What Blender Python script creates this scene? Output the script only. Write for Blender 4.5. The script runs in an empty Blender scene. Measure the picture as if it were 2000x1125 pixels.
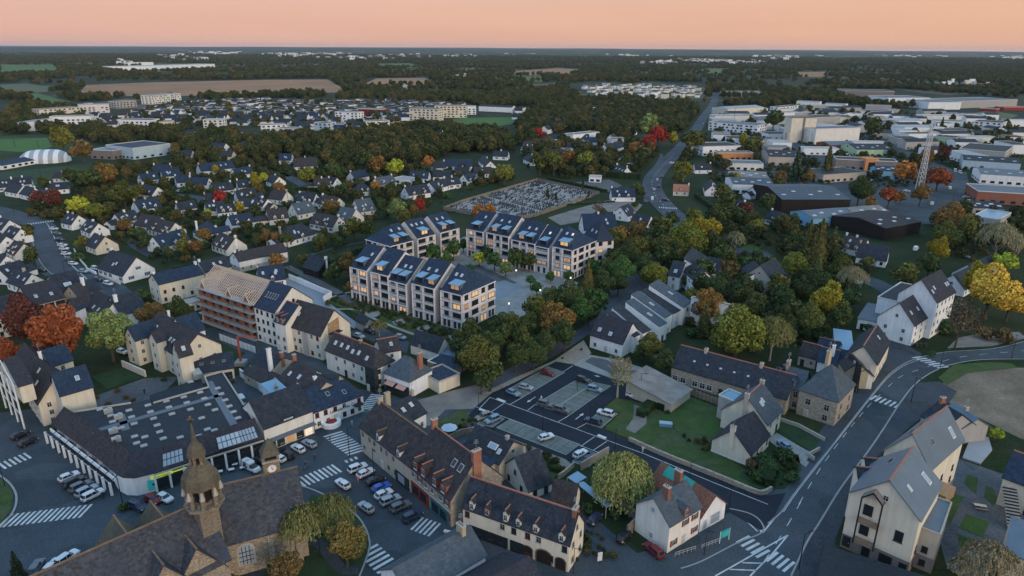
import bpy, math, random
import numpy as np
from mathutils import Vector, Matrix
R = random.Random(7)
S = bpy.context.scene
COL = S.collection
# ------------------------------------------------------------------ camera
F = 1333.0; CH = 88.0; TH = math.atan(469 / F); RO = .0055
cam = bpy.data.cameras.new('camera'); cam.sensor_width = 36; cam.lens = 36 * F / 2000
cam.clip_start = 1; cam.clip_end = 90000
co = bpy.data.objects.new('camera', cam); COL.objects.link(co)
co.matrix_world = Matrix.Translation((0, 0, CH)) @ Matrix.Rotation(math.pi / 2 - TH, 4, 'X') @ Matrix.Rotation(RO, 4, 'Z')
S.camera = co
# ------------------------------------------------------------------ light
S.view_settings.view_transform = 'Standard'; S.view_settings.look = 'None'
S.view_settings.gamma = 1; S.view_settings.exposure = 0.5; S.view_settings.use_curve_mapping = False
S.cycles.use_denoising = True
S.cycles.max_bounces = 4; S.cycles.diffuse_bounces = 2; S.cycles.glossy_bounces = 2
S.cycles.transmission_bounces = 2; S.cycles.volume_bounces = 0; S.cycles.transparent_max_bounces = 4
S.cycles.use_adaptive_sampling = True
SUN_EL, SUN_AZ = math.radians(7), math.radians(140)     # low evening sun, to the right behind the camera
W = bpy.data.worlds.new('World'); S.world = W; W.use_nodes = True
nt = W.node_tree; N = nt.nodes; L = nt.links
bg = N['Background']
sky = N.new('ShaderNodeTexSky'); sky.sky_type = 'NISHITA'; sky.sun_disc = False
sky.sun_elevation = SUN_EL; sky.sun_rotation = SUN_AZ; sky.dust_density = 2.0
tc = N.new('ShaderNodeTexCoord'); sx = N.new('ShaderNodeSeparateXYZ'); L.new(tc.outputs['Generated'], sx.inputs[0])
rmp = N.new('ShaderNodeValToRGB'); L.new(sx.outputs['Z'], rmp.inputs[0])
e = rmp.color_ramp.elements
e[0].position = 0.0; e[0].color = (.52, .295, .232, 1)
e[1].position = 1.0; e[1].color = (.26, .48, .84, 1)
for p_, c_ in ((.02, (.535, .308, .245)), (.055, (.53, .315, .26)), (.10, (.50, .42, .40)), (.16, (.47, .51, .56)), (.42, (.34, .51, .76))):
    q = e.new(p_); q.color = (*c_, 1)
# warmer towards the right of the view
hs = N.new('ShaderNodeMapRange'); L.new(sx.outputs['X'], hs.inputs[0]); hs.inputs[1].default_value = -.7; hs.inputs[2].default_value = .8
wm = N.new('ShaderNodeMix'); wm.data_type = 'RGBA'; L.new(hs.outputs[0], wm.inputs[0])
wm.inputs[6].default_value = (.97, .97, .99, 1); wm.inputs[7].default_value = (1.07, 1.03, .84, 1)
ml = N.new('ShaderNodeMix'); ml.data_type = 'RGBA'; ml.blend_type = 'MULTIPLY'; ml.inputs[0].default_value = 1
L.new(rmp.outputs[0], ml.inputs[6]); L.new(wm.outputs[2], ml.inputs[7])
cn = N.new('ShaderNodeTexNoise'); cn.inputs['Scale'].default_value = 3; cn.inputs['Detail'].default_value = 3
mp = N.new('ShaderNodeMapping'); mp.inputs['Scale'].default_value = (1, 1, 14); L.new(tc.outputs['Generated'], mp.inputs[0]); L.new(mp.outputs[0], cn.inputs[0])
cr = N.new('ShaderNodeMapRange'); cr.inputs[3].default_value = .93; cr.inputs[4].default_value = 1.07; L.new(cn.outputs[0], cr.inputs[0])
m3 = N.new('ShaderNodeMix'); m3.data_type = 'RGBA'; m3.blend_type = 'MULTIPLY'; m3.inputs[0].default_value = 1
L.new(ml.outputs[2], m3.inputs[6]); L.new(cr.outputs[0], m3.inputs[7])
ns = N.new('ShaderNodeMix'); ns.data_type = 'RGBA'; ns.blend_type = 'ADD'; ns.inputs[0].default_value = 0.012
L.new(m3.outputs[2], ns.inputs[6]); L.new(sky.outputs[0], ns.inputs[7])
L.new(ns.outputs[2], bg.inputs[0]); bg.inputs[1].default_value = 1.0
sl = bpy.data.lights.new('sun', 'SUN'); sl.energy = 1.0; sl.angle = math.radians(20); sl.color = (1, .76, .56)
so = bpy.data.objects.new('sun', sl); COL.objects.link(so)
# light travels from azimuth SUN_AZ (clockwise from +Y) at SUN_EL
sd = Vector((math.sin(SUN_AZ) * math.cos(SUN_EL), math.cos(SUN_AZ) * math.cos(SUN_EL), math.sin(SUN_EL + math.radians(9))))
so.rotation_euler = sd.to_track_quat('Z', 'Y').to_euler(); so.location = (-200, -200, 400)

# ------------------------------------------------------------------ photo pixel -> ground point
ct, st = math.cos(TH), math.sin(TH)
def P(x, y, z=0.0):
    u = (x - 1000) / F; v = -(y - 562.5) / F
    c, s = math.cos(RO), math.sin(RO); u, v = c * u - s * v, s * u + c * v
    dz = -st + v * ct; t = (z - CH) / dz
    return Vector((u * t, (ct + v * st) * t, z))
def proj(p):
    q = Vector(p) - Vector((0, 0, CH)); f = q.y * ct - q.z * st; up = q.y * st + q.z * ct
    u, v = q.x / f, up / f; c, s = math.cos(-RO), math.sin(-RO); u, v = c * u - s * v, s * u + c * v
    return 1000 + u * F, 562.5 - v * F
def depth(p): return p[1] * ct - (p[2] - CH) * st

# ------------------------------------------------------------------ materials
MATS = {}
def nm(name):
    m = bpy.data.materials.new(name); m.use_nodes = True; MATS[name] = m
    return m, m.node_tree.nodes, m.node_tree.links, m.node_tree.nodes['Principled BSDF']
def mixc(N, L, fac, a, b, mode='MIX'):
    n = N.new('ShaderNodeMix'); n.data_type = 'RGBA'; n.blend_type = mode
    for i, v in ((0, fac), (6, a), (7, b)):
        if hasattr(v, 'links'): L.new(v, n.inputs[i])
        elif i == 0: n.inputs[0].default_value = v
        else: n.inputs[i].default_value = (*v[:3], 1)
    return n.outputs[2]
def noise(N, L, scale, detail=3, vec=None, rough=.6):
    t = N.new('ShaderNodeTexNoise'); t.inputs['Scale'].default_value = scale; t.inputs['Detail'].default_value = detail
    t.inputs['Roughness'].default_value = rough
    if vec is not None: L.new(vec, t.inputs[0])
    return t.outputs[0]
def rng(N, L, v, a, b, c, d):
    m = N.new('ShaderNodeMapRange'); L.new(v, m.inputs[0])
    for i, k in enumerate((a, b, c, d)): m.inputs[i + 1].default_value = k
    return m.outputs[0]
def pos(N, L, sc=(1, 1, 1)):
    g = N.new('ShaderNodeNewGeometry'); m = N.new('ShaderNodeMapping'); m.inputs['Scale'].default_value = sc
    L.new(g.outputs['Position'], m.inputs[0]); return m.outputs[0]
def plain(name, c, rough=.7, var=.12, scale=.5, metal=0, spec=.3, second=None, fine=0, bump=0):
    m, N, L, b = nm(name)
    p = pos(N, L); n1 = noise(N, L, scale, 4, p)
    f = rng(N, L, n1, .3, .7, 1 - var, 1 + var)
    if second: base = mixc(N, L, rng(N, L, noise(N, L, scale * .37, 5, p), .42, .62, 0, 1), c, second)
    else: base = c
    if hasattr(base, 'links'): col = mixc(N, L, 1, base, f, 'MULTIPLY')
    else: col = mixc(N, L, 1, base, f, 'MULTIPLY')
    if fine:
        n2 = rng(N, L, noise(N, L, fine, 2, p), .35, .65, .82, 1.18); col = mixc(N, L, 1, col, n2, 'MULTIPLY')
    L.new(col, b.inputs['Base Color']); b.inputs['Roughness'].default_value = rough; b.inputs['Metallic'].default_value = metal
    b.inputs['Specular IOR Level'].default_value = spec
    if bump:
        bn = N.new('ShaderNodeBump'); bn.inputs['Strength'].default_value = bump; bn.inputs['Distance'].default_value = .1
        L.new(noise(N, L, max(fine, 2), 2, p), bn.inputs['Height']); L.new(bn.outputs[0], b.inputs['Normal'])
    return m
def worn(name, patch=.80, seam=.07):
    m = MATS[name]; N, L = m.node_tree.nodes, m.node_tree.links; b = N['Principled BSDF']; src = b.inputs['Base Color'].links[0].from_socket; p = pos(N, L)
    v = N.new('ShaderNodeTexVoronoi'); v.distance = 'CHEBYCHEV'; v.inputs['Scale'].default_value = seam; L.new(p, v.inputs['Vector']); s = N.new('ShaderNodeSeparateColor'); L.new(v.outputs['Color'], s.inputs[0])
    col = mixc(N, L, 1, src, rng(N, L, s.outputs[0], .70, .72, 1, patch), 'MULTIPLY')
    col = mixc(N, L, 1, col, rng(N, L, noise(N, L, .16, 6, p, .7), .48, .60, 1.0, .86), 'MULTIPLY')
    n2 = noise(N, L, .9, 5, p, .75); col = mixc(N, L, 1, col, rng(N, L, n2, .62, .70, 1, .78), 'MULTIPLY')
    L.new(col, b.inputs['Base Color']); b.inputs['Specular IOR Level'].default_value = .18
def walls(name, c, stain=.18):
    m, N, L, b = nm(name)
    p = pos(N, L); ps = pos(N, L, (1.3, 1.3, .12))
    a = rng(N, L, noise(N, L, 1, 4, ps), .35, .75, 1.0, 1 - stain)
    f = rng(N, L, noise(N, L, .25, 3, p), .3, .7, .93, 1.05)
    col = mixc(N, L, 1, mixc(N, L, 1, c, a, 'MULTIPLY'), f, 'MULTIPLY')
    L.new(col, b.inputs['Base Color']); b.inputs['Roughness'].default_value = .9; b.inputs['Specular IOR Level'].default_value = .15
    return m
def cells(name, c1, c2, c3, size, rough=.6, spec=.4, mortar=None, edge=.05, streak=0, patch=None):
    """small random cells (slates, rubble stones, tiles) with patches over them"""
    m, N, L, b = nm(name)
    p = pos(N, L, (1 / size, 1 / size, 1.6 / size)) if mortar is None else pos(N, L, (1 / size, 1 / size, 1.9 / size))
    v = N.new('ShaderNodeTexVoronoi'); v.inputs['Scale'].default_value = 1; L.new(p, v.inputs['Vector'])
    s = N.new('ShaderNodeSeparateColor'); L.new(v.outputs['Color'], s.inputs[0])
    col = mixc(N, L, s.outputs[0], c1, c2)
    pp = pos(N, L)
    col = mixc(N, L, rng(N, L, noise(N, L, .22, 5, pp), .45, .68, 0, .8), col, c3)
    if patch: col = mixc(N, L, rng(N, L, noise(N, L, 1.1, 4, pp), .60, .72, 0, .75), col, patch)
    if streak:
        col = mixc(N, L, 1, col, rng(N, L, noise(N, L, 1, 3, pos(N, L, (.9, .9, .15))), .3, .7, 1 - streak, 1 + streak), 'MULTIPLY')
    if mortar:
        v2 = N.new('ShaderNodeTexVoronoi'); v2.feature = 'DISTANCE_TO_EDGE'; v2.inputs['Scale'].default_value = 1; L.new(p, v2.inputs['Vector'])
        col = mixc(N, L, rng(N, L, v2.outputs['Distance'], 0, edge, 1, 0), col, mortar)
    L.new(col, b.inputs['Base Color']); b.inputs['Specular IOR Level'].default_value = spec
    L.new(rng(N, L, s.outputs[1], 0, 1, rough - .12, rough + .15), b.inputs['Roughness'])
    bn = N.new('ShaderNodeBump'); bn.inputs['Strength'].default_value = .35; bn.inputs['Distance'].default_value = .05
    L.new(s.outputs[2], bn.inputs['Height']); L.new(bn.outputs[0], b.inputs['Normal'])
    return m
# slate roofs
cells('slate', (.020, .026, .036), (.040, .047, .060), (.034, .036, .042), .34, .68, .16, streak=.28, patch=(.062, .066, .066))
cells('slate_blue', (.014, .026, .050), (.028, .046, .080), (.026, .036, .054), .34, .64, .2, streak=.22, patch=(.05, .062, .078))
cells('slate_brown', (.034, .030, .033), (.064, .054, .054), (.044, .044, .050), .34, .75, .15, streak=.22, patch=(.10, .085, .07))
cells('slate_violet', (.027, .028, .038), (.050, .049, .062), (.044, .039, .040), .34, .7, .16, streak=.18, patch=(.075, .070, .062))
cells('slate_church', (.040, .042, .050), (.086, .084, .092), (.046, .058, .080), .5, .8, .15, streak=.16, patch=(.12, .105, .075))
cells('slate_moss', (.10, .085, .06), (.155, .125, .08), (.085, .085, .075), .4, .8, .2, streak=.1)
cells('slate_grey', (.056, .074, .092), (.090, .110, .130), (.068, .080, .090), .5, .66, .2, streak=.12)
cells('tiles', (.21, .085, .055), (.30, .13, .085), (.17, .09, .07), .4, .75, .2, mortar=(.07, .04, .035), edge=.08)
cells('tiles_orange', (.33, .13, .075), (.42, .19, .12), (.30, .16, .11), .4, .8, .2)
cells('stone', (.31, .26, .20), (.50, .43, .33), (.38, .34, .28), .55, .9, .1, mortar=(.20, .17, .14), edge=.09, patch=(.25, .22, .18))
cells('stone_church', (.29, .24, .18), (.46, .38, .28), (.35, .30, .24), .6, .9, .1, mortar=(.13, .11, .09), edge=.10, patch=(.20, .17, .13))
cells('stone_brown', (.20, .16, .12), (.31, .25, .18), (.22, .20, .17), .6, .9, .1, mortar=(.11, .09, .08), edge=.09)
cells('brick', (.26, .10, .06), (.36, .15, .10), (.34, .18, .13), .25, .85, .15)
cells('brick_dark', (.22, .09, .06), (.31, .13, .09), (.24, .13, .10), .25, .85, .15)
walls('cream', (.74, .665, .53)); walls('white', (.84, .845, .84)); walls('warm_white', (.78, .745, .67)); walls('grey_wall', (.42, .40, .37))
walls('pale_blue_wall', (.45, .56, .62)); walls('ochre', (.50, .42, .29), .28); walls('taupe', (.235, .205, .19)); walls('beige', (.50, .44, .36)); walls('rose_white', (.74, .68, .67))
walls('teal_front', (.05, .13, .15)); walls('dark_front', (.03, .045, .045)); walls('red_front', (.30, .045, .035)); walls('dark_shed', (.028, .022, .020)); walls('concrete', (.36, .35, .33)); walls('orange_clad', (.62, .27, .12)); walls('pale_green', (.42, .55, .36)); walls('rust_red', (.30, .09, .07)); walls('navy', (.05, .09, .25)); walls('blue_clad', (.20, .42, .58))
plain('zinc', (.12, .16, .20), .42, .1, .3, .2, .5); plain('zinc_light', (.20, .33, .44), .38, .06, .2, .2, .5)
plain('flat_roof', (.019, .025, .032), .7, .15, .08, fine=1.2); plain('flat_roof_light', (.125, .145, .165), .7, .12, .1); plain('flat_roof_white', (.34, .35, .36), .7, .1, .1)
plain('corrugated', (.235, .22, .20), .8, .2, .35, second=(.17, .15, .135)); plain('gold_clad', (.30, .25, .165), .5, .08, .6); plain('bronze', (.15, .115, .06), .4, .1, .7, .3)
plain('wood', (.36, .225, .12), .7, .15, 2.0); plain('timber', (.62, .48, .37), .8, .12, 1.5); plain('fence_wood', (.24, .17, .115), .8, .2, 1)
plain('stone_trim', (.42, .38, .32), .8, .1, 1); plain('ridge_red', (.36, .15, .10), .8, .15, 1); plain('ridge_grey', (.16, .15, .15), .8, .15, 1); plain('ridge_gold', (.20, .13, .08), .85, .25, 1)
plain('frame', (.62, .61, .58), .6, .03, 1); plain('frame_dark', (.04, .042, .045), .5, .05, 1); plain('shutter_blue', (.045, .08, .22), .6, .05, 1); plain('shutter_red', (.20, .035, .025), .6, .05, 1)
plain('metal_dark', (.03, .032, .036), .4, .05, 1, .5); plain('metal_light', (.40, .40, .38), .45, .08, 1, .3); plain('metal_red', (.30, .07, .05), .6, .1, 1)
plain('green_tarp', (.03, .30, .25), .5, .12, 1); plain('awning_pink', (.55, .30, .25), .8, .08, 2); plain('canvas', (.72, .72, .70), .8, .04, 1); plain('parasol', (.50, .56, .62), .8, .04, 1)
plain('rubber', (.02, .02, .02), .8, .05, 1); plain('chrome', (.35, .35, .36), .3, .05, 1, .8); plain('plastic_dark', (.03, .03, .03), .5)
# ground kinds
plain('asphalt', (.056, .071, .082), .82, .13, .10, fine=2.5, second=(.070, .084, .095)); plain('asphalt_new', (.018, .024, .034), .75, .10, .2, fine=3)
plain('asphalt_old', (.082, .092, .104), .85, .15, .13, fine=2.5, second=(.064, .072, .082)); plain('pavement', (.110, .112, .115), .85, .12, .4, fine=2); plain('pavement_dark', (.055, .063, .073), .85, .12, .3, fine=2)
plain('paving_pale', (.30, .29, .265), .8, .1, .3, fine=2); plain('paving_blue', (.21, .235, .26), .6, .08, .3); plain('kerb', (.30, .29, .275), .85, .08, 1); plain('paint', (.62, .62, .60), .7, .08, 1.5, second=(.50, .50, .49))
worn('asphalt'); worn('asphalt_old', .86, .05); worn('asphalt_new', .88, .05); worn('pavement', .86, .11); worn('pavement_dark', .84, .11); worn('paving_pale', .9, .2); worn('paint', .9, .4)
plain('grass', (.044, .074, .018), .95, .25, .35, fine=3, second=(.062, .078, .034), bump=.4); plain('grass_dark', (.025, .050, .018), .95, .25, .25, fine=3, bump=.3); plain('pitch', (.062, .130, .026), .95, .12, .05, fine=.5)
plain('lawn', (.042, .088, .018), .95, .22, .25, fine=3, second=(.060, .080, .024), bump=.3); plain('soil', (.165, .125, .085), .95, .2, .2, fine=1.5, second=(.21, .165, .115)); plain('gravel', (.225, .20, .17), .95, .15, .3, fine=4, second=(.17, .155, .14))
plain('bay', (.150, .165, .150), .85, .12, .5, fine=3, second=(.12, .145, .115)); plain('grave_dark', (.05, .052, .06), .25, .1, 1, spec=.6); plain('grave_pale', (.36, .35, .34), .5, .1, 1)
plain('field_brown', (.34, .175, .085), .95, .10, .02, second=(.28, .145, .075)); plain('field_green', (.080, .130, .032), .95, .15, .02); plain('field_dull', (.105, .11, .055), .95, .15, .02); plain('field_plough', (.115, .070, .052), .95, .12, .02)
plain('rubble', (.30, .25, .20), .95, .35, 1.5, fine=4)
plain('bark', (.075, .058, .045), .9, .2, 2); plain('bark_pale', (.33, .29, .24), .9, .2, 2); plain('skin', (.45, .28, .21), .6); plain('cloth_dark', (.03, .035, .05), .9); plain('cloth_pink', (.55, .10, .25), .9); plain('cloth_pale', (.5, .5, .48), .9); plain('hair', (.04, .025, .02), .8)
def glass(name, c, emis=None, st_=0, rough=.08):
    m, N, L, b = nm(name); b.inputs['Base Color'].default_value = (*c, 1); b.inputs['Roughness'].default_value = rough
    b.inputs['Specular IOR Level'].default_value = .5
    if emis: b.inputs['Emission Color'].default_value = (*emis, 1); b.inputs['Emission Strength'].default_value = st_
    return m
glass('glass', (.020, .026, .032), rough=.12); glass('glass_pale', (.30, .36, .42), rough=.15); glass('glass_sky', (.42, .47, .52), rough=.2)
glass('lit', (.5, .35, .2), (1, .58, .28), .40); glass('lit_soft', (.3, .2, .12), (1, .55, .27), .22); glass('lit_white', (.7, .6, .5), (1, .85, .65), .4)
glass('lamp_glow', (.8, .8, .8), (1, .82, .6), 1.3); glass('sign_yellow', (.6, .65, .1), (.75, .85, .08), .22); glass('sign_teal', (.03, .30, .32), (.05, .55, .55), .12); glass('tail_red', (.4, .02, .02), (1, .05, .03), 1.0)
def paintm(name):
    m, N, L, b = nm(name); o = N.new('ShaderNodeObjectInfo'); L.new(o.outputs['Color'], b.inputs['Base Color'])
    b.inputs['Roughness'].default_value = .3; b.inputs['Coat Weight'].default_value = .35; b.inputs['Coat Roughness'].default_value = .12
paintm('car_paint')
def foliage(name, far=False):
    m, N, L, b = nm(name); o = N.new('ShaderNodeObjectInfo'); g = N.new('ShaderNodeNewGeometry')
    at = N.new('ShaderNodeAttribute'); at.attribute_name = 'clump'
    if far:
        r = N.new('ShaderNodeValToRGB'); L.new(o.outputs['Random'], r.inputs[0]); r.color_ramp.interpolation = 'LINEAR'
        E_ = r.color_ramp.elements; E_[0].color = (.038, .050, .020, 1); E_[1].position = 1.0; E_[1].color = (.150, .112, .036, 1)
        for p_, c_ in ((.25, (.050, .062, .022)), (.55, (.068, .074, .026)), (.82, (.088, .084, .030)), (.94, (.115, .094, .032))):
            q = E_.new(p_); q.color = (*c_, 1)
        base = r.outputs[0]
    else: base = o.outputs['Color']
    isl = rng(N, L, g.outputs['Random Per Island'], 0, 1, .62, 1.45)
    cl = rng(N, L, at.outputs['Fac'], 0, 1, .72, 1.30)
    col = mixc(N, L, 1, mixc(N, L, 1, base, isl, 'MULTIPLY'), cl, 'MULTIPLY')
    L.new(col, b.inputs['Base Color']); b.inputs['Roughness'].default_value = .8; b.inputs['Specular IOR Level'].default_value = .12
    return m
foliage('foliage'); foliage('foliage_far', True)
def M(n): return MATS[n]

# ------------------------------------------------------------------ mesh building
class MB:
    def __init__(s): s.v = []; s.f = []; s.m = []; s.mats = []
    def mi(s, mat):
        if mat not in s.mats: s.mats.append(mat)
        return s.mats.index(mat)
    def poly(s, pts, mat):
        k = len(s.v); s.v += [tuple(p) for p in pts]; s.f.append(list(range(k, k + len(pts)))); s.m.append(s.mi(mat)); return s
    def quad8(s, b, t, mat, top=True, bot=True):
        """prism from bottom ring b to top ring t"""
        k = len(s.v); n = len(b); s.v += [tuple(p) for p in b] + [tuple(p) for p in t]; i = s.mi(mat)
        for j in range(n):
            s.f.append([k + j, k + (j + 1) % n, k + n + (j + 1) % n, k + n + j]); s.m.append(i)
        if top: s.f.append([k + n + j for j in range(n)]); s.m.append(i)
        if bot: s.f.append([k + j for j in reversed(range(n))]); s.m.append(i)
        return s
    def box(s, c, d, mat, rz=0.0):
        ca, sa = math.cos(rz), math.sin(rz); x, y, z = d[0] / 2, d[1] / 2, d[2] / 2
        ring = [(-x, -y), (x, -y), (x, y), (-x, y)]; ring = [(c[0] + a * ca - b * sa, c[1] + a * sa + b * ca) for a, b in ring]
        return s.quad8([(a, b, c[2] - z) for a, b in ring], [(a, b, c[2] + z) for a, b in ring], mat)
    def beam(s, p, q, w, mat, h=None):
        p, q = Vector(p), Vector(q); d = (q - p)
        if d.length < 1e-6: return s
        d.normalize(); up = Vector((0, 0, 1)) if abs(d.z) < .95 else Vector((1, 0, 0))
        a = d.cross(up).normalized() * w / 2; b = a.cross(d).normalized() * (h or w) / 2
        r = [-a - b, a - b, a + b, -a + b]
        return s.quad8([p + o for o in r], [q + o for o in r], mat)
    def cyl(s, p, q, r0, r1, mat, n=8):
        p, q = Vector(p), Vector(q); d = (q - p).normalized(); up = Vector((0, 0, 1)) if abs(d.z) < .95 else Vector((1, 0, 0))
        a = d.cross(up).normalized(); b = a.cross(d).normalized()
        ang = [2 * math.pi * i / n for i in range(n)]
        return s.quad8([p + (a * math.cos(t) + b * math.sin(t)) * r0 for t in ang], [q + (a * math.cos(t) + b * math.sin(t)) * r1 for t in ang], mat)
    def mesh(s, name):
        me = bpy.data.meshes.new(name); me.from_pydata(s.v, [], s.f)
        for m in s.mats: me.materials.append(M(m))
        if len(s.mats) > 1: me.polygons.foreach_set('material_index', s.m)
        me.update(); return me
    def obj(s, name, parent=None, loc=None):
        if loc is not None: s.v = [(a - loc[0], b - loc[1], c - loc[2]) for a, b, c in s.v]
        return link(name, s.mesh(name), parent, loc if parent is None else None)
def link(name, data, parent=None, loc=None, rz=0, scale=None):
    o = bpy.data.objects.new(name, data); COL.objects.link(o)
    if parent: o.parent = parent
    if loc is not None: o.location = loc
    if rz: o.rotation_euler = (0, 0, rz)
    if scale is not None: o.scale = scale
    return o
THINGS = []
def tag(o, label, cat, group=None, auto=None):
    o['label'] = label; o['category'] = cat
    if group: o['group'] = group
    THINGS.append((o, auto)); return o
def root(name, loc, label, cat, group=None, auto=None, rz=0):
    return tag(link(name, None, None, loc, rz), label, cat, group, auto)
def struct(o, kind='structure', label=None):
    o['kind'] = kind
    if label: o['label'] = label
    return o
def copy_tree(src, loc, rz=0, scale=None):
    c = src.copy(); COL.objects.link(c); c.location = loc; c.rotation_euler = (0, 0, rz)
    if scale is not None: c.scale = scale
    for ch in src.children:
        d = ch.copy(); COL.objects.link(d); d.parent = c
        for g in ch.children: h = g.copy(); COL.objects.link(h); h.parent = d
    return c
# ------------------------------------------------------------------ shared small meshes (local -Y looks out of the wall)
def m_window(name, fr, gl, bars=1, cross=True, shut=None):
    b = MB(); b.box((0, -.03, 0), (1.0, .06, 1.0), fr); b.box((0, -.035, 0), (.84, .09, .86), gl)
    if bars: b.box((0, -.06, 0), (.05, .06, .86), fr)
    if cross: b.box((0, -.06, .14), (.84, .05, .04), fr)
    b.box((0, -.08, -.52), (1.12, .18, .07), fr)
    if shut:
        for s in (-1, 1): b.box((s * .78, -.04, 0), (.46, .07, 1.0), shut)
    return b.mesh(name)
WM = {'w': m_window('window_white', 'frame', 'glass'), 'd': m_window('window_dark', 'frame_dark', 'glass'),
      'l': m_window('window_lit', 'frame_dark', 'lit', 1, False), 's': m_window('window_soft', 'frame_dark', 'lit_soft', 1, False),
      'b': m_window('window_blue', 'frame', 'glass', shut='shutter_blue'), 'r': m_window('window_red', 'shutter_red', 'glass'),
      't': m_window('window_stone', 'stone_trim', 'glass'), 'p': m_window('window_plain', 'frame_dark', 'glass', 0, False),
      'n': m_window('window_closed', 'frame', 'glass_pale', 0, True), 'R': m_window('window_redshut', 'frame', 'glass', shut='shutter_red')}
def m_door(name, fr, c):
    b = MB(); b.box((0, -.03, 0), (1, .06, 1), fr); b.box((0, -.045, -.02), (.82, .09, .92), c); b.box((.3, -.11, -.05), (.05, .06, .12), 'metal_light'); return b.mesh(name)
DM = {'w': m_door('door_white', 'frame', 'cloth_pale'), 'd': m_door('door_dark', 'frame_dark', 'plastic_dark'), 'r': m_door('door_red', 'frame', 'shutter_red'),
      'g': m_door('door_grey', 'frame', 'grey_wall'), 'l': m_door('door_lit', 'frame_dark', 'lit')}
def m_sky(name, gl, fr='frame'):
    b = MB(); b.box((0, 0, .05), (1, 1, .14), fr); b.box((0, 0, .09), (.76, .8, .14), gl); return b.mesh(name)
SKM = {'p': m_sky('skylight_pale', 'glass_sky'), 'd': m_sky('skylight_dark', 'glass', 'metal_light'), 'b': m_sky('skylight_blue', 'glass_pale', 'frame'), 'l': m_sky('skylight_lit', 'lit_white')}
sb_ = MB(); sb_.box((0, 0, .1), (1, 1, .3), 'metal_light'); sb_.quad8([(-.42, -.42, .25), (.42, -.42, .25), (.42, .42, .25), (-.42, .42, .25)], [(-.3, -.3, .42), (.3, -.3, .42), (.3, .3, .42), (-.3, .3, .42)], 'flat_roof_white'); DOME = sb_.mesh('roof_dome')

def solve_h(C, yg):
    lo, hi = .5, 45
    for _ in range(30):
        m = (lo + hi) / 2; p = P(C[0], C[1], m); y = proj((p.x, p.y, 0))[1]
        if y > yg: hi = m
        else: lo = m
    return (lo + hi) / 2
def frame_px(C, Lp, Sp, h):
    he = h if h < 60 else solve_h(C, h)
    c, l = P(*C, he), P(*Lp, he); ux = (l - c); a = ux.length; ux = ux / a
    if isinstance(Sp, (tuple, list)):
        s = P(*Sp, he) - c; s = s - ux * s.dot(ux); b = s.length; uy = s / b
    else:
        uy = Vector((-ux.y, ux.x, 0)); b = abs(Sp)
        if (uy.y > 0) != (Sp > 0): uy = -uy
    return dict(c=Vector((c.x, c.y, 0)), ux=ux, uy=uy, a=a, b=b, he=he)
def frame_ridge(p, q, hr, w, he):
    A, Bp = P(*p, hr), P(*q, hr); ux = (Bp - A); a = ux.length; ux /= a; uy = Vector((-ux.y, ux.x, 0))
    if uy.y < 0: uy = -uy
    c = Vector((A.x, A.y, 0)) - uy * w / 2
    return dict(c=c, ux=ux, uy=uy, a=a, b=w, he=he)
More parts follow.
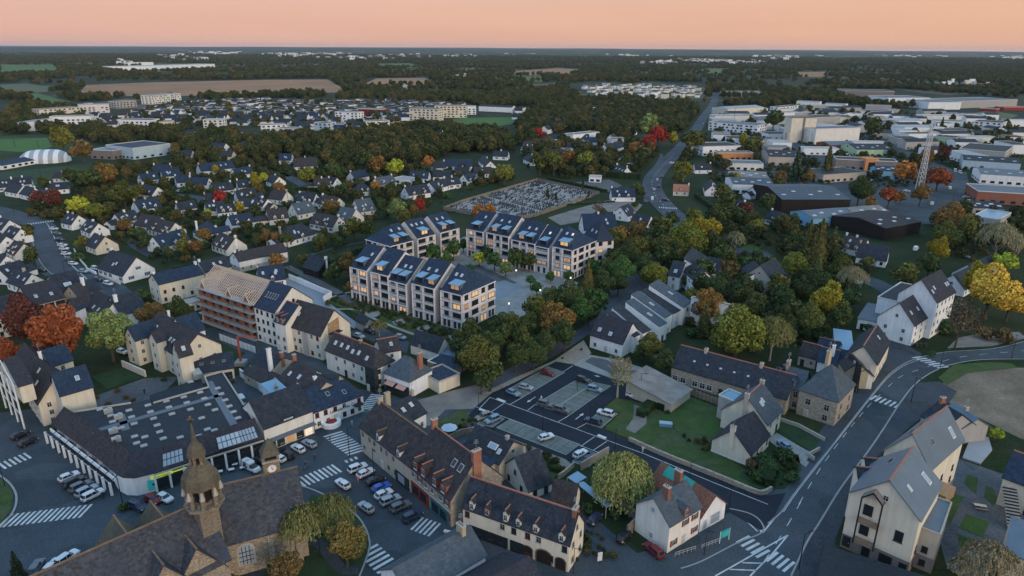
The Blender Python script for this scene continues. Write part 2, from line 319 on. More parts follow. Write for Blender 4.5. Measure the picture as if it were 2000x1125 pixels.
def build_vol(rt, ro, fr, typ='g', rise=3, wall='cream', roof='slate', ch=(), sk=(), dm=(), win=None, rc=None, ov=.3, wt='w', z0=0.0, band=None, full=True, spacing=3.2, wsz=(1.0, 1.3), hipk=.85, shed=(), gov=None, skw=(.9, 1.3), skm='p', parapet=.35, chm=None):
    c, ux, uy, a, b, he = fr['c'], fr['ux'], fr['uy'], fr['a'], fr['b'], fr['he']
    X = lambda x, y, z: c + ux * x + uy * y + Vector((0, 0, z))
    g = ov if gov is None else gov
    hr = he + rise
    w = MB()
    if typ in 'gG':
        t = hr - .1
        w.poly([X(0, 0, z0), X(a, 0, z0), X(a, 0, he), X(0, 0, he)], wall); w.poly([X(0, b, z0), X(a, b, z0), X(a, b, he), X(0, b, he)], wall)
        for x in (0, a): w.poly([X(x, 0, z0), X(x, b, z0), X(x, b, he), X(x, b / 2, t), X(x, 0, he)], wall)
    elif typ == 'm':
        w.poly([X(0, 0, z0), X(a, 0, z0), X(a, 0, he), X(0, 0, he)], wall); w.poly([X(0, b, z0), X(a, b, z0), X(a, b, hr), X(0, b, hr)], wall)
        for x in (0, a): w.poly([X(x, 0, z0), X(x, b, z0), X(x, b, hr), X(x, 0, he)], wall)
    else:
        w.quad8([X(0, 0, z0), X(a, 0, z0), X(a, b, z0), X(0, b, z0)], [X(0, 0, he), X(a, 0, he), X(a, b, he), X(0, b, he)], wall, top=typ == 'f')
    w.obj('wall', rt, ro)
    if band:
        bm, bh = band; k = MB(); e_ = .04
        k.quad8([X(-e_, -e_, z0), X(a + e_, -e_, z0), X(a + e_, b + e_, z0), X(-e_, b + e_, z0)], [X(-e_, -e_, bh), X(a + e_, -e_, bh), X(a + e_, b + e_, bh), X(-e_, b + e_, bh)], bm); k.obj('plinth', rt, ro)
    th = .2; r = MB(); dn = Vector((0, 0, -th))
    def slab(pts): r.quad8([p + dn for p in pts], pts, roof)
    sl_ = rise / (b / 2) if typ != 'm' else rise / b
    ez = he - sl_ * ov + th
    rz_ = hr + th
    if typ in 'gG':
        slab([X(-g, -ov, ez), X(a + g, -ov, ez), X(a + g, b / 2, rz_), X(-g, b / 2, rz_)])
        slab([X(-g, b + ov, ez), X(a + g, b + ov, ez), X(a + g, b / 2, rz_), X(-g, b / 2, rz_)])
        i0, i1 = -g, a + g
    elif typ[0] == 'h':
        i0 = b / 2 * hipk if typ in ('h', 'hC') else -g
        i1 = a - b / 2 * hipk if typ in ('h', 'hL') else a + g
        if i1 < i0: i0 = i1 = a / 2
        x0 = -ov if typ in ('h', 'hC') else -g; x1 = a + ov if typ in ('h', 'hL') else a + g
        p0, p1 = X(i0, b / 2, rz_), X(i1, b / 2, rz_)
        slab([X(x0, -ov, ez), X(x1, -ov, ez), p1, p0]); slab([X(x0, b + ov, ez), X(x1, b + ov, ez), p1, p0])
        if typ in ('h', 'hC'): slab([X(x0, -ov, ez), p0, X(x0, b + ov, ez)])
        else: w2 = MB().poly([X(0, 0, he), X(0, b, he), X(0, b / 2, hr)], wall); w2.obj('gable', rt, ro)
        if typ in ('h', 'hL'): slab([X(x1, -ov, ez), p1, X(x1, b + ov, ez)])
        else: w2 = MB().poly([X(a, 0, he), X(a, b, he), X(a, b / 2, hr)], wall); w2.obj('gable', rt, ro)
    elif typ == 'm':
        slab([X(-g, -ov, he - sl_ * ov + th), X(a + g, -ov, he - sl_ * ov + th), X(a + g, b + ov, hr + sl_ * ov + th), X(-g, b + ov, hr + sl_ * ov + th)])
    elif typ == 'f':
        r.quad8([X(.25, .25, he - .05), X(a - .25, .25, he - .05), X(a - .25, b - .25, he - .05), X(.25, b - .25, he - .05)], [X(.25, .25, he + .08), X(a - .25, .25, he + .08), X(a - .25, b - .25, he + .08), X(.25, b - .25, he + .08)], roof)
        if parapet:
            k = MB()
            for q0, q1 in (((0, 0), (a, 0)), ((a, .13), (a, b - .13)), ((a, b), (0, b)), ((0, b - .13), (0, .13))):
                k.beam(X(q0[0], q0[1], he + parapet / 2), X(q1[0], q1[1], he + parapet / 2), .25, 'stone_trim' if wall in ('cream', 'beige') else 'frame', parapet)
            k.obj('parapet', rt, ro)
    r.obj('roof', rt, ro)
    if rc and typ != 'f' and typ != 'm':
        k = MB(); k.beam(X(i0, b / 2, rz_ + .05), X(i1, b / 2, rz_ + .05), .3, rc, .22); k.obj('ridge_cap', rt, ro)
    for q in ch:
        fx, fy, cw, chh, cm = q
        x, y = fx * a, fy * b; top = hr + chh; k = MB(); d = min(cw, .75)
        cc = X(x, y, 0); ang = math.atan2(uy.y, uy.x)
        k.box((cc.x, cc.y, (he + top) / 2), (cw, d, top - he), cm, ang)
        k.box((cc.x, cc.y, top + .06), (cw + .16, d + .16, .16), 'stone_trim' if cm != 'white' else 'white', ang)
        for j in range(max(1, int(cw / .55))):
            o = (j - (max(1, int(cw / .55)) - 1) / 2) * .5; pc = cc + uy * o
            k.cyl((pc.x, pc.y, top + .14), (pc.x, pc.y, top + .5), .12, .10, 'brick_dark', 6)
        k.obj('chimney', rt, ro)
        if full and R.random() < .5:
            k = MB(); k.beam((cc.x, cc.y, top), (cc.x, cc.y, top + 2.4), .06, 'metal_light')
            for j in range(4): k.beam((cc.x - .5 + .06 * j, cc.y, top + 1.5 + .25 * j), (cc.x + .5 - .06 * j, cc.y + .2, top + 1.5 + .25 * j), .04, 'metal_light')
            k.obj('aerial', rt, ro)
    # windows
    sides = {'F': (lambda t, z: X(t * a, 0, z), -uy, a), 'B': (lambda t, z: X(t * a, b, z), uy, a), 'G': (lambda t, z: X(0, t * b, z), -ux, b), 'H': (lambda t, z: X(a, t * b, z), ux, b)}
    mid = X(a / 2, b / 2, he / 2); tocam = Vector((-mid.x, -mid.y, 0)).normalized()
    def place(side, t, z, kind, sz, nm_='window', lib=None):
        f, n, _ = sides[side]; p = f(t, z) - Vector(ro)
        o = link(nm_, (lib or WM)[kind], rt, p, math.atan2(n.y, n.x) + math.pi / 2, (sz[0], 1, sz[1])); return o
    if win is None:
        win = {}
        for s_ in 'FBGH':
            _, n, ln = sides[s_]
            if n.dot(tocam) < (-.1 if full else .1): continue
            fl = max(1, int(he / 2.65)); nn = max(1, int((ln - 1) / (spacing if s_ in 'FB' else spacing * 1.5)))
            win[s_] = (nn, fl)
    if win:
        for s_, q in win.items():
            if s_ == 'x':
                for it in q: place(*it)
                continue
            nn, fl = q[0], q[1]; kk = q[2] if len(q) > 2 else wt; _, n, ln = sides[s_]
            if n.dot(tocam) < -.25: continue
            fh = (he - z0) / fl if fl * 2.4 > (he - z0) * .7 else 2.8
            for i in range(nn):
                for j in range(fl):
                    if full and j == 0 and i == nn // 2 and s_ == 'F' and z0 == 0: place(s_, (i + .5) / nn, 1.08, R.choice('wdg'), (1.1, 2.1), 'door', DM); continue
                    if R.random() < .1 and nn > 2: continue
                    k_ = kk[R.randrange(len(kk))]
                    place(s_, (i + .5) / nn + R.uniform(-.02, .02), z0 + fh * (j + .54), k_, (wsz[0], min(wsz[1], fh * .62)))
            if s_ in 'GH' and typ in 'gG' and rise > 2.6: place(s_, .5, he + rise * .3, kk[0], (wsz[0] * .9, 1.1))
    # things lying on the slopes
    def slope_mat(side, fx, fy, lift=.0):
        y0, sg = (0, 1) if side == 0 else (b, -1)
        half = b / 2 if typ != 'm' else b
        yy = y0 + sg * fy * half; z = he + sl_ * fy * half + th + lift
        p = X(fx * a, yy, z) - Vector(ro); yv = (uy * sg + Vector((0, 0, sl_))).normalized(); xv = ux * sg if False else ux
        zv = xv.cross(yv)
        if zv.z < 0: xv = -xv; zv = -zv
        m = Matrix((xv, yv, zv)).transposed().to_4x4(); m.translation = p; return m
    for q in sk:
        side, fx, fy = q[:3]; kk = q[3] if len(q) > 3 else skm; sz = q[4] if len(q) > 4 else skw
        o = link('skylight', SKM[kk], rt); o.matrix_local = slope_mat(side, fx, fy) @ Matrix.Diagonal((sz[0], sz[1], 1, 1))
    for q in dm:
        side, fx = q[0], q[1]; kind = q[2] if len(q) > 2 else 'g'; dw = q[3] if len(q) > 3 else 1.5; dwal = q[4] if len(q) > 4 else wall; dh = q[5] if len(q) > 5 else 1.7
        y0, sg = (0, 1) if side == 0 else (b, -1); x = fx * a; zb = he - .2
        Y = lambda d, xx, z: X(x + xx, y0 + sg * d, z)
        dr = .7 if kind == 'g' else .15
        dd = (dh + dr - .2) / sl_; dep = min(dd, b * .45)
        k = MB(); t0 = zb + dh
        if kind == 'g':
            ring = [(-dw / 2, zb), (dw / 2, zb), (dw / 2, t0), (0, t0 + dr), (-dw / 2, t0)]
        else: ring = [(-dw / 2, zb), (dw / 2, zb), (dw / 2, t0), (-dw / 2, t0)]
        k.quad8([Y(.05, *p) for p in ring], [Y(dep, *p) for p in ring], dwal)
        if kind == 'g':
            rr = dwal if False else roof
            for s_ in (-1, 1):
                pts = [Y(-.15, s_ * (dw / 2 + .15), t0 - .12), Y(dep, s_ * (dw / 2 + .15), t0 - .12), Y(dep, 0, t0 + dr + .08), Y(-.15, 0, t0 + dr + .08)]
                k.quad8(pts, [p + Vector((0, 0, .1)) for p in pts], rr)
            if rc: k.beam(Y(-.15, 0, t0 + dr + .2), Y(dep, 0, t0 + dr + .2), .2, rc)
        dob = k.obj('dormer', rt, ro)
        n = -uy * sg; p = Y(.03, 0, zb + dh * .52) - Vector(ro)
        link('dormer_window', WM[q[6] if len(q) > 6 else wt[0]], dob, p, math.atan2(n.y, n.x) + math.pi / 2, (dw * .62, 1, dh * .68))
    for q in shed:   # wide dormers with a tilted metal canopy
        side, fx, sw, kk = q; y0, sg = (0, 1) if side == 0 else (b, -1); x = fx * a
        Y = lambda d, xx, z: X(x + xx, y0 + sg * d, z)
        z1 = he + sl_ * 1.0; z2 = z1 + 1.9; d2 = (z2 + .5 - he) / sl_
        k = MB()
        for s_ in (-1, 1): k.poly([Y(1.0, s_ * sw / 2, z1), Y(1.0, s_ * sw / 2, z2), Y(d2 * .98, s_ * sw / 2, z2 + .4)], 'zinc')
        pts = [Y(.2, -sw / 2 - .15, z2 + .02), Y(.2, sw / 2 + .15, z2 + .02), Y(d2, sw / 2 + .15, z2 + .62), Y(d2, -sw / 2 - .15, z2 + .62)]
        k.quad8(pts, [p + Vector((0, 0, .14)) for p in pts], 'zinc_light')
        k.beam(Y(.55, -sw / 2, z1 - .2), Y(.55, sw / 2, z1 - .2), .08, 'metal_dark', .7)
        dob = k.obj('dormer', rt, ro); n = -uy * sg; p = Y(1.1, 0, (z1 + z2) / 2) - Vector(ro)
        link('dormer_window', WM[kk], dob, p, math.atan2(n.y, n.x) + math.pi / 2, (sw * .92, 1, (z2 - z1) * .98))
    fr.update(X=X, place=place, slope=slope_mat, hr=hr); return fr
def B(name, label, cat, vols, group=None, auto=None):
    fs = []
    for v in vols:
        typ, C, Lp, Sp, h, rise, wall, roof = v[:8]; kw = v[8] if len(v) > 8 else {}
        fs.append((frame_px(C, Lp, Sp, h), typ, rise, wall, roof, kw))
    f0 = fs[0][0]; ro = f0['c'] + f0['ux'] * f0['a'] / 2 + f0['uy'] * f0['b'] / 2
    rt = root(name, ro, label, cat, group, auto)
    for f, typ, rise, wall, roof, kw in fs: build_vol(rt, ro, f, typ, rise, wall, roof, **kw)
    return rt, [q[0] for q in fs]

# ------------------------------------------------------------------ cars
def ring8(x0, x1, w, z, c=.25, cx=.35):
    return [(x0 + cx, -w, z), (x1 - cx, -w, z), (x1, -w + c, z), (x1, w - c, z), (x1 - cx, w, z), (x0 + cx, w, z), (x0, w - c, z), (x0, -w + c, z)]
def loft(b, rings, mats, cap=True):
    for i in range(len(rings) - 1): b.quad8(rings[i], rings[i + 1], mats[i], top=(i == len(rings) - 2 and cap), bot=i == 0)
def make_car(kind):
    r = link('parked_car', None, None, (0, 0, 0)); L_ = {'h': 2.05, 's': 2.25, 'v': 2.5}[kind]; top = {'h': 1.45, 's': 1.62, 'v': 2.05}[kind]
    b = MB(); bz = .95 if kind != 'v' else 1.1
    loft(b, [ring8(-L_ + .1, L_ - .1, .8, .28), ring8(-L_, L_, .88, .5), ring8(-L_, L_ - .02, .89, .72), ring8(-L_ + .08, L_ - .15, .82, bz)], ['car_paint'] * 3)
    body = b.obj('body', r, (0, 0, 0)); body['label'] = 'painted car body'
    g = MB(); x0, x1 = {'h': (-1.85, .95), 's': (-2.1, 1.15), 'v': (-2.4, 1.7)}[kind]
    u0, u1 = {'h': (-1.45, .25), 's': (-1.8, .45), 'v': (-2.3, 1.25)}[kind]
    if kind == 'v':
        v = MB(); loft(v, [ring8(x0, x1 - .9, .86, 1.05), ring8(u0, u1 - .5, .76, top)], ['car_paint']); v.obj('cargo_body', r, (0, 0, 0))
        loft(g, [ring8(.2, x1, .80, 1.05), ring8(.2, u1, .68, 1.75)], ['glass'])
    else: loft(g, [ring8(x0, x1, .79, bz - .01), ring8(u0, u1, .62, top - .06)], ['glass'])
    g.obj('windows', r, (0, 0, 0))
    if kind != 'v':
        t = MB(); loft(t, [ring8(u0 - .04, u1 + .04, .64, top - .07), ring8(u0 + .1, u1 - .1, .56, top)], ['car_paint'])
        for s in (-1, 1):
            t.beam((x0 + .35, s * .77, bz), (u0 + .25, s * .61, top - .05), .09, 'car_paint'); t.beam((x1 - .3, s * .77, bz), (u1 - .2, s * .61, top - .05), .07, 'car_paint'); t.beam((-.35, s * .79, bz), (-.35, s * .62, top - .05), .07, 'car_paint')
        t.obj('car_roof', r, (0, 0, 0))
    wh = MB(); wh.cyl((0, -.11, 0), (0, .11, 0), .33, .33, 'rubber', 12); wh.cyl((0, -.125, 0), (0, .125, 0), .2, .2, 'chrome', 8); wm_ = wh.mesh('wheel')
    for x in (-L_ + .8, L_ - .8):
        for s in (-1, 1): link('wheel', wm_, r, (x, s * .80, .33))
    hm = MB(); hm.box((0, 0, 0), (.12, .34, .16), 'frame'); hm_ = hm.mesh('headlight'); tm = MB(); tm.box((0, 0, 0), (.1, .3, .2), 'tail_red' if False else 'shutter_red'); tm_ = tm.mesh('tail_light')
    for s in (-1, 1): link('headlight', hm_, r, (L_ - .07, s * .6, .68)); link('tail_light', tm_, r, (-L_ + .04, s * .62, .78))
    return r
CARP = {}; CARC = dict(w=(.62, .63, .64), k=(.012, .013, .016), s=(.30, .33, .36), g=(.10, .11, .125), b=(.02, .09, .42), n=(.015, .03, .07), r=(.18, .012, .015), t=(.22, .21, .18), l=(.16, .26, .34))
CARN = dict(w='white', k='black', s='silver', g='dark grey', b='bright blue', n='dark navy', r='dark red', t='beige grey', l='pale blue'); KN = dict(h='hatchback', s='estate car', v='van')
NC = {}
def car(x1, y1, x2, y2, col, kind='h', where='', z=0):
    A, Bq = P(x1, y1, .6), P(x2, y2, .6); d = Bq - A; c = (A + Bq) / 2
    if kind not in CARP: CARP[kind] = make_car(kind); r = CARP[kind]; r.location = (c.x, c.y, z + .02); r.rotation_euler = (0, 0, math.atan2(d.y, d.x))
    else: r = copy_tree(CARP[kind], (c.x, c.y, z + .02), math.atan2(d.y, d.x))
    for ch in r.children: ch.color = (*CARC[col], 1)
    r.name = 'van' if kind == 'v' else 'parked_car'
    tag(r, f"{CARN[col]} {KN[kind]}" + (' ' + where if where else ''), 'van' if kind == 'v' else 'car', None, ('car',))
    return r

# ------------------------------------------------------------------ trees
def crown_mesh(name, seed, kind='round', n=900, leaf=.16, mat='foliage'):
    g = np.random.default_rng(seed); cs = []; nl = {'round': 24, 'tall': 20, 'column': 9, 'shrub': 8, 'sparse': 12}.get(kind, 12)
    pts, nor, cl = [], [], []
    if kind in ('round', 'tall', 'column', 'shrub', 'sparse', 'ball'):
        sc = dict(round=(1, 1, .92), tall=(.82, .82, 1.12), column=(.42, .42, 1.25), shrub=(1, 1, .7), sparse=(.9, .9, 1.05), ball=(1, 1, 1))[kind]
        if kind == 'ball': nl = 26
        lob = []
        while len(lob) < nl:
            p = g.normal(size=3); p /= np.linalg.norm(p)
            if p[2] < -.55: continue
            k = g.uniform(.38, .84) if kind not in ('ball', 'column') else g.uniform(.62, .72); lob.append((p * k, g.uniform(.18, .40) if kind not in ('ball', 'column') else g.uniform(.26, .34), g.random()))
        lob.append((np.zeros(3), .56, .3)); lob.append((np.array([.12, -.1, .25]), .5, .4))
        w = np.array([l[1] ** 2 for l in lob]); w /= w.sum(); idx = g.choice(len(lob), n * 2, p=w)
        for i in idx:
            c, r, t = lob[i]; d = g.normal(size=3); d /= np.linalg.norm(d)
            q = c + d * r * g.uniform(.82, 1.06)
            ins = any(np.linalg.norm(q - l[0]) < l[1] * .80 for l in lob)
            if ins and g.random() < .9: continue
            if q[2] < -.72: continue
            pts.append(q * sc); nor.append(d); cl.append(.25 + .6 * t + g.uniform(-.12, .12))
            if len(pts) >= n: break
        core = (np.array([0, 0, 0]), .58, sc)
    elif kind == 'conifer':
        for i in range(n):
            h = g.random() ** 1.35; z = -1.1 + 2.5 * h; rad = .66 * (1 - h) ** .8 * (.75 + .25 * abs(math.sin(h * 26))); a = g.uniform(0, 2 * math.pi); br = .8 + .25 * math.sin(a * 5 + h * 9)
            r = rad * br * g.uniform(.7, 1.05); pts.append(np.array([r * math.cos(a), r * math.sin(a), z - r * .25])); nor.append(np.array([math.cos(a), math.sin(a), .5])); cl.append(.3 + .5 * abs(math.sin(h * 26)) + g.uniform(-.1, .1))
        core = (np.array([0, 0, -.1]), .3, (1, 1, 3.0))
    elif kind in ('willow', 'birch'):
        ns = n // 14 if kind == 'willow' else n // 12
        for i in range(ns):
            a = g.uniform(0, 2 * math.pi); e_ = g.random() ** .6; r0 = .85 * e_; z0 = .95 * math.sqrt(max(0, 1 - e_ * e_ * .8)) + g.uniform(-.25, .05)
            ln = g.uniform(.5, 1.0) * (1.25 if kind == 'willow' else .55) * (.5 + e_ * .7); t = g.random()
            for k in range(14 if kind == 'willow' else 12):
                f = k / 13; r = r0 + .22 * math.sin(min(1, f * 2) * 1.57) * e_; z = z0 - ln * f ** 1.3
                if z < -1.05: break
                pts.append(np.array([r * math.cos(a), r * math.sin(a), z]) + g.normal(size=3) * .025); nor.append(np.array([math.cos(a), math.sin(a), .25])); cl.append(.2 + .7 * t)
        core = (np.array([0, 0, 0]), .62, (1, 1, 1.1)) if kind == 'willow' else (np.array([0, 0, 0]), .3, (1, 1, 1))
    pts, nor, cl = np.array(pts), np.array(nor), np.clip(np.array(cl), 0, 1); m = len(pts)
    rnd = g.normal(size=(m, 3)); nn = nor + rnd * .55; nn /= np.linalg.norm(nn, axis=1)[:, None]
    if kind in ('willow', 'birch'): up = np.tile([0, 0, 1.], (m, 1)) + g.normal(size=(m, 3)) * .15
    else: up = g.normal(size=(m, 3))
    u = np.cross(nn, up); u /= np.linalg.norm(u, axis=1)[:, None]; v = np.cross(nn, u)
    s = leaf * g.uniform(.6, 1.35, size=(m, 1)) / 2
    if kind in ('willow', 'birch'): us, vs = s * .5, s * 1.7
    else: us, vs = s, s * g.uniform(.6, 1.1, size=(m, 1))
    V = np.empty((m, 4, 3)); V[:, 0] = pts - u * us - v * vs * .6; V[:, 1] = pts + u * us * .7 - v * vs; V[:, 2] = pts + u * us + v * vs * .7; V[:, 3] = pts - u * us * .6 + v * vs
    V = V.reshape(-1, 3); faces = np.arange(4 * m).reshape(-1, 4).tolist()
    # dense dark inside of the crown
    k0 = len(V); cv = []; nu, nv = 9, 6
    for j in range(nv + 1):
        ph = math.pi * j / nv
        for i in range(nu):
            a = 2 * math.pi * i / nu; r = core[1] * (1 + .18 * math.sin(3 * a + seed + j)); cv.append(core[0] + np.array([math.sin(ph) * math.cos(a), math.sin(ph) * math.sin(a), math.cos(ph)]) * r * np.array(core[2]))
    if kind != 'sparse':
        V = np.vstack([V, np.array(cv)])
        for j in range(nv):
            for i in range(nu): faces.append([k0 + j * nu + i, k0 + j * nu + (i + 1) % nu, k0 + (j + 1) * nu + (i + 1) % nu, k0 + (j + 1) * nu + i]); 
    me = bpy.data.meshes.new(name); me.from_pydata(V.tolist(), [], faces); me.materials.append(M(mat))
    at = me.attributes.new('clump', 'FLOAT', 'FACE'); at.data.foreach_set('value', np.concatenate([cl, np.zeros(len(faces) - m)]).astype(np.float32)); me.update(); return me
def trunk_mesh(name, h=1.3, r=.07, mat='bark', limbs=5, spread=.5):
    b = MB(); g = random.Random(hash(name) % 99 if False else len(name)); b.cyl((0, 0, 0), (.02, .01, h * .55), r, r * .75, mat, 7); b.cyl((.02, .01, h * .55), (0, .02, h * 1.15), r * .75, r * .3, mat, 6)
    for i in range(limbs):
        a = i * 2.4; z = h * (.45 + .1 * (i % 4)); b.cyl((.01, .01, z), (math.cos(a) * spread, math.sin(a) * spread, z + spread * .9), r * .45, r * .12, mat, 5)
    return b.mesh(name)
def bare_mesh(name, seed, mat, depth_=4, h=.8, r=.06, spread=.55):
    g = random.Random(seed); b = MB()
    def br(p, d, ln, rr, lv):
        q = p + d * ln; b.cyl(p, q, rr, rr * .65, mat, 5 if lv < 3 else 3)
        if lv >= depth_: return
        for i in range(3 if lv else 4):
            n = (d + Vector((g.uniform(-1, 1), g.uniform(-1, 1), g.uniform(-.1, .7))) * spread * 1.25).normalized(); br(q if i else p + d * ln * .8, n, ln * g.uniform(.6, .8), rr * .6, lv + 1)
    br(Vector((0, 0, 0)), Vector((0, 0, 1)), h, r, 0); return b.mesh(name)
CR = {}
def _cr(k, kind, nf, lf, nn_, ln_, seeds):
    CR[k] = ([crown_mesh('crown_' + kind, s, kind, nf, lf) for s in seeds], [crown_mesh('crown_near_' + kind, s + 50, kind, nn_, ln_) for s in seeds[:2]])
_cr('round', 'round', 750, .19, 4200, .085, (1, 2, 3)); _cr('tall', 'tall', 750, .18, 4200, .08, (4, 5)); _cr('column', 'column', 420, .17, 1800, .09, (6,)); _cr('shrub', 'shrub', 350, .26, 1800, .12, (7, 8))
_cr('conifer', 'conifer', 700, .17, 2600, .09, (9,)); _cr('willow', 'willow', 2600, .12, 13000, .075, (11,)); _cr('birch', 'birch', 1500, .11, 6500, .06, (12,)); _cr('ball', 'ball', 800, .16, 4600, .075, (13,)); _cr('sparse', 'sparse', 260, .13, 800, .07, (14,))
TRK = {'n': trunk_mesh('trunk_plain'), 'p': trunk_mesh('trunk_pale', mat='bark_pale', r=.05), 's': trunk_mesh('stem_short', .6, .05)}
BARE = [bare_mesh('trunk_bare', 3, 'bark', 5, .62, .05), bare_mesh('trunk_bare_pale', 5, 'bark_pale', 5, .75, .07)]
TK = {  # code: (crown shape, colour, words)
 'g': ('round', (.040, .056, .019), 'dark green broadleaf tree'), 'G': ('round', (.045, .085, .024), 'fresh green leafy tree'), 'o': ('round', (.070, .074, .020), 'olive green broadleaf tree'),
 'y': ('tall', (.190, .150, .018), 'yellow green autumn tree'), 'Q': ('round', (.135, .100, .030), 'yellow brown autumn tree'), 'Y': ('round', (.46, .28, .042), 'golden yellow autumn tree'), 'n': ('round', (.135, .078, .024), 'brown autumn tree'),
 'N': ('round', (.105, .070, .026), 'dull brown green tree'), 'r': ('round', (.21, .026, .018), 'bright red autumn tree'), 'd': ('round', (.085, .030, .022), 'dark purple red tree'), 'O': ('round', (.24, .105, .028), 'orange autumn tree'),
 'R': ('round', (.20, .056, .022), 'orange red autumn tree'), 'l': ('round', (.22, .24, .028), 'lime green tree'), 'L': ('round', (.115, .150, .050), 'pale green bushy tree'), 'c': ('conifer', (.030, .042, .022), 'dark conifer'), 'C': ('conifer', (.075, .070, .022), 'olive brown conifer'),
 'p': ('column', (.030, .045, .020), 'narrow dark upright tree'), 'P': ('column', (.080, .085, .028), 'narrow olive upright tree'), 'w': ('willow', (.215, .195, .062), 'weeping willow'), 'W': ('birch', (.120, .115, .040), 'weeping birch'), 'B': ('birch', (.20, .165, .09), 'pale brown birch'),
 'b': ('ball', (.110, .115, .022), 'rounded yellow green tree'), 's': ('shrub', (.034, .058, .020), 'green garden shrub'), 'S': ('shrub', (.10, .065, .030), 'brown garden shrub'), 't': ('sparse', (.16, .14, .05), 'half bare pale tree'), 'T': ('sparse', (.085, .060, .035), 'bare brown tree'), 'k': ('tall', (.036, .048, .018), 'tall dark green tree')}
TREES = []
def tree(x, y, rpx, code, jit=.06, lab=None, wpos=None, rm=None):
    shp, colr, words = TK[code]; near = False
    if wpos is None:
        zc = 6.0
        for _ in range(5):
            p = P(x, y, zc); r = max(.5, rpx * depth(p) / F); zc = (1.3 if shp not in ('shrub',) else .62) * r
        p = P(x, y, zc); loc = (p.x, p.y, 0)
    else: loc = (wpos[0], wpos[1], 0); r = rm; zc = 1.3 * r; rpx = r * F / depth((loc[0], loc[1], zc))
    near = rpx > 24
    o = link('tree' if shp != 'shrub' else 'shrub', None, None, loc, R.uniform(0, 6.28), (r * R.uniform(.86, 1.12), r * R.uniform(.86, 1.12), r * R.uniform(.86, 1.16)))
    cz = 1.3 if shp != 'shrub' else .62
    lib = CR[shp][1 if near else 0]; c = link('crown', R.choice(lib), o, (0, 0, cz)); k = R.uniform(1 - jit * 2, 1 + jit * 2)
    k *= 1.5; c.color = (colr[0] * k * R.uniform(.92, 1.08), colr[1] * k, colr[2] * k, 1)
    if code in 'tT': link('trunk', BARE[1 if code == 't' else 0], o, (0, 0, 0))
    else: link('trunk' if shp != 'shrub' else 'stem', TRK['p' if code in 'WBw' else ('s' if shp == 'shrub' else 'n')], o, (0, 0, 0))
    tag(o, lab or words, 'tree' if shp != 'shrub' else 'shrub', None, None if lab else ('tree' if shp != 'shrub' else 'shrub',)); TREES.append(o)
    return o
# ------------------------------------------------------------------ ground
def ground():
    rs = [0, 40, 80, 130, 200, 300, 420, 600, 850, 1200, 1700, 2300, 3000, 3800, 4800, 6000, 7500, 9000, 11000, 13500, 16500, 20000, 25000, 31000]
    na = 144; v = [(0, 0, 0)]; f = []; fa = [0.0]
    for r in rs[1:]:
        for i in range(na):
            a = 2 * math.pi * i / na; x, y = r * math.sin(a), r * math.cos(a)
            t = min(1, max(0, (r - 5500) / 9000)); t = t * t * (3 - 2 * t)
            hh = 26 * math.sin(a * 5 + 1.2) + 17 * math.sin(a * 13 + r * .0003) + 9 * math.sin(a * 29 + r * .0009)
            if x < -500: hh += 26 * min(1, -x / 6000)
            k = min(1, max(0, (r - 11000) / 8000))
            v.append((x, y, t * (34 + hh * .55) + k * 26)); fa.append(min(1, max(0, (r - 500) / 700)))
    for i in range(na): f.append([0, 1 + (i + 1) % na, 1 + i])
    for k in range(len(rs) - 2):
        for i in range(na):
            a, b = 1 + k * na + i, 1 + k * na + (i + 1) % na; f.append([a, b, b + na, a + na])
    me = bpy.data.meshes.new('ground'); me.from_pydata(v, [], f)
    at = me.attributes.new('country', 'FLOAT', 'POINT'); at.data.foreach_set('value', fa)
    m, N, L, b = nm('ground'); p = pos(N, L)
    g1 = mixc(N, L, rng(N, L, noise(N, L, .02, 5, p), .42, .6, 0, 1), (.020, .034, .013), (.036, .046, .020))
    g1 = mixc(N, L, rng(N, L, noise(N, L, .11, 4, p), .56, .7, 0, .8), g1, (.046, .044, .036))
    g1 = mixc(N, L, 1, g1, rng(N, L, noise(N, L, 1.2, 3, p), .3, .7, .7, 1.3), 'MULTIPLY')
    vo = N.new('ShaderNodeTexVoronoi'); vo.inputs['Scale'].default_value = .0021; L.new(p, vo.inputs['Vector'])
    s = N.new('ShaderNodeSeparateColor'); L.new(vo.outputs['Color'], s.inputs[0])
    r = N.new('ShaderNodeValToRGB'); r.color_ramp.interpolation = 'CONSTANT'; L.new(s.outputs[0], r.inputs[0]); E_ = r.color_ramp.elements
    E_[0].color = (.036, .046, .030, 1); E_[1].position = .9; E_[1].color = (.16, .115, .08, 1)
    for p_, c_ in ((.40, (.060, .066, .036)), (.58, (.070, .105, .036)), (.72, (.125, .112, .060)), (.82, (.050, .058, .034))): q = E_.new(p_); q.color = (*c_, 1)
    fo = rng(N, L, noise(N, L, .0035, 6, p), .47, .53, 0, 1)
    g2 = mixc(N, L, fo, r.outputs[0], (.044, .050, .028)); g2 = mixc(N, L, 1, g2, rng(N, L, noise(N, L, .03, 3, p), .3, .7, .65, 1.35), 'MULTIPLY')
    at2 = N.new('ShaderNodeAttribute'); at2.attribute_name = 'country'
    L.new(mixc(N, L, at2.outputs['Fac'], g1, g2), b.inputs['Base Color']); b.inputs['Roughness'].default_value = .95; b.inputs['Specular IOR Level'].default_value = .1
    me.materials.append(m); struct(link('ground', me))
ground()
LZ = {}
def G(name, pts, mat, z=.03, kind='structure', th=0):
    q = [P(x, y, z) for x, y in pts]; b = MB()
    if th: b.quad8([p - Vector((0, 0, th)) for p in q], q, mat)
    else: b.poly(q, mat)
    return struct(b.obj(name), kind)
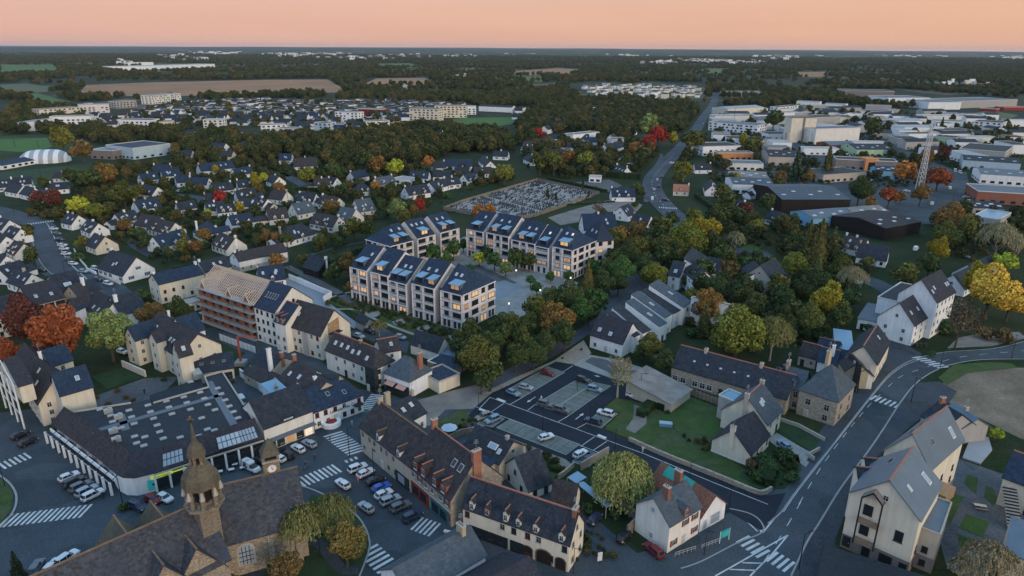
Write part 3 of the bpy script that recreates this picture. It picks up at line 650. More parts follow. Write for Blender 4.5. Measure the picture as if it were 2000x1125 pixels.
def strip(name, pts, w, mat, z=.05, world=False, b=None):
    q = pts if world else [P(x, y, z) for x, y in pts]; own = b is None; b = b or MB(); Ls, Rs = [], []
    for i, p in enumerate(q):
        d = (q[min(i + 1, len(q) - 1)] - q[max(i - 1, 0)]).normalized(); n = Vector((-d.y, d.x, 0)).normalized() * w / 2; Ls.append(p + n); Rs.append(p - n)
    for i in range(len(q) - 1): b.poly([Rs[i], Rs[i + 1], Ls[i + 1], Ls[i]], mat)
    if own: return struct(b.obj(name))
def smooth(pts, n=6):
    o = []
    for i in range(len(pts) - 1):
        p0, p1, p2, p3 = pts[max(i - 1, 0)], pts[i], pts[i + 1], pts[min(i + 2, len(pts) - 1)]
        for k in range(n):
            t = k / n; o.append(tuple(.5 * (2 * p1[j] + (p2[j] - p0[j]) * t + (2 * p0[j] - 5 * p1[j] + 4 * p2[j] - p3[j]) * t * t + (3 * p1[j] - p0[j] - 3 * p2[j] + p3[j]) * t ** 3) for j in (0, 1)))
    return o + [pts[-1]]
def dashes(name, pts, w, on, off, z=.075, mat='paint', start=0):
    q = [P(x, y, z) for x, y in smooth(pts, 8)]; b = MB(); d = start; seg = []
    acc = 0; cur = []; phase_on = True; left = on
    for i in range(len(q) - 1):
        a, c = q[i], q[i + 1]; ln = (c - a).length; t = 0
        while ln - t > 1e-4:
            s_ = min(left, ln - t)
            if phase_on: b_ = a.lerp(c, t / ln); e_ = a.lerp(c, (t + s_) / ln); strip('', [b_, e_], w, mat, z, True, b)
            t += s_; left -= s_
            if left < 1e-4: phase_on = not phase_on; left = on if phase_on else off
    return struct(b.obj(name))
def zebra(x1, y1, x2, y2, n, ln, lab, z=.08, sk=0.0, sw=.5):
    A, Bq = P(x1, y1, z), P(x2, y2, z); d = (Bq - A); w = d.length / n; d.normalize(); nr = Vector((-d.y, d.x, 0)); nr = (nr + d * sk).normalized()
    rt = root('zebra_crossing', (A + Bq) / 2, lab, 'zebra crossing', 'zebra crossings on the streets'); rt['kind'] = 'structure'
    mm = MB(); hw = w * sw / 2
    mm.poly([-d * hw - nr * ln / 2, d * hw - nr * ln / 2, d * hw + nr * ln / 2, -d * hw + nr * ln / 2], 'paint'); me = mm.mesh('stripe')
    c = (A + Bq) / 2
    for i in range(n):
        o = link('stripe', me, rt, A + d * w * (i + .5) - c)
def wall_line(name, pts, h, th, mat, lab, cat='wall', z=0, cap=None, world=False):
    q = pts if world else [P(x, y, 0) for x, y in pts]; b = MB()
    for i in range(len(q) - 1):
        b.beam(q[i] + Vector((0, 0, h / 2 + z)), q[i + 1] + Vector((0, 0, h / 2 + z)), th, mat, h)
        if cap: b.beam(q[i] + Vector((0, 0, h + z + .04)), q[i + 1] + Vector((0, 0, h + z + .04)), th + .12, cap, .1)
    o = b.obj(name); tag(o, lab, cat); return o

G('village_streets', [(-500, 860), (-150, 800), (0, 806), (300, 770), (480, 730), (470, 700), (380, 650), (410, 640), (620, 700), (700, 760), (745, 765), (790, 780), (900, 770), (965, 800), (1100, 960), (1250, 1085), (1330, 1060), (1425, 1000), (1500, 960), (1560, 900), (1640, 790), (1700, 735), (1740, 660), (1800, 690), (1700, 900), (1640, 1000), (1600, 1300), (-700, 1400)], 'asphalt', .03)
G('east_road', [(1100, 1125), (1230, 1085), (1330, 1055), (1425, 1030), (1500, 1020), (1525, 1000), (1550, 965), (1592, 910), (1625, 870), (1650, 837), (1707, 765), (1735, 732), (1765, 710), (1800, 696), (1850, 686), (1937, 682), (2000, 668), (2120, 640), (2120, 690), (2000, 700), (1925, 701), (1875, 707), (1832, 720), (1792, 745), (1762, 780), (1725, 837), (1692, 885), (1642, 952), (1600, 1020), (1577, 1055), (1555, 1100), (1530, 1250), (1050, 1250)], 'asphalt', .05)
G('avenue_pavement', [(1725, 837), (1762, 782), (1792, 747), (1835, 745), (1870, 765), (1850, 790), (1800, 815), (1770, 840), (1700, 905), (1655, 990), (1630, 1060), (1600, 1125), (1560, 1125), (1577, 1057), (1600, 1022), (1642, 954), (1692, 887)], 'pavement_dark', .10)
G('forecourt', [(1712, 760), (1667, 812), (1640, 845), (1618, 868), (1590, 905), (1575, 900), (1640, 800), (1690, 735), (1700, 690), (1735, 660), (1790, 692), (1762, 708), (1735, 728)], 'pavement_dark', .10)
G('bare_field', [(1862, 728), (1990, 718), (2200, 725), (2200, 930), (1990, 855), (1850, 785), (1838, 752)], 'soil', .05)
G('verge_grass', [(1832, 738), (1862, 712), (1930, 707), (1976, 710), (1988, 718), (1890, 728), (1862, 745), (1850, 752)], 'lawn', .12)
G('gravel_yard', [(1850, 680), (1870, 660), (1920, 650), (1990, 648), (2005, 660), (1937, 676)], 'gravel', .08)
dashes('lane_markings', [(1560, 985), (1600, 918), (1640, 862), (1690, 800), (1720, 770)], .14, 3, 3.6)
dashes('lane_markings', [(1735, 755), (1760, 735), (1800, 720), (1850, 703), (1900, 694), (2000, 685)], .14, 3, 4.5)
dashes('lane_markings', [(1490, 1100), (1520, 1055), (1553, 1000), (1565, 978)], .14, 3, 3.6)
strip('edge_line', smooth([(1530, 1000), (1556, 962), (1600, 905), (1651, 840), (1708, 768), (1737, 735), (1768, 713), (1803, 700)]), .14, 'paint', .075)
strip('kerb', smooth([(1545, 1125), (1577, 1057), (1600, 1021), (1642, 953), (1692, 886), (1725, 838), (1762, 781), (1792, 746), (1832, 721), (1875, 708), (1925, 702), (2000, 701)]), .35, 'kerb', .14)
strip('kerb', smooth([(1500, 1022), (1525, 1001), (1550, 966), (1592, 911), (1625, 871), (1650, 838), (1707, 766), (1735, 733), (1765, 711), (1800, 697), (1850, 687), (1937, 681), (2000, 667)]), .3, 'kerb', .14)
for q in ([(1397, 1125), (1452, 1094), (1537, 1046)], [(1465, 1125), (1510, 1080), (1539, 1045)], [(1450, 1099), (1490, 1100)], [(1425, 1112), (1478, 1114)], [(1490, 1040), (1513, 1012)], [(1450, 1010), (1480, 1038)]): strip('road_marking', q, .28, 'paint', .078)
strip('road_marking', smooth([(1455, 998), (1472, 1008), (1484, 1022), (1487, 1040)]), .5, 'paint', .08)
strip('kerb', smooth([(1330, 1110), (1370, 1096), (1440, 1060), (1488, 1040), (1487, 1020), (1465, 1003), (1425, 993)]), .3, 'kerb', .13)
# parking area
G('parking_road', [(915, 812), (929, 794), (960, 768), (1086, 709), (1119, 714), (1248, 751), (1252, 785), (1200, 778), (1176, 797), (1207, 807), (1174, 837), (1230, 861), (1330, 905), (1420, 945), (1500, 968), (1535, 962), (1515, 1003), (1487, 1036), (1425, 1000), (1290, 935), (1180, 888), (1150, 912), (1110, 897), (960, 842)], 'asphalt_new', .09)
BAY = [[(988, 763), (1071, 716), (1103, 727), (1019, 777)], [(1045, 790), (1129, 740), (1193, 753), (1112, 811)], [(970, 835), (996, 819), (1133, 868), (1106, 888)], [(1145, 827), (1176, 799), (1207, 807), (1174, 836)], [(1118, 902), (1140, 877), (1172, 888), (1150, 912)], [(932, 828), (955, 805), (985, 818), (962, 834)]]
for q in BAY:
    G('parking_bay', q, 'bay', .12); k = MB(); strip('', [P(x, y, .14) for x, y in q + [q[0]]], .22, 'kerb', .14, True, k); struct(k.obj('bay_kerb'))
def baylines(q, n, mat='metal_dark', w=.12, z=.135):
    a, b_, c, d = [P(x, y, z) for x, y in q]; k = MB()
    for i in range(1, n): t = i / n; strip('', [a.lerp(b_, t), d.lerp(c, t)], w, mat, z, True, k)
    struct(k.obj('bay_lines'))
baylines(BAY[0], 8); baylines(BAY[1], 9); baylines([BAY[2][1], BAY[2][2], BAY[2][3], BAY[2][0]], 8); baylines([BAY[3][0], BAY[3][1], BAY[3][2], BAY[3][3]], 3); baylines([BAY[4][1], BAY[4][2], BAY[4][3], BAY[4][0]], 2)
k = MB(); strip('', [P(1078, 801, .14), P(1161, 747, .14)], .3, 'kerb', .14, True, k); struct(k.obj('bay_kerb'))
strip('edge_line', [(957, 776), (1088, 824), (1260, 887), (1400, 945), (1500, 985)], .16, 'paint', .115)
strip('edge_line', [(929, 794), (1050, 838), (1180, 888)], .16, 'paint', .115)
for q in (((957, 776), (938, 796)), ((984, 788), (960, 804)), ((1019, 777), (996, 790)), ((1161, 853), (1134, 872)), ((1185, 862), (1158, 880)), ((1045, 790), (1030, 802)), ((1112, 811), (1090, 824)), ((1145, 827), (1126, 837)), ((1119, 714), (1019, 777)), ((1192, 754), (1112, 811))): strip('road_marking', q, .16, 'paint', .118)
for x, y in ((978, 781), (943, 801), (1175, 852), (1147, 884)): zebra(x - 8, y - 3, x + 9, y + 4, 1, .9, 'white stop bar painted on the dark parking road near ' + {978: 'its raised planter', 943: 'the rubble lane', 1175: 'the round garden lawn', 1147: 'the willow wall'}[x], z=.12, sw=.95)
for (x1, y1, x2, y2) in ((1046, 775, 1029, 786), (1124, 819, 1140, 807), (1172, 736, 1160, 733)):
    a, b_ = P(x1, y1, .12), P(x2, y2, .12); d = (b_ - a).normalized(); n = Vector((-d.y, d.x, 0)); k = MB(); k.poly([a - n * .12, b_ - d * 1.3 - n * .12, b_ - d * 1.3 - n * .5, b_, b_ - d * 1.3 + n * .5, b_ - d * 1.3 + n * .12, a + n * .12], 'paint'); struct(k.obj('arrow_marking'))
G('earth_bank', [(935, 772), (1000, 740), (1082, 704), (1140, 664), (1155, 690), (1122, 712), (1086, 706), (985, 757), (958, 768)], 'rubble', .07)
G('old_lane', [(943, 748), (1000, 716), (1100, 662), (1165, 620), (1193, 575), (1185, 548), (1215, 526), (1245, 535), (1272, 560), (1275, 585), (1216, 612), (1160, 646), (1110, 680), (1050, 714), (962, 762)], 'asphalt_old', .06)
G('rubble_yard', [(700, 806), (800, 786), (870, 766), (945, 748), (962, 768), (932, 798), (870, 800), (838, 832), (760, 800)], 'gravel', .05)
G('rough_grass', [(862, 818), (900, 800), (934, 812), (930, 830), (880, 862), (842, 842)], 'grass', .07)
G('garage_pad', [(888, 840), (922, 823), (945, 836), (910, 853)], 'asphalt_old', .10)
G('planted_gravel', [(905, 862), (965, 843), (1105, 897), (1118, 908), (1092, 928), (1000, 892), (950, 882)], 'gravel', .08)
G('garden_grass', [(1035, 885), (1075, 895), (1105, 915), (1080, 935), (1050, 925)], 'grass', .11)
G('ramp_path', [(1121, 713), (1146, 692), (1200, 701), (1268, 722), (1252, 752), (1195, 739)], 'paving_pale', .11)
G('planting_bed', [(1142, 706), (1156, 697), (1186, 703), (1222, 724), (1200, 732)], 'pavement', .14); G('planting_bed', [(1228, 722), (1262, 725), (1250, 745), (1226, 737)], 'soil', .14)
G('lawn', [(1204, 776), (1250, 786), (1300, 805), (1350, 775), (1420, 803), (1400, 880), (1480, 935), (1497, 957), (1440, 942), (1330, 900), (1230, 858), (1182, 838), (1215, 806), (1182, 796)], 'grass', .07)
G('clipped_lawn', [(1345, 785), (1405, 805), (1400, 850), (1330, 845), (1290, 815)], 'lawn', .09)
G('round_lawn', [(1178, 797), (1204, 777), (1232, 786), (1238, 800), (1232, 822), (1200, 835), (1182, 834), (1212, 806)], 'lawn', .10)
G('gravel_patch', [(1238, 790), (1264, 797), (1262, 828), (1240, 846), (1222, 838), (1236, 818)], 'gravel', .10)
G('driveway', [(1497, 857), (1517, 845), (1590, 888), (1574, 912), (1532, 884)], 'paving_pale', .09)
G('front_garden', [(1522, 818), (1612, 852), (1590, 884), (1520, 846)], 'grass_dark', .09); G('corner_garden', [(1440, 930), (1495, 882), (1560, 890), (1566, 918), (1532, 955), (1492, 955)], 'grass_dark', .09)
G('church_garden', [(420, 1160), (470, 1085), (560, 1042), (610, 965), (640, 975), (700, 1010), (722, 1060), (712, 1100), (690, 1160)], 'grass_dark', .09)
strip('garden_path', smooth([(455, 1150), (560, 1080), (620, 1060), (665, 1110), (700, 1112)]), 2.2, 'pavement_dark', .12)
strip('kerb', smooth([(560, 945), (600, 952), (650, 975), (700, 1010), (722, 1058), (712, 1100), (695, 1140)]), .35, 'kerb', .15)
G('traffic_island', [(-60, 940), (10, 938), (26, 965), (22, 995), (-10, 1035), (-60, 1060)], 'grass', .14); strip('kerb', smooth([(-5, 925), (20, 945), (32, 970), (25, 1000), (-5, 1035)]), .4, 'kerb', .16)
G('church_lawn', [(178, 735), (212, 760), (277, 737), (240, 718)], 'grass_dark', .12); G('plaza', [(212, 764), (280, 739), (350, 735), (300, 790), (200, 812), (182, 775)], 'pavement', .10)
G('site_grass', [(372, 640), (405, 655), (480, 690), (440, 720), (420, 700)], 'grass_dark', .06)
# apartment court and gardens
G('court_paving', [(825, 500), (908, 462), (1010, 500), (1085, 535), (1130, 552), (1100, 585), (1045, 605), (1000, 628), (965, 614), (905, 560)], 'paving_pale', .06)
G('court_basin', [(938, 560), (985, 547), (1021, 561), (968, 588)], 'paving_blue', .09); G('court_path', [(905, 520), (935, 517), (1010, 552), (985, 560), (960, 545)], 'pavement', .075)
G('court_garden', [(640, 592), (690, 573), (905, 650), (915, 662), (880, 674), (790, 645), (680, 605)], 'grass', .06); strip('garden_path', smooth([(640, 590), (648, 580), (690, 569)]), 1.2, 'paving_pale', .10)
strip('garden_path', smooth([(648, 604), (700, 605), (730, 622), (800, 650), (870, 672)]), 1.3, 'paving_pale', .10)
G('back_yard', [(525, 548), (585, 540), (650, 572), (632, 584), (700, 632), (692, 642), (600, 592)], 'paving_blue', .05)
for q in ([(720, 612), (742, 606), (748, 614), (728, 620)], [(765, 628), (785, 622), (792, 630), (772, 636)], [(812, 640), (835, 634), (842, 642), (820, 648)], [(870, 655), (895, 650), (900, 660), (880, 668)]): G('terrace', q, 'paving_pale', .10)
G('courtyard_parking', [(668, 650), (740, 635), (800, 668), (795, 690), (740, 670)], 'asphalt', .06)
G('complex_paving', [(1830, 950), (1870, 895), (1985, 935), (2010, 1060), (1900, 1140), (1850, 1110), (1820, 1000)], 'pavement', .06)
for q in ([(1845, 958), (1882, 970), (1856, 1024), (1832, 988)], [(1887, 1004), (1933, 1019), (1919, 1050), (1873, 1031)], [(1890, 927), (1910, 933), (1907, 966), (1882, 943)], [(1925, 949), (1938, 952), (1950, 976), (1940, 989), (1922, 970)], [(1870, 1042), (1912, 1058), (1900, 1075), (1875, 1070)]): G('lawn_square', q, 'lawn', .10)
G('white_terrace', [(1899, 846), (1931, 854), (1938, 878), (1915, 905), (1880, 893)], 'flat_roof_white', .4, th=.35)
# west avenue
G('west_avenue', [(-60, 395), (-20, 398), (40, 412), (102, 432), (120, 470), (150, 515), (185, 545), (225, 575), (150, 590), (120, 560), (75, 530), (60, 480), (52, 440), (-60, 420)], 'asphalt_old', .05)
G('avenue_parking', [(92, 440), (108, 438), (130, 480), (160, 520), (240, 555), (270, 580), (225, 582), (170, 545), (130, 515)], 'asphalt', .08)
strip('kerb', smooth([(56, 445), (66, 480), (78, 510), (95, 530), (112, 540)]), .3, 'kerb', .12); strip('edge_line', smooth([(92, 436), (112, 475), (135, 512), (170, 545)]), .3, 'paint', .10)
# main north road
NR = [(1345, 445), (1300, 405), (1277, 375), (1275, 350), (1296, 322), (1318, 300), (1335, 282), (1358, 255), (1375, 228), (1392, 205), (1400, 182)]
strip('north_road', smooth(NR), 13, 'asphalt_old', .3); dashes('lane_markings', NR[:6], .3, 3, 6, .36); strip('cycle_path', smooth([(1262, 395), (1262, 365), (1275, 335), (1292, 305), (1285, 300)]), 3, 'asphalt_old', .42)
strip('suburb_street', smooth([(560, 345), (545, 338), (575, 352), (600, 370), (585, 385)]), 7, 'asphalt_old', .2); strip('suburb_street', smooth([(1645, 390), (1690, 405), (1740, 415), (1800, 420), (1850, 400), (1870, 360), (1868, 335)]), 13, 'asphalt', .2)
strip('suburb_street', smooth([(1350, 470), (1385, 490), (1430, 490), (1480, 492), (1510, 520), (1520, 535)]), 8, 'asphalt', .15); strip('suburb_street', smooth([(1660, 540), (1700, 548), (1750, 575), (1790, 600)]), 9, 'asphalt', .15)
strip('suburb_street', smooth([(340, 380), (385, 385), (400, 395), (450, 400)]), 6, 'asphalt', .15); strip('suburb_street', smooth([(300, 500), (260, 470), (330, 440), (370, 430)]), 5, 'asphalt', .15)
strip('suburb_street', smooth([(1490, 230), (1505, 260), (1560, 290), (1640, 330), (1660, 360)]), 9, 'asphalt', .3); strip('suburb_street', smooth([(1730, 255), (1745, 285), (1790, 310), (1850, 335)]), 10, 'asphalt', .3)
strip('suburb_street', smooth([(560, 520), (640, 560), (690, 590)]), 3.5, 'pavement', .1); strip('suburb_street', smooth([(600, 500), (650, 485), (720, 470)]), 2.5, 'pavement_dark', .1)
G('industrial_yard', [(1400, 250), (1500, 215), (1680, 225), (1760, 290), (1860, 330), (1880, 400), (1850, 440), (1690, 430), (1640, 410), (1500, 360), (1400, 340)], 'asphalt', .12)
G('roundabout_lawn', [(1395, 455), (1412, 460), (1420, 470), (1410, 478), (1392, 474)], 'lawn', .25); G('verge_lawn', [(1445, 485), (1470, 472), (1490, 480), (1478, 492)], 'lawn', .22); G('verge_lawn', [(1430, 505), (1475, 500), (1470, 512), (1440, 515)], 'lawn', .22)
G('gravel_court', [(1070, 425), (1135, 405), (1210, 385), (1255, 400), (1245, 412), (1160, 415), (1140, 432), (1095, 440)], 'gravel', .1); G('gravel_court', [(1100, 358), (1190, 350), (1215, 362), (1190, 375), (1150, 372)], 'pavement', .1)
for q, m_ in (([(0, 272), (92, 269), (102, 287), (55, 298), (0, 294)], 'pitch'), ([(-80, 345), (120, 325), (190, 315), (195, 330), (120, 357), (-80, 400)], 'grass_dark'), ([(262, 283), (395, 277), (402, 290), (330, 300), (275, 298)], 'gravel'), ([(870, 236), (900, 230), (1015, 229), (1012, 240), (940, 252), (895, 250)], 'pitch'),
              ([(150, 187), (168, 166), (290, 161), (500, 156), (640, 155), (665, 170), (680, 180), (600, 182), (500, 184), (330, 188)], 'field_brown'), ([(0, 127), (105, 127), (122, 143), (60, 147), (0, 146)], 'field_green'), ([(20, 180), (60, 178), (110, 192), (140, 198), (110, 207), (70, 196)], 'field_green'), ([(0, 165), (50, 163), (120, 172), (90, 180), (0, 185)], 'field_dull'),
              ([(1000, 139), (1090, 133), (1145, 136), (1110, 146), (1010, 147)], 'field_brown'), ([(735, 153), (830, 152), (850, 162), (760, 172), (700, 170)], 'field_brown'), ([(1360, 136), (1440, 133), (1460, 138), (1400, 146)], 'field_green'), ([(1560, 141), (1615, 140), (1610, 150), (1550, 150)], 'field_brown'),
              ([(1030, 165), (1110, 160), (1115, 168), (1050, 176)], 'field_plough'), ([(960, 150), (1060, 148), (1060, 160), (990, 162)], 'field_green'), ([(735, 125), (800, 124), (830, 132), (740, 133)], 'field_green'), ([(830, 134), (930, 131), (920, 138), (850, 140)], 'field_dull'), ([(560, 122), (650, 121), (650, 128), (580, 129)], 'field_dull'), ([(1970, 128), (2030, 126), (2030, 137), (1985, 138)], 'field_green'), ([(1965, 158), (2040, 157), (2040, 165), (1970, 166)], 'field_brown'), ([(1770, 250), (1930, 215), (1990, 225), (1900, 260)], 'field_dull'), ([(1560, 335), (1590, 328), (1602, 345), (1580, 352)], 'lawn')): G('field' if 'field' in m_ else 'sports_ground', q, m_, .5 if q[0][1] < 210 else .2)
# zebra crossings
zebra(4, 1018, 172, 997, 15, 4.2, 'longest white zebra crossing, over the empty square beside the church', sk=.25)
zebra(0, 912, 58, 888, 6, 3.6, 'short zebra crossing beside the grassy traffic island')
zebra(583, 944, 661, 913, 9, 4.0, 'zebra crossing from the church clock turret to the parked cars', sk=-.1)
zebra(648, 846, 700, 885, 10, 4.6, 'wide zebra crossing in front of the cream corner row', sk=.2)
zebra(714, 800, 738, 770, 9, 3.6, 'zebra crossing beside the white restaurant wall', sk=0)
zebra(716, 1070, 760, 1112, 6, 4.2, 'zebra crossing by the yellow brown churchyard tree')
zebra(811, 1021, 852, 1036, 5, 4.2, 'worn zebra crossing in front of the teal shop')
zebra(1447, 1050, 1495, 1085, 5, 3.6, 'zebra crossing beside the green notice board'); zebra(1503, 1084, 1546, 1110, 4, 3.8, 'zebra crossing at the foot of the curved street lamp')
zebra(1692, 772, 1768, 797, 8, 3.6, 'zebra crossing in front of the stone villa', sk=.1); zebra(1788, 696, 1846, 719, 7, 3.8, 'zebra crossing in the bend by the inn terrace', sk=.25)
zebra(1286, 405, 1323, 407, 9, 3.5, 'small far zebra crossing on the north road', z=.4); zebra(53, 438, 106, 431, 11, 4, 'zebra crossing at the top of the west avenue', z=.12); zebra(672, 903, 700, 893, 3, 1.2, 'short worn stripes on the paved island by the parking row')

# ------------------------------------------------------------------ the three apartment blocks in the centre
def block(label, C, Lp, Sp, h, secs, rise, group, rear=None, dep=None):
    fr = frame_px(C, Lp, Sp, h); he = fr['he']; c, ux, uy, a, b = fr['c'], fr['ux'], fr['uy'], fr['a'], dep or fr['b']
    ro = c + ux * a / 2 + uy * b / 2; rt = root('apartment_block', ro, label, 'apartment block', group)
    Cw = P(*C, he)
    for (x0, x1, kind, dh, opt) in secs:
        def tt(x):  # parameter along the eave line for a picture column
            lo, hi = -.1, 1.1
            for _ in range(30):
                m = (lo + hi) / 2; q = proj(c + ux * a * m + Vector((0, 0, he)))
                if (q[0] < x) == (Lp[0] > C[0]): lo = m
                else: hi = m
            return (lo + hi) / 2
        t0, t1 = sorted((tt(x0), tt(x1))); f = dict(fr); rec = 2.4 if kind == 'r' else 0
        f['c'] = c + ux * a * t0 + uy * rec; f['a'] = (t1 - t0) * a - .02; f['b'] = b - 2 * rec; f['he'] = he + dh - (.0 if kind == 'm' else .3)
        if kind == 'r':
            # the slope of the recessed strip stays just under the neighbours
            f2 = build_vol(rt, ro, f, 'g', rise * (f['b'] / b) * 1.02, 'bronze', 'gold_clad', ov=.02, gov=0, win={}, sk=[(0, .5, .45, 'b', (.9, 1.3))])
            continue
        typ = opt.get('typ', 'g')
        f2 = build_vol(rt, ro, f, typ, rise, 'rose_white', 'slate_blue', ov=.25, gov=.0, win={}, sk=opt.get('sk', []), shed=opt.get('shed', []), hipk=.9)
        A_ = f['a']; X = f2['X']; nb = max(1, round(A_ / 4.6)); fh = (he - 3.2) / 3
        items = []
        sides = ['F'] + (['G'] if opt.get('g') else []) + (['H'] if opt.get('hh') else [])
        for s in sides:
            ln = A_ if s == 'F' else f['b']; n_ = nb if s == 'F' else max(2, round(ln / 4.4))
            for i in range(n_):
                for j in range(3):
                    zz = 3.4 + fh * (j + .5); wide = (i % 2 == 0) if s == 'F' else (i % 2 == 1)
                    f2['place'](s, (i + .5) / n_, zz + dh * .5, 'l' if R.random() < .09 else ('s' if R.random() < .12 else 'p'), ((ln / n_) * (.78 if wide else .42), 1.75))
                k_ = 'l' if R.random() < .3 else 'd'
                for u in (-.2, .2): f2['place'](s, (i + .5 + u) / n_, 1.45, k_, (1.15, 2.3), 'door', DM)
        # projecting white floor edges and piers of the loggias
        k = MB()
        for j in range(4):
            z = 3.2 + fh * j + (0 if j < 3 else dh - .1)
            k.beam(X(-.02, -.22, z), X(A_ + .02, -.22, z), .42, 'rose_white', .30)
            if opt.get('g'): k.beam(X(-.22, 0, z), X(-.22, f['b'], z), .42, 'rose_white', .30)
            if opt.get('hh'): k.beam(X(A_ + .22, 0, z), X(A_ + .22, f['b'], z), .42, 'rose_white', .30)
        for i in range(nb + 1): k.beam(X(A_ * i / nb, -.2, .0), X(A_ * i / nb, -.2, he + dh - .2), .3, 'rose_white', .36)
        k.obj('balcony_frame', rt, ro)
        bl = MB()
        for j in range(3):
            for i in range(nb): bl.beam(X(A_ * (i + .12) / nb, -.16, 3.4 + fh * j + .45), X(A_ * (i + .88) / nb, -.16, 3.4 + fh * j + .45), .05, 'metal_light', .6)
        rl = bl.obj('balcony_railing', rt, ro); rl['kind'] = 'stuff'
    if rear:
        f = frame_px(*rear[:4]); build_vol(rt, ro, f, 'h', rise, 'rose_white', 'slate_blue', wt='ppl', win={'F': (3, 4, 'ppls'), 'G': (2, 4, 'ppl'), 'H': (2, 4, 'pls')}, sk=[(0, .3, .4), (0, .6, .4)], wsz=(1.8, 1.6))
    return rt, fr
SH = lambda *x: [(0, q, 2.9, R.choice('ppps')) for q in x]
gA = 'apartment blocks round the lit court'
E1, E2 = (684, 521), (902, 577)
block('long sawtooth-roofed apartment block nearest the brick building site, with glowing garden flats', (902, 577), (684, 521), (965, 548), 12.5,
      [(684, 716, 'm', 0, dict(shed=[(0, .5, 3.6, 'p')], sk=[(0, .3, .62)])), (716, 725, 'r', 0, {}), (725, 758, 'm', .2, dict(shed=[(0, .6, 3.2, 'l')])), (758, 793, 'm', -1.2, dict(shed=SH(.28, .74), sk=[(0, .3, .6), (0, .6, .6)])),
       (793, 805, 'r', 0, {}), (805, 848, 'm', -.2, dict(shed=SH(.22, .74), sk=[(0, .35, .6), (0, .7, .6)])), (848, 861, 'r', 0, {}), (861, 902, 'm', 0, dict(typ='hC', g=1, shed=[(0, .42, 4.2, 's')], sk=[(0, .5, .62), (0, .75, .62)]))], 6.8, gA)
block('far left apartment block with hipped blue roof behind the court trees', (762, 481), (895, 447), (715, 467), 12.2,
      [(762, 806, 'm', 0, dict(typ='hC', g=1, shed=SH(.35, .72), sk=[(0, .45, .7), (0, .8, .7)])), (806, 815, 'r', 0, {}), (815, 850, 'm', .2, dict(shed=[(0, .5, 4, 'l')], sk=[(0, .2, .7), (0, .45, .7), (0, .75, .7)])), (850, 860, 'r', -.2, {}), (860, 896, 'm', .3, dict(hh=1, shed=SH(.3, .7), sk=[(0, .3, .7), (0, .6, .7)]))], 6.2, gA)
block('apartment block nearest the cemetery, with stepped blue roofs above the court', (1118, 489), (912, 447), (1163, 470), 12.4,
      [(912, 944, 'm', 0, dict(shed=[(0, .55, 3.6, 'p')], sk=[(0, .4, .7)])), (944, 951, 'r', 0, {}), (951, 994, 'm', .3, dict(shed=SH(.25, .72), sk=[(0, .35, .65), (0, .7, .65)])), (994, 1000, 'r', 0, {}), (1000, 1045, 'm', -.6, dict(shed=SH(.3, .65), sk=[(0, .3, .65), (0, .6, .65)])),
       (1045, 1072, 'm', -1.2, dict(shed=[(0, .5, 3.2, 'p')], sk=[(0, .5, .65, 'l')])), (1072, 1080, 'r', -.8, {}), (1080, 1118, 'm', 0, dict(typ='hC', g=1, shed=[(0, .5, 4.4, 'l')], sk=[(0, .4, .65, 'l'), (0, .7, .65)]))], 6.8, gA, rear=((1165, 471), (1140, 458), (1188, 462), 12.0))
# ------------------------------------------------------------------ buildings round the square and streets
rt, fs = B('corner_building', 'tall cream building with timber-framed glazed gable behind the shopping hall', 'building', [
    ('g', (75, 789), (20, 712), (150, 763), 833, 5.2, 'cream', 'slate_brown', dict(win={'F': (7, 4), 'G': (2, 3)}, sk=[(0, .25, .4), (0, .35, .75)], ch=[(.6, .62, .7, .8, 'white')])),
    ('g', (181, 755), (118, 773), 9.0, 10, 4.2, 'cream', 'slate_blue', dict(win={'F': (2, 1), 'G': (1, 2)}, sk=[(0, .35, .5, 'b')])),
    ('g', (37, 755), (64, 747), (-2, 714), 11.5, 4.4, 'cream', 'slate_violet', dict(win={'G': (2, 3)}, z0=7)),
    ('g', (142, 703), (100, 716), 8.0, 8, 3.5, 'cream', 'slate_blue', dict())])
k = MB(); X = fs[2]['X']
for t in (.04, .35, .65, .96):
    k.beam(X(-.9, fs[2]['b'] * t, 0), X(-.9, fs[2]['b'] * t, 12.0), .28, 'white')
for z in (4, 7.5, 11.4): k.beam(X(-.9, 0, z), X(-.9, fs[2]['b'], z), .25, 'frame')
k.beam(X(-.9, 0, 11.8), X(-.9, fs[2]['b'] / 2, 16), .22, 'frame'); k.beam(X(-.9, fs[2]['b'], 11.8), X(-.9, fs[2]['b'] / 2, 16), .22, 'frame'); k.obj('glazed_bay_frame', rt, rt.location)
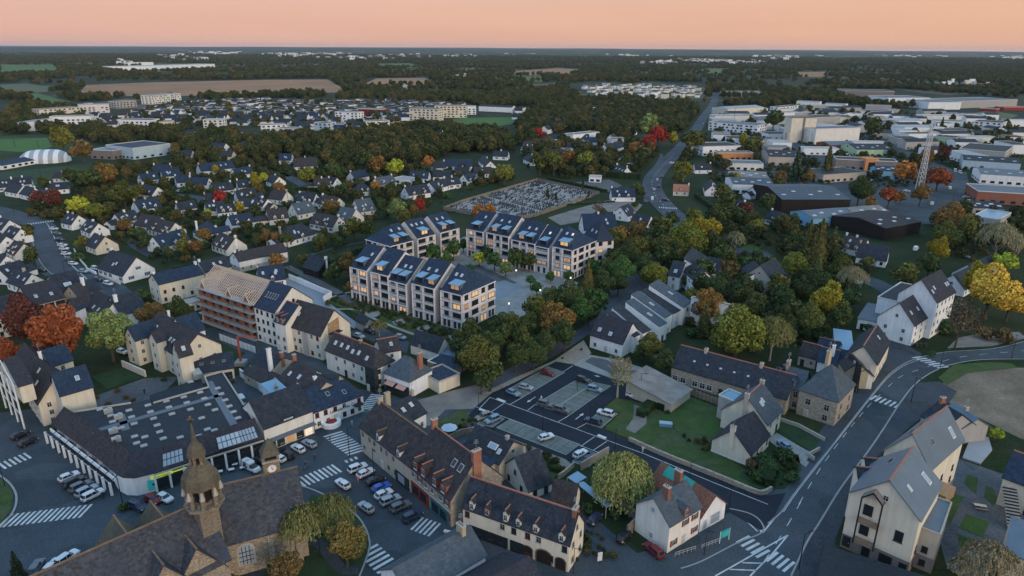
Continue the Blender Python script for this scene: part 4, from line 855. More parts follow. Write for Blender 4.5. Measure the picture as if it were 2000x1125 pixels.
B('long_house', 'cream four-gabled residence with brown streaked roof beside the plaza', 'building', [
    ('g', (349, 698), (276, 650), (429, 671), 742, 5.0, 'cream', 'slate_brown', dict(win={'F': (7, 3), 'G': (3, 2)}, sk=[(0, .3, .35), (0, .38, .35), (0, .8, .45)], ch=[(.85, .6, .6, .9, 'white')])),
    ('g', (264, 665), (310, 649), (246, 656), 715, 3.4, 'cream', 'slate_blue', dict(win={'G': (1, 3), 'F': (2, 3)})),
    ('g', (350, 697), (375, 690), (329, 688), 10.4, 3.6, 'cream', 'slate_violet', dict(win={'G': (1, 3)}, sk=[(0, .5, .4)])),
    ('g', (306, 668), (324, 662), (295, 660), 9.5, 2.4, 'cream', 'slate_violet', dict(win={'G': (1, 3)})),
    ('g', (400, 643), (362, 655), 9.0, 9, 4.2, 'white', 'slate_blue', dict()),
    ('m', (367, 733), (456, 719), (352, 711), 3.2, 1.2, 'cream', 'slate', dict(win={'x': [('F', .82, 1.2, 'd', (3.2, 2.2), 'door', DM)]}, sk=[(0, .3, .5, 'd'), (0, .55, .5, 'd'), (0, .8, .5, 'd')]))])
B('restaurant', 'white restaurant with dark hipped roof and black lettering beside the zebra crossing', 'restaurant', [
    ('hC', (709, 771), (612, 806), 11.5, 803, 3.6, 'white', 'slate_blue', dict(win={'F': (6, 2, 'wr')}, ch=[(.62, .75, .9, 1.0, 'white')], sk=[(0, .6, .5, 'd'), (0, .3, .35, 'd')]))])
REST = B.__name__
B('shop_house', 'grey slate shop house with zinc dormer box and lit shop window', 'shop', [
    ('g', (610, 803), (515, 839), 12.5, 846, 4.8, 'warm_white', 'slate', dict(win={'F': (5, 1, 'n'), 'x': []}, dm=[(0, .5, 's', 3.6, 'flat_roof', .9, 'n')], ov=.2))])
B('old_house', 'stone house with one tall white and two brick chimneys behind the shop house', 'house', [
    ('g', (528, 727), (487, 709), 8.5, 752, 2.8, 'beige', 'slate', dict(ch=[(.02, .5, 1.0, 1.6, 'brick'), (.02, .05, 1.1, 4.0, 'white')], win={'F': (3, 1, 't')})),
    ('m', (533, 758), (475, 728), 4.0, 3.0, 1.0, 'beige', 'slate_brown', dict(win={'F': (3, 1)}))])
B('old_house', 'long brown mossy slate roof with brick chimney between lane and restaurant', 'house', [
    ('g', (600, 790), (540, 745), 11.0, 5.0, 4.2, 'beige', 'slate_brown', dict(ch=[(1.0, .5, .9, 1.8, 'brick')], sk=[(0, .85, .5), (0, .6, .6), (0, .5, .3), (1, .6, .4)])),
    ('g', (655, 770), (600, 770), 9.0, 5.0, 3.2, 'beige', 'slate', dict()),
    ('m', (568, 768), (540, 778), 8.0, 5.6, .8, 'white', 'zinc_light', dict(win={}, ch=[(.5, .5, .8, .5, 'stone')]))])
B('street_house', 'two-storey white house with red ridge and green corner shop on the street', 'building', [
    ('hC', (730, 721), (636, 683), (770, 703), 760, 4.0, 'warm_white', 'slate_brown', dict(rc='ridge_red', win={'F': (6, 2), 'G': (2, 2, 'd')}, sk=[(0, .88, .5), (0, .75, .5), (0, .62, .5), (0, .5, .4), (0, .38, .45), (0, .2, .35)], ch=[(.45, .5, .8, .7, 'brick')])),
    ('g', (783, 683), (745, 690), 7.5, 5.6, 2.6, 'white', 'slate_brown', dict(rc='ridge_red', sk=[(0, .4, .5, 'b')])),
    ('f', (731, 722), (712, 715), (738, 719), 7.2, 0, 'dark_front', 'flat_roof', dict(win={'F': (2, 2, 'p'), 'G': (2, 2, 'p')}, parapet=0))])
B('shop_house', 'white hip-roofed shop with pink awnings and a big brick chimney', 'shop', [
    ('h', (800, 745), (750, 727), (852, 724), 778, 4.3, 'white', 'slate_grey', dict(win={'F': (3, 1, 'w'), 'G': []  or (0, 1)}, ch=[(.12, .62, 1.5, 1.6, 'brick')], z0=0)),
    ('f', (857, 747), (898, 731), 8.0, 3.4, 0, 'cream', 'slate_blue', dict(win={}))])
fr = frame_px((800, 745), (750, 727), (852, 724), 778)
q = MB(); X = lambda x, y, z: fr['c'] + fr['ux'] * x + fr['uy'] * y + Vector((0, 0, z))
q.beam(X(.3, -.12, 1.6), X(fr['a'] - .3, -.12, 1.6), .2, 'dark_front', 3.0); o = q.obj('shop_facade'); tag(o, 'dark shop front under the pink awnings', 'shop front')
for t in (.27, .70):
    q = MB(); p = [X(fr['a'] * (t - .17), -.2, 3.1), X(fr['a'] * (t + .17), -.2, 3.1), X(fr['a'] * (t + .17), -1.5, 2.5), X(fr['a'] * (t - .17), -1.5, 2.5)]
    q.quad8(p, [v + Vector((0, 0, .06)) for v in p], 'awning_pink'); o = q.obj('awning'); tag(o, 'pink shop awning ' + ('nearer the big blank gable' if t < .5 else 'nearer the alley'), 'awning', 'pink awnings of the hip-roofed shop')
B('barn', 'low barn with dark gable beside the apartment garden', 'barn', [('g', (855, 688), (802, 671), (884, 676), 708, 3.4, 'warm_white', 'slate', dict(win={}))])
B('garage', 'small slate-roofed garage at the edge of the apartment garden', 'garage', [('g', (713, 634), (694, 624), (725, 626), 3.0, 1.6, 'grey_wall', 'slate', dict(win={'G': (1, 1, 'p')}))])
B('shed', 'blue-roofed lean-to sheds behind the hip-roofed shop', 'shed', [('m', (884, 702), (858, 697), 5.0, 2.8, .6, 'grey_wall', 'zinc', dict(win={})), ('g', (888, 720), (850, 712), 6.5, 3.0, 1.8, 'grey_wall', 'slate_blue', dict(win={})), ('f', (852, 712), (835, 706), 5, 3.0, 0, 'wood', 'flat_roof', dict(win={}))])
rt, fs = B('residence', 'cream three-storey residence with brown roof and wood-clad gable', 'building', [
    ('g', (626, 656), (556, 634), (683, 631), 704, 6.2, 'cream', 'slate_brown', dict(win={'F': (6, 3, 'wwr'), 'G': (0, 1)}, sk=[(0, .78, .5), (0, .84, .5)]))])
X = fs[0]['X']; b_ = fs[0]['b']; he = fs[0]['he']; k = MB(); k.quad8([X(-.15, b_ * .25, 2), X(-.02, b_ * .25, 2), X(-.02, b_ * .62, 2), X(-.15, b_ * .62, 2)], [X(-.15, b_ * .25, he + 2.6), X(-.02, b_ * .25, he + 2.6), X(-.02, b_ * .62, he + 3.6), X(-.15, b_ * .62, he + 3.6)], 'wood'); k.obj('wood_cladding', rt, rt.location)
k = MB(); k.box(tuple(X(-1.0, b_ * .42, 7.6)), (2.0, b_ * .34, .2), 'slate', math.atan2(fs[0]['ux'].y, fs[0]['ux'].x)); k.obj('porch_roof', rt, rt.location)
k = MB(); c_ = X(fs[0]['a'] * .42, -.05, 0); k.box((c_.x, c_.y, 3.6), (2.2, .5, 7.2), 'grey_wall', math.atan2(fs[0]['ux'].y, fs[0]['ux'].x)); k.obj('stair_recess', rt, rt.location)
for t, z in ((.3, he + 2.3), (.55, he + 2.6)): fs[0]['place']('G', t, z, 's' if t > .5 else 'n', (1, 1.4))
# dark roofed link and building site
rt, fs = B('building_site', 'unfinished red brick apartment building with bare roof timbers behind the crane base', 'building site', [
    ('g', (557, 634), (536, 627), 11, 9.4, 4.6, 'warm_white', 'slate_blue', dict(rc='ridge_red', win={'F': (2, 2, 't')}, dm=[(0, .3, 'g', 1.3, 'brick', 1.8), (0, .72, 'g', 1.3, 'brick', 1.8)])),
    ('g', (536, 611), (496, 598), (605, 583), 679, 6.2, 'warm_white', 'slate_blue', dict(win={'F': (4, 4, 'p'), 'G': (2, 3, 'p')}, sk=[(0, .3, .5, 'd', (.5, 2)), (0, .42, .5, 'd', (.5, 2)), (0, .54, .5, 'd', (.5, 2)), (0, .66, .5, 'd', (.5, 2)), (0, .78, .5, 'd', (.5, 2))]))])
fr = fs[1]; c = fr['c'] + fr['ux'] * fr['a']; ux, uy, b_, he, hr = fr['ux'], fr['uy'], fr['b'], fr['he'], fr['hr']
La = (P(388, 568, he - 1) - Vector((c.x, c.y, he - 1))).dot(ux); X = lambda x, y, z: c + ux * x + uy * y + Vector((0, 0, z)); ro = rt.location
nb = 7; bw = La / nb
for j in range(5):
    z = 3.0 * j + .2; k = MB(); k.quad8([X(0, -1.3, z - .25), X(La, -1.3, z - .25), X(La, b_, z - .25), X(0, b_, z - .25)], [X(0, -1.3, z), X(La, -1.3, z), X(La, b_, z), X(0, b_, z)], 'concrete'); k.obj('floor_slab', rt, ro)
for i in range(nb + 1):
    for j in range(4):
        z = 3.0 * j + .2; k = MB(); x = i * bw; w_ = .9 if i % 2 == 0 else .45
        k.beam(X(max(.3, min(La - .3, x)), .2, z + 1.38), X(max(.3, min(La - .3, x)) + .01, 1.3, z + 1.38), w_ * 1.5, 'brick', 2.74); k.obj('brick_pier', rt, ro)
for j in range(4):
    k = MB(); z = 3.0 * j + .2
    for i in range(nb):
        if (i + j) % 3: k.beam(X(i * bw + .8, 1.9, z + 1.38), X(i * bw + bw * .55, 1.9, z + 1.38), .25, 'brick', 2.7)
        k.beam(X(i * bw, 4.6, z + 1.38), X(i * bw + bw, 4.6, z + 1.38), .25, 'brick_dark', 2.7)
    k.obj('brick_wall', rt, ro)
    k = MB(); k.beam(X(La, 0, z + 1.38), X(La, b_, z + 1.38), .3, 'warm_white' if j == 0 else 'brick', 2.74); k.obj('brick_wall', rt, ro)
n = 30
for i in range(n + 1):
    x = La * i / n; k = MB(); zb = he + .25; w_ = .14
    k.beam(X(x, -.3, zb), X(x, b_ / 2, hr), w_, 'timber', .22); k.beam(X(x, b_ + .3, zb), X(x, b_ / 2, hr), w_, 'timber', .22)
    if i % 3 == 0: k.beam(X(x, b_ * .25, zb + (hr - zb) * .5), X(x, b_ * .75, zb + (hr - zb) * .5), w_, 'timber', .2)
    k.obj('rafter', rt, ro)
for t in np.linspace(0, 1, 11):
    k = MB(); y = -.3 + (b_ / 2 + .3) * t; z = he + .4 + (hr - he - .2) * t; k.beam(X(0, y, z), X(La, y, z), .12, 'timber', .1); k.obj('batten', rt, ro)
    if .12 < t < .9:
        pass
k = MB(); k.quad8([X(2, b_ * .1, he + (hr - he) * .2), X(La * .72, b_ * .1, he + (hr - he) * .2), X(La * .72, b_ * .42, hr - 1.0), X(2, b_ * .42, hr - 1.0)], [X(2, b_ * .1, he + .12 + (hr - he) * .2), X(La * .72, b_ * .1, he + .12 + (hr - he) * .2), X(La * .72, b_ * .42, hr - .88), X(2, b_ * .42, hr - .88)], 'corrugated'); k.obj('roof_underlay', rt, ro)
for i, x in enumerate((La * .12, La * .42, La * .9)):
    k = MB(); k.poly([X(x - 1.9, -.1, he), X(x + 1.9, -.1, he), X(x, -.1, he + 3.2)], 'brick'); k.beam(X(x - 2.1, -.3, he - .2), X(x, -.3, he + 3.4), .2, 'timber'); k.beam(X(x + 2.1, -.3, he - .2), X(x, -.3, he + 3.4), .2, 'timber'); k.beam(X(x, -.3, he + 3.4), X(x, b_ * .3, he + 3.4), .16, 'timber'); k.obj('gable_frame', rt, ro)
for i in range(nb):
    if i % 2:
        for j in (1, 2, 3): k = MB(); k.beam(X(i * bw, -1.35, 3 * j + .7), X(i * bw + bw, -1.35, 3 * j + .7), .06, 'metal_light', .9); k.obj('guard_rail', rt, ro)
# cafe and houses behind it
B('cafe', 'pale yellow café with deep blue roof and dark sign over its door', 'café', [
    ('g', (310, 556), (397, 535), (291, 546), 594, 3.0, 'cream', 'slate_blue', dict(win={'F': (5, 2, 'r'), 'G': (2, 2)}, ch=[(.03, .5, .7, .7, 'white'), (.97, .5, .9, 1, 'white')])),
    ('f', (345, 600), (392, 588), 5, 3.0, 0, 'cream', 'concrete', dict(win={'F': (4, 1, 'd')}))])
B('house', 'grey-walled house with blue roof joined to the café', 'house', [('g', (400, 532), (452, 520), 8.5, 5.5, 3.4, 'grey_wall', 'slate', dict(sk=[(0, .45, .5), (0, .7, .5)], ch=[(.02, .5, .8, .8, 'white')]))])
B('house', 'long white house with brown and grey roof on a grey basement', 'house', [('g', (467, 511), (562, 491), 9.0, 532, 2.8, 'white', 'slate_brown', dict(band=('grey_wall', 2.0), ch=[(.02, .5, .7, .8, 'white')], win={'F': (7, 1, 'w'), 'G': (1, 1)}))])
B('terrace_house', 'brown-roofed terrace with open cream balconies among red trees', 'building', [
    ('g', (126, 581), (62, 597), 13, 8.8, 5.2, 'cream', 'slate_violet', dict(win={'F': (3, 3, 'p')}, wsz=(2.8, 1.6), sk=[(0, .3, .3, 'b'), (0, .75, .35, 'b')])),
    ('g', (62, 606), (-20, 624), 12, 7.0, 4.8, 'cream', 'slate_violet', dict(win={'F': (3, 2, 'p')}, sk=[(0, .3, .4, 'b')])),
    ('g', (163, 560), (112, 572), 11, 6.8, 5.0, 'cream', 'slate', dict(sk=[(0, .5, .3, 'p', (2.4, 1.6))])),
    ('g', (198, 566), (160, 575), 10, 6.4, 3.0, 'white', 'slate', dict())])
B('white_chimney_house', 'angular white house with two broad white chimneys and brown slate roofs', 'house', [
    ('g', (196, 621), (160, 599), 11, 645, 4.6, 'white', 'slate_brown', dict(ch=[(.0, .5, 1.1, 1.8, 'white')], sk=[(0, .3, .25, 'b'), (0, .55, .25, 'b')])),
    ('g', (146, 605), (182, 597), (134, 592), 632, 2.6, 'rose_white', 'slate_brown', dict(win={'F': (1, 1, 'p'), 'G': (1, 1)})),
    ('g', (155, 582), (178, 575), 9, 7.5, 3.6, 'beige', 'slate_brown', dict(ch=[(1.0, .4, 1.1, 1.8, 'white')])),
    ('m', (135, 615), (120, 604), 5, 4.5, 1.2, 'white', 'slate_blue', dict(win={}))])
B('village_hall', 'low dark-roofed hall right of the white chimney house', 'hall', [('g', (287, 603), (236, 616), 14, 5.2, 4.4, 'white', 'slate', dict()), ('m', (262, 640), (240, 646), 8, 4.0, 1.2, 'white', 'slate', dict(win={'F': (1, 1)}))])
# shopping hall with a wrap-round slate skirt
def shopping():
    he = solve_h((236, 932), 968); hr = he + 3.4
    ev = [(99, 828), (150, 864), (200, 902), (226, 925), (240, 932), (262, 933), (300, 924), (360, 905), (430, 880), (514, 857)]
    rg = [(125, 794), (170, 822), (215, 853), (240, 871), (256, 884), (262, 885), (300, 876), (350, 861), (415, 843), (497, 816)]
    E_ = [P(x, y, he) for x, y in ev]; Rg = [P(x, y, hr) for x, y in rg]
    rt = root('shopping_hall', (E_[4].x, E_[4].y + 8, 0), 'low shopping hall with flat roof full of pale skylight domes and arcade columns', 'shopping hall'); ro = rt.location
    k = MB(); k2 = MB()
    for i in range(len(E_) - 1):
        (k if i < 4 else k2).quad8([E_[i] - Vector((0, 0, .2)), E_[i + 1] - Vector((0, 0, .2)), Rg[i + 1] - Vector((0, 0, .2)), Rg[i] - Vector((0, 0, .2))], [E_[i], E_[i + 1], Rg[i + 1], Rg[i]], 'slate_brown' if i < 4 else 'slate_violet')
    k.obj('roof', rt, ro); k2.obj('roof', rt, ro)
    zf = hr - .9; top = [P(x, y, zf) for x, y in [(142, 806), (172, 826), (218, 858), (258, 886), (300, 878), (352, 863), (417, 845), (494, 820), (434, 727), (400, 736), (408, 757), (300, 788), (290, 780), (256, 788)]]
    k = MB(); k.quad8([Vector((p.x, p.y, 0)) for p in top], top, 'flat_roof'); k.obj('flat_roof', rt, ro)
    lo = [P(x, y, 3.6) for x, y in [(300, 792), (402, 763), (392, 738), (292, 772)]]; k = MB(); k.quad8([Vector((p.x, p.y, 0)) for p in lo], lo, 'flat_roof'); k.obj('flat_roof', rt, ro)
    k = MB()
    for a_, b_ in ((0, 13), (8, 7), (8, 9), (10, 9), (10, 11)): k.beam(top[a_] + Vector((0, 0, .15)), top[b_] + Vector((0, 0, .15)), .3, 'stone_trim', .4)
    k.obj('parapet', rt, ro)
    k = MB()
    for (x1, y1, x2, y2) in ((180, 843, 435, 770), (408, 745, 460, 835), (236, 810, 246, 840)): strip('', [P(x1, y1, zf + .03), P(x2, y2, zf + .03)], 1.6, 'flat_roof_light', 0, True, k)
    k.obj('roof_walkway', rt, ro)
    # set back walls under the eaves, shop fronts, columns
    k = MB()
    for i in range(len(E_) - 1):
        a_, b_ = [E_[j].lerp(Rg[j], .28 if j < 3 else .04) for j in (i, i + 1)]; k.quad8([Vector((a_.x, a_.y, 0)), Vector((b_.x, b_.y, 0)), Vector((b_.x, b_.y, 0)) + Vector((.2, .3, 0)), Vector((a_.x, a_.y, 0)) + Vector((.2, .3, 0))], [Vector((a_.x, a_.y, he)), Vector((b_.x, b_.y, he)), Vector((b_.x + .2, b_.y + .3, he)), Vector((a_.x + .2, a_.y + .3, he))], 'white' if i < 6 else 'dark_front')
    k.obj('wall', rt, ro)
    A, Bv = Vector((E_[0].x, E_[0].y, 0)), Vector((E_[3].x, E_[3].y, 0)); d = (Bv - A); nrm = Vector((-d.y, d.x, 0)).normalized(); nrm = -nrm if nrm.y > 0 else nrm
    k = MB(); k.beam(A + nrm * .3 + Vector((0, 0, 3.1)), Bv + nrm * .3 + Vector((0, 0, 3.1)), .3, 'white', .8); k.beam(A + nrm * 1.5 + Vector((0, 0, 3.0)), Bv + nrm * 1.5 + Vector((0, 0, 3.0)), .12, 'metal_light', .15)
    k.obj('arcade_beam', rt, ro)
    for i in range(11):
        p = A.lerp(Bv, i / 10); k = MB(); k.box((p.x + nrm.x * 1.5, p.y + nrm.y * 1.5, 1.55), (.42, .42, 3.1), 'white', math.atan2(d.y, d.x)); k.obj('column', rt, ro)
        k = MB(); k.beam(p + nrm * 1.5 + Vector((0, 0, 3.05)), p - nrm * .6 + Vector((0, 0, he - .2)), .09, 'metal_dark'); k.obj('tie_rod', rt, ro)
    for i in range(6):
        p = A.lerp(Bv, (i + .5) / 6) - nrm * 1.6; link('window', WM['p'], rt, p + Vector((0, 0, 1.4)) - ro + nrm * .9, math.atan2(nrm.y, nrm.x) + math.pi / 2, (3.0, 1, 2.2))
    S0, S1 = Vector((E_[6].x, E_[6].y, 0)), Vector((E_[9].x, E_[9].y, 0)); ds = S1 - S0; n2 = Vector((ds.y, -ds.x, 0)).normalized(); n2 = -n2 if n2.y > 0 else n2
    k = MB(); k.beam(S0 + n2 * .25 + Vector((0, 0, he - .35)), S1 + n2 * .25 + Vector((0, 0, he - .35)), .2, 'stone_trim', .35); k.beam(S0 + n2 * .3 + Vector((0, 0, he - .9)), S1 + n2 * .3 + Vector((0, 0, he - .9)), .1, 'metal_dark', .5); k.obj('fascia', rt, ro)
    for i in range(8):
        p = S0.lerp(S1, (i + .5) / 8) + n2 * .12; o = link('shop_window', WM['p'], rt, p + Vector((0, 0, 1.7)) - ro, math.atan2(n2.y, n2.x) + math.pi / 2, (ds.length / 8 * .86, 1, 2.6))
        k = MB(); q_ = S0.lerp(S1, i / 8) + n2 * .3; k.box((q_.x, q_.y, he / 2 - .3), (.4, .4, he - .6), 'white', math.atan2(ds.y, ds.x)); k.obj('column', rt, ro)
    # slope glazing
    for (t0, t1, m_) in ((.08, .26, 'glass_pale'), (.58, .80, 'glass_sky'), (.80, .96, 'glass_pale')):
        def S_(t, u): return E_[6].lerp(E_[9], t).lerp(Rg[6].lerp(Rg[9], t), u) + Vector((0, 0, .12))
        p = [S_(t0, .12), S_(t1, .12), S_(t1, .62), S_(t0, .62)]; k = MB(); k.quad8([v - Vector((0, 0, .1)) for v in p], p, m_)
        for g in range(6): k.beam(S_(t0 + (t1 - t0) * g / 5, .12) + Vector((0, 0, .04)), S_(t0 + (t1 - t0) * g / 5, .62) + Vector((0, 0, .04)), .1, 'metal_dark')
        k.beam(S_(t0, .37) + Vector((0, 0, .04)), S_(t1, .37) + Vector((0, 0, .04)), .1, 'metal_dark'); k.obj('roof_glazing', rt, ro)
    dz = [(195, 800), (216, 812), (220, 824), (237, 836), (252, 802), (257, 815), (262, 828), (263, 853), (267, 866), (281, 871), (283, 854), (289, 792), (294, 805), (300, 818), (307, 831), (312, 844), (319, 857), (325, 784), (330, 796), (336, 809), (352, 855), (359, 776), (365, 787), (372, 800), (388, 862 - 10), (391, 767), (399, 779), (406, 791), (394, 817), (405, 839), (420, 801), (419, 845 - 4), (425, 759), (432, 770), (440, 782), (448, 794), (456, 805), (465, 817), (372, 746)]
    ang = math.atan2(ds.y, ds.x)
    for x, y in dz: p = P(x, y, zf); link('roof_dome', DOME, rt, p - ro, ang, (1.35, 1.0, .8))
    k = MB(); p = P(385, 735, 3.8); k.box((p.x, p.y, 4.5), (2.2, 4.2, 1.5), 'metal_light', ang); k.obj('ventilation_unit', rt, ro)
    for x, y in ((212, 806), (222, 845), (228, 862), (232, 817)): k = MB(); p = P(x, y, zf); k.box((p.x, p.y, zf + .5), (1.8, 1.2, 1.0), 'metal_light', ang); k.cyl((p.x + .3, p.y, zf + 1), (p.x + .3, p.y, zf + 1.4), .3, .3, 'metal_light'); k.obj('ventilation_unit', rt, ro)
    sl = MB(); c_ = E_[8]; p = S0.lerp(S1, .06) + n2 * .35; sl.box((p.x, p.y, he - .85), (4.2, .12, .7), 'sign_yellow', ang); sl.obj('lit_sign', rt, ro)
    sl = MB(); p = S0.lerp(S1, .04) + n2 * .35; sl.box((p.x - .8, p.y, 1.9), (3.4, .12, 2.4), 'sign_teal', ang); sl.box((p.x - .8, p.y - .12, 1.9), (1.6, .08, .5), 'plastic_dark', ang); sl.box((p.x - .8, p.y - .12, 1.9), (.5, .08, 1.6), 'plastic_dark', ang); sl.obj('pharmacy_sign', rt, ro)
    sl = MB(); p = S0.lerp(S1, .2) + n2 * .36; sl.box((p.x, p.y, he - .9), (3.4, .1, .3), 'sign_yellow', ang); sl.obj('lit_sign', rt, ro)
    def letters(txt, p, n_, size, mat, nm_='lettering', par=rt):
        cu = bpy.data.curves.new('lettering', 'FONT'); cu.body = txt; cu.size = size; cu.extrude = .02; cu.align_x = 'CENTER'; cu.align_y = 'CENTER'; cu.materials.append(M(mat)); tmp = bpy.data.objects.new('t', cu); me = bpy.data.meshes.new_from_object(tmp); bpy.data.objects.remove(tmp); o = bpy.data.objects.new(nm_, me); COL.objects.link(o)
        y_ = Vector((0, 0, 1)); z_ = Vector(n_).normalized(); x_ = y_.cross(z_); m = Matrix((x_, y_, z_)).transposed().to_4x4(); m.translation = p
        if par: m.translation = Vector(p) - par.location; o.parent = par
        o.matrix_local = m; return o
    letters('Pharmacie', S0.lerp(S1, .06) + n2 * .43 + Vector((0, 0, he - .85)), n2, .75, 'metal_dark')
    return letters
letters = shopping()
rr = next(o for o, _ in THINGS if o.name == 'restaurant'); f = frame_px((709, 771), (612, 806), 11.5, 803)
n_ = -f['uy']; p = f['c'] + f['ux'] * f['a'] * .40 + n_ * .06
letters('Le Relais du Coq', p + Vector((0, 0, f['he'] * .66)), n_, 1.15, 'metal_dark', 'lettering', rr)
k = MB(); p = f['c'] + f['ux'] * f['a'] * .13 + n_ * .7; k.box((p.x, p.y, 2.8), (2.4, 1.4, .2), 'slate', math.atan2(f['ux'].y, f['ux'].x)); k.obj('porch_roof', rr, rr.location)
q = MB(); p = f['c'] + f['ux'] * f['a'] * .7 + n_ * .5; q.cyl((p.x, p.y, 0), (p.x, p.y, 1.1), 2.4, 2.4, 'white', 14); q.cyl((p.x, p.y, 1.1), (p.x, p.y, 1.3), 1.5, .6, 'red_front', 10); q.obj('round_steps', rr, rr.location)
f = frame_px((610, 803), (515, 839), 12.5, 846); ss = [o for o, _ in THINGS if o.name.startswith('shop_house')][0]; n_ = -f['uy']
for t, m_ in ((.12, 'lit_white'), (.30, 'dark_front'), (.5, 'lit_soft'), (.7, 'dark_front'), (.88, 'dark_front')):
    k = MB(); p = f['c'] + f['ux'] * f['a'] * t + n_ * .08; k.box((p.x, p.y, 1.5), (f['a'] * .15, .15, 2.4), m_, math.atan2(f['ux'].y, f['ux'].x)); k.obj('shop_window', ss, ss.location)
k = MB(); p0, p1 = f['c'] + n_ * .8 + Vector((0, 0, 3.1)), f['c'] + f['ux'] * f['a'] + n_ * .8 + Vector((0, 0, 3.1)); k.beam(p0, p1, 1.6, 'flat_roof_light', .2); k.obj('canopy', ss, ss.location)
# church
def church():
    A = P(75, 1122, 16); Bq = P(375, 989, 16); C2 = P(560, 915, 15); ux = (Bq - A).normalized(); uy = Vector((-ux.y, ux.x, 0))
    rt = root('church', (Bq.x, Bq.y, 0), 'old stone church with slate roofs, open belfry and clock turret', 'church'); ro = rt.location
    nave = dict(c=Vector((A.x, A.y, 0)) - ux * 6 - uy * 7, ux=ux, uy=uy, a=(Bq - A).length + 8, b=14, he=8.5)
    build_vol(rt, ro, nave, 'g', 7.5, 'stone_church', 'slate_church', rc='ridge_gold', win={'F': (4, 1, 't')}, wsz=(1.4, 3.6), ov=.4)
    u2 = (C2 - P(435, 945, 15)).normalized(); v2 = Vector((-u2.y, u2.x, 0)); c0 = P(425, 949, 15)
    ch_ = dict(c=Vector((c0.x, c0.y, 0)) - v2 * 6.4 - u2 * 3, ux=u2, uy=v2, a=(C2 - c0).length + 4.5, b=12.8, he=7.5)
    f2 = build_vol(rt, ro, ch_, 'g', 7.3, 'stone_church', 'slate_church', rc='ridge_gold', win={}, ov=.4)
    # big round-headed window
    k = MB(); X = f2['X']; xx = ch_['a'] * .36
    arc = [(-1.2, 2.2), (1.2, 2.2), (1.2, 5.0)] + [(1.2 * math.cos(t), 5.0 + 1.2 * math.sin(t)) for t in np.linspace(.3, 2.84, 7)] + [(-1.2, 5.0)]
    k.quad8([X(xx + a * 1.25, -.10, (z - 3.8) * 1.12 + 3.8) for a, z in arc], [X(xx + a * 1.25, .0, (z - 3.8) * 1.12 + 3.8) for a, z in arc], 'stone_trim'); k.quad8([X(xx + a, -.16, z) for a, z in arc], [X(xx + a, -.05, z) for a, z in arc], 'glass_pale')
    for g in (-.6, 0, .6): k.beam(X(xx + g, -.2, 2.2), X(xx + g, -.2, 5.9), .08, 'metal_dark')
    for g in (3, 3.9, 4.8): k.beam(X(xx - 1.2, -.2, g), X(xx + 1.2, -.2, g), .08, 'metal_dark')
    k.obj('arched_window', rt, ro)
    # side chapels: (ridge outer end, height, length, sign)
    for (px, py, sgn, w_, hh) in ((286, 972, 1, 6.6, 15), (215, 999, 1, 7.0, 15), (382, 1072, -1, 8.2, 13), (318, 1104, -1, 8.2, 13)):
        p = P(px, py, hh); rel = p - Vector((nave['c'].x, nave['c'].y, 0)); x = rel.dot(ux); y = rel.dot(uy); X = lambda a, b, z: nave['c'] + ux * a + uy * b + Vector((0, 0, z))
        y1 = 7.0; ln = abs(y - y1)
        fr = dict(c=X(x - w_ / 2, y, 0) if sgn < 0 else X(x + w_ / 2, y, 0), ux=uy if sgn < 0 else -uy, uy=ux if sgn < 0 else -ux, a=ln, b=w_, he=hh - 5.8)
        build_vol(rt, ro, fr, 'g' if sgn < 0 else 'hC', 5.8, 'stone_church', 'slate_church' if sgn < 0 else 'slate_moss', rc='ridge_gold', win={}, ov=.35, hipk=.5)
        if sgn < 0:
            k = MB(); k.quad8([fr['c'] - uy * .12 + ux * (w_ / 2 + a) + Vector((0, 0, 3 + z)) for a, z in ((-.8, 0), (.8, 0), (.8, 2.6), (0, 3.4), (-.8, 2.6))], [fr['c'] - uy * .02 + ux * (w_ / 2 + a) + Vector((0, 0, 3 + z)) for a, z in ((-.8, 0), (.8, 0), (.8, 2.6), (0, 3.4), (-.8, 2.6))], 'glass'); k.obj('arched_window', rt, ro)
    # tower base at the crossing, with pent roof stair block
    T = P(400, 985, 17); T = Vector((T.x, T.y, 0)); w = 1.95
    ring = lambda r, z, n=4, o=math.pi / 4: [(T.x + r * math.cos(math.atan2(ux.y, ux.x) + o + 2 * math.pi * i / n), T.y + r * math.sin(math.atan2(ux.y, ux.x) + o + 2 * math.pi * i / n), z) for i in range(n)]
    def scale_top(): pass
    k = MB(); k.quad8(ring(w * 1.12, 0), ring(w * 1.12, 18), 'stone_brown'); k.quad8(ring(w * 1.2, 17.6), ring(w * 1.2, 18.2), 'stone_brown'); k.obj('tower', rt, ro)
    zt = solve_belfry = None
    # belfry: posts, bell cote roof, lantern and finial, heights solved from the picture
    def hz(y, x0=None):
        lo, hi = 5, 60
        for _ in range(40):
            m = (lo + hi) / 2; q = proj((T.x, T.y, m))
            if q[1] > y: lo = m
            else: hi = m
        return (lo + hi) / 2
    z0, z1, z2, z3, z4, z5 = hz(980), hz(943), hz(905), hz(887), hz(864), hz(812)
    k = MB(); k.quad8(ring(w * 1.15, 17), ring(w * 1.35, z0), 'stone_brown'); k.quad8(ring(w * 1.6, z0 - .3, 8, .39), ring(w * 1.6, z0 + .25, 8, .39), 'stone_brown')
    k.obj('belfry_base', rt, ro)
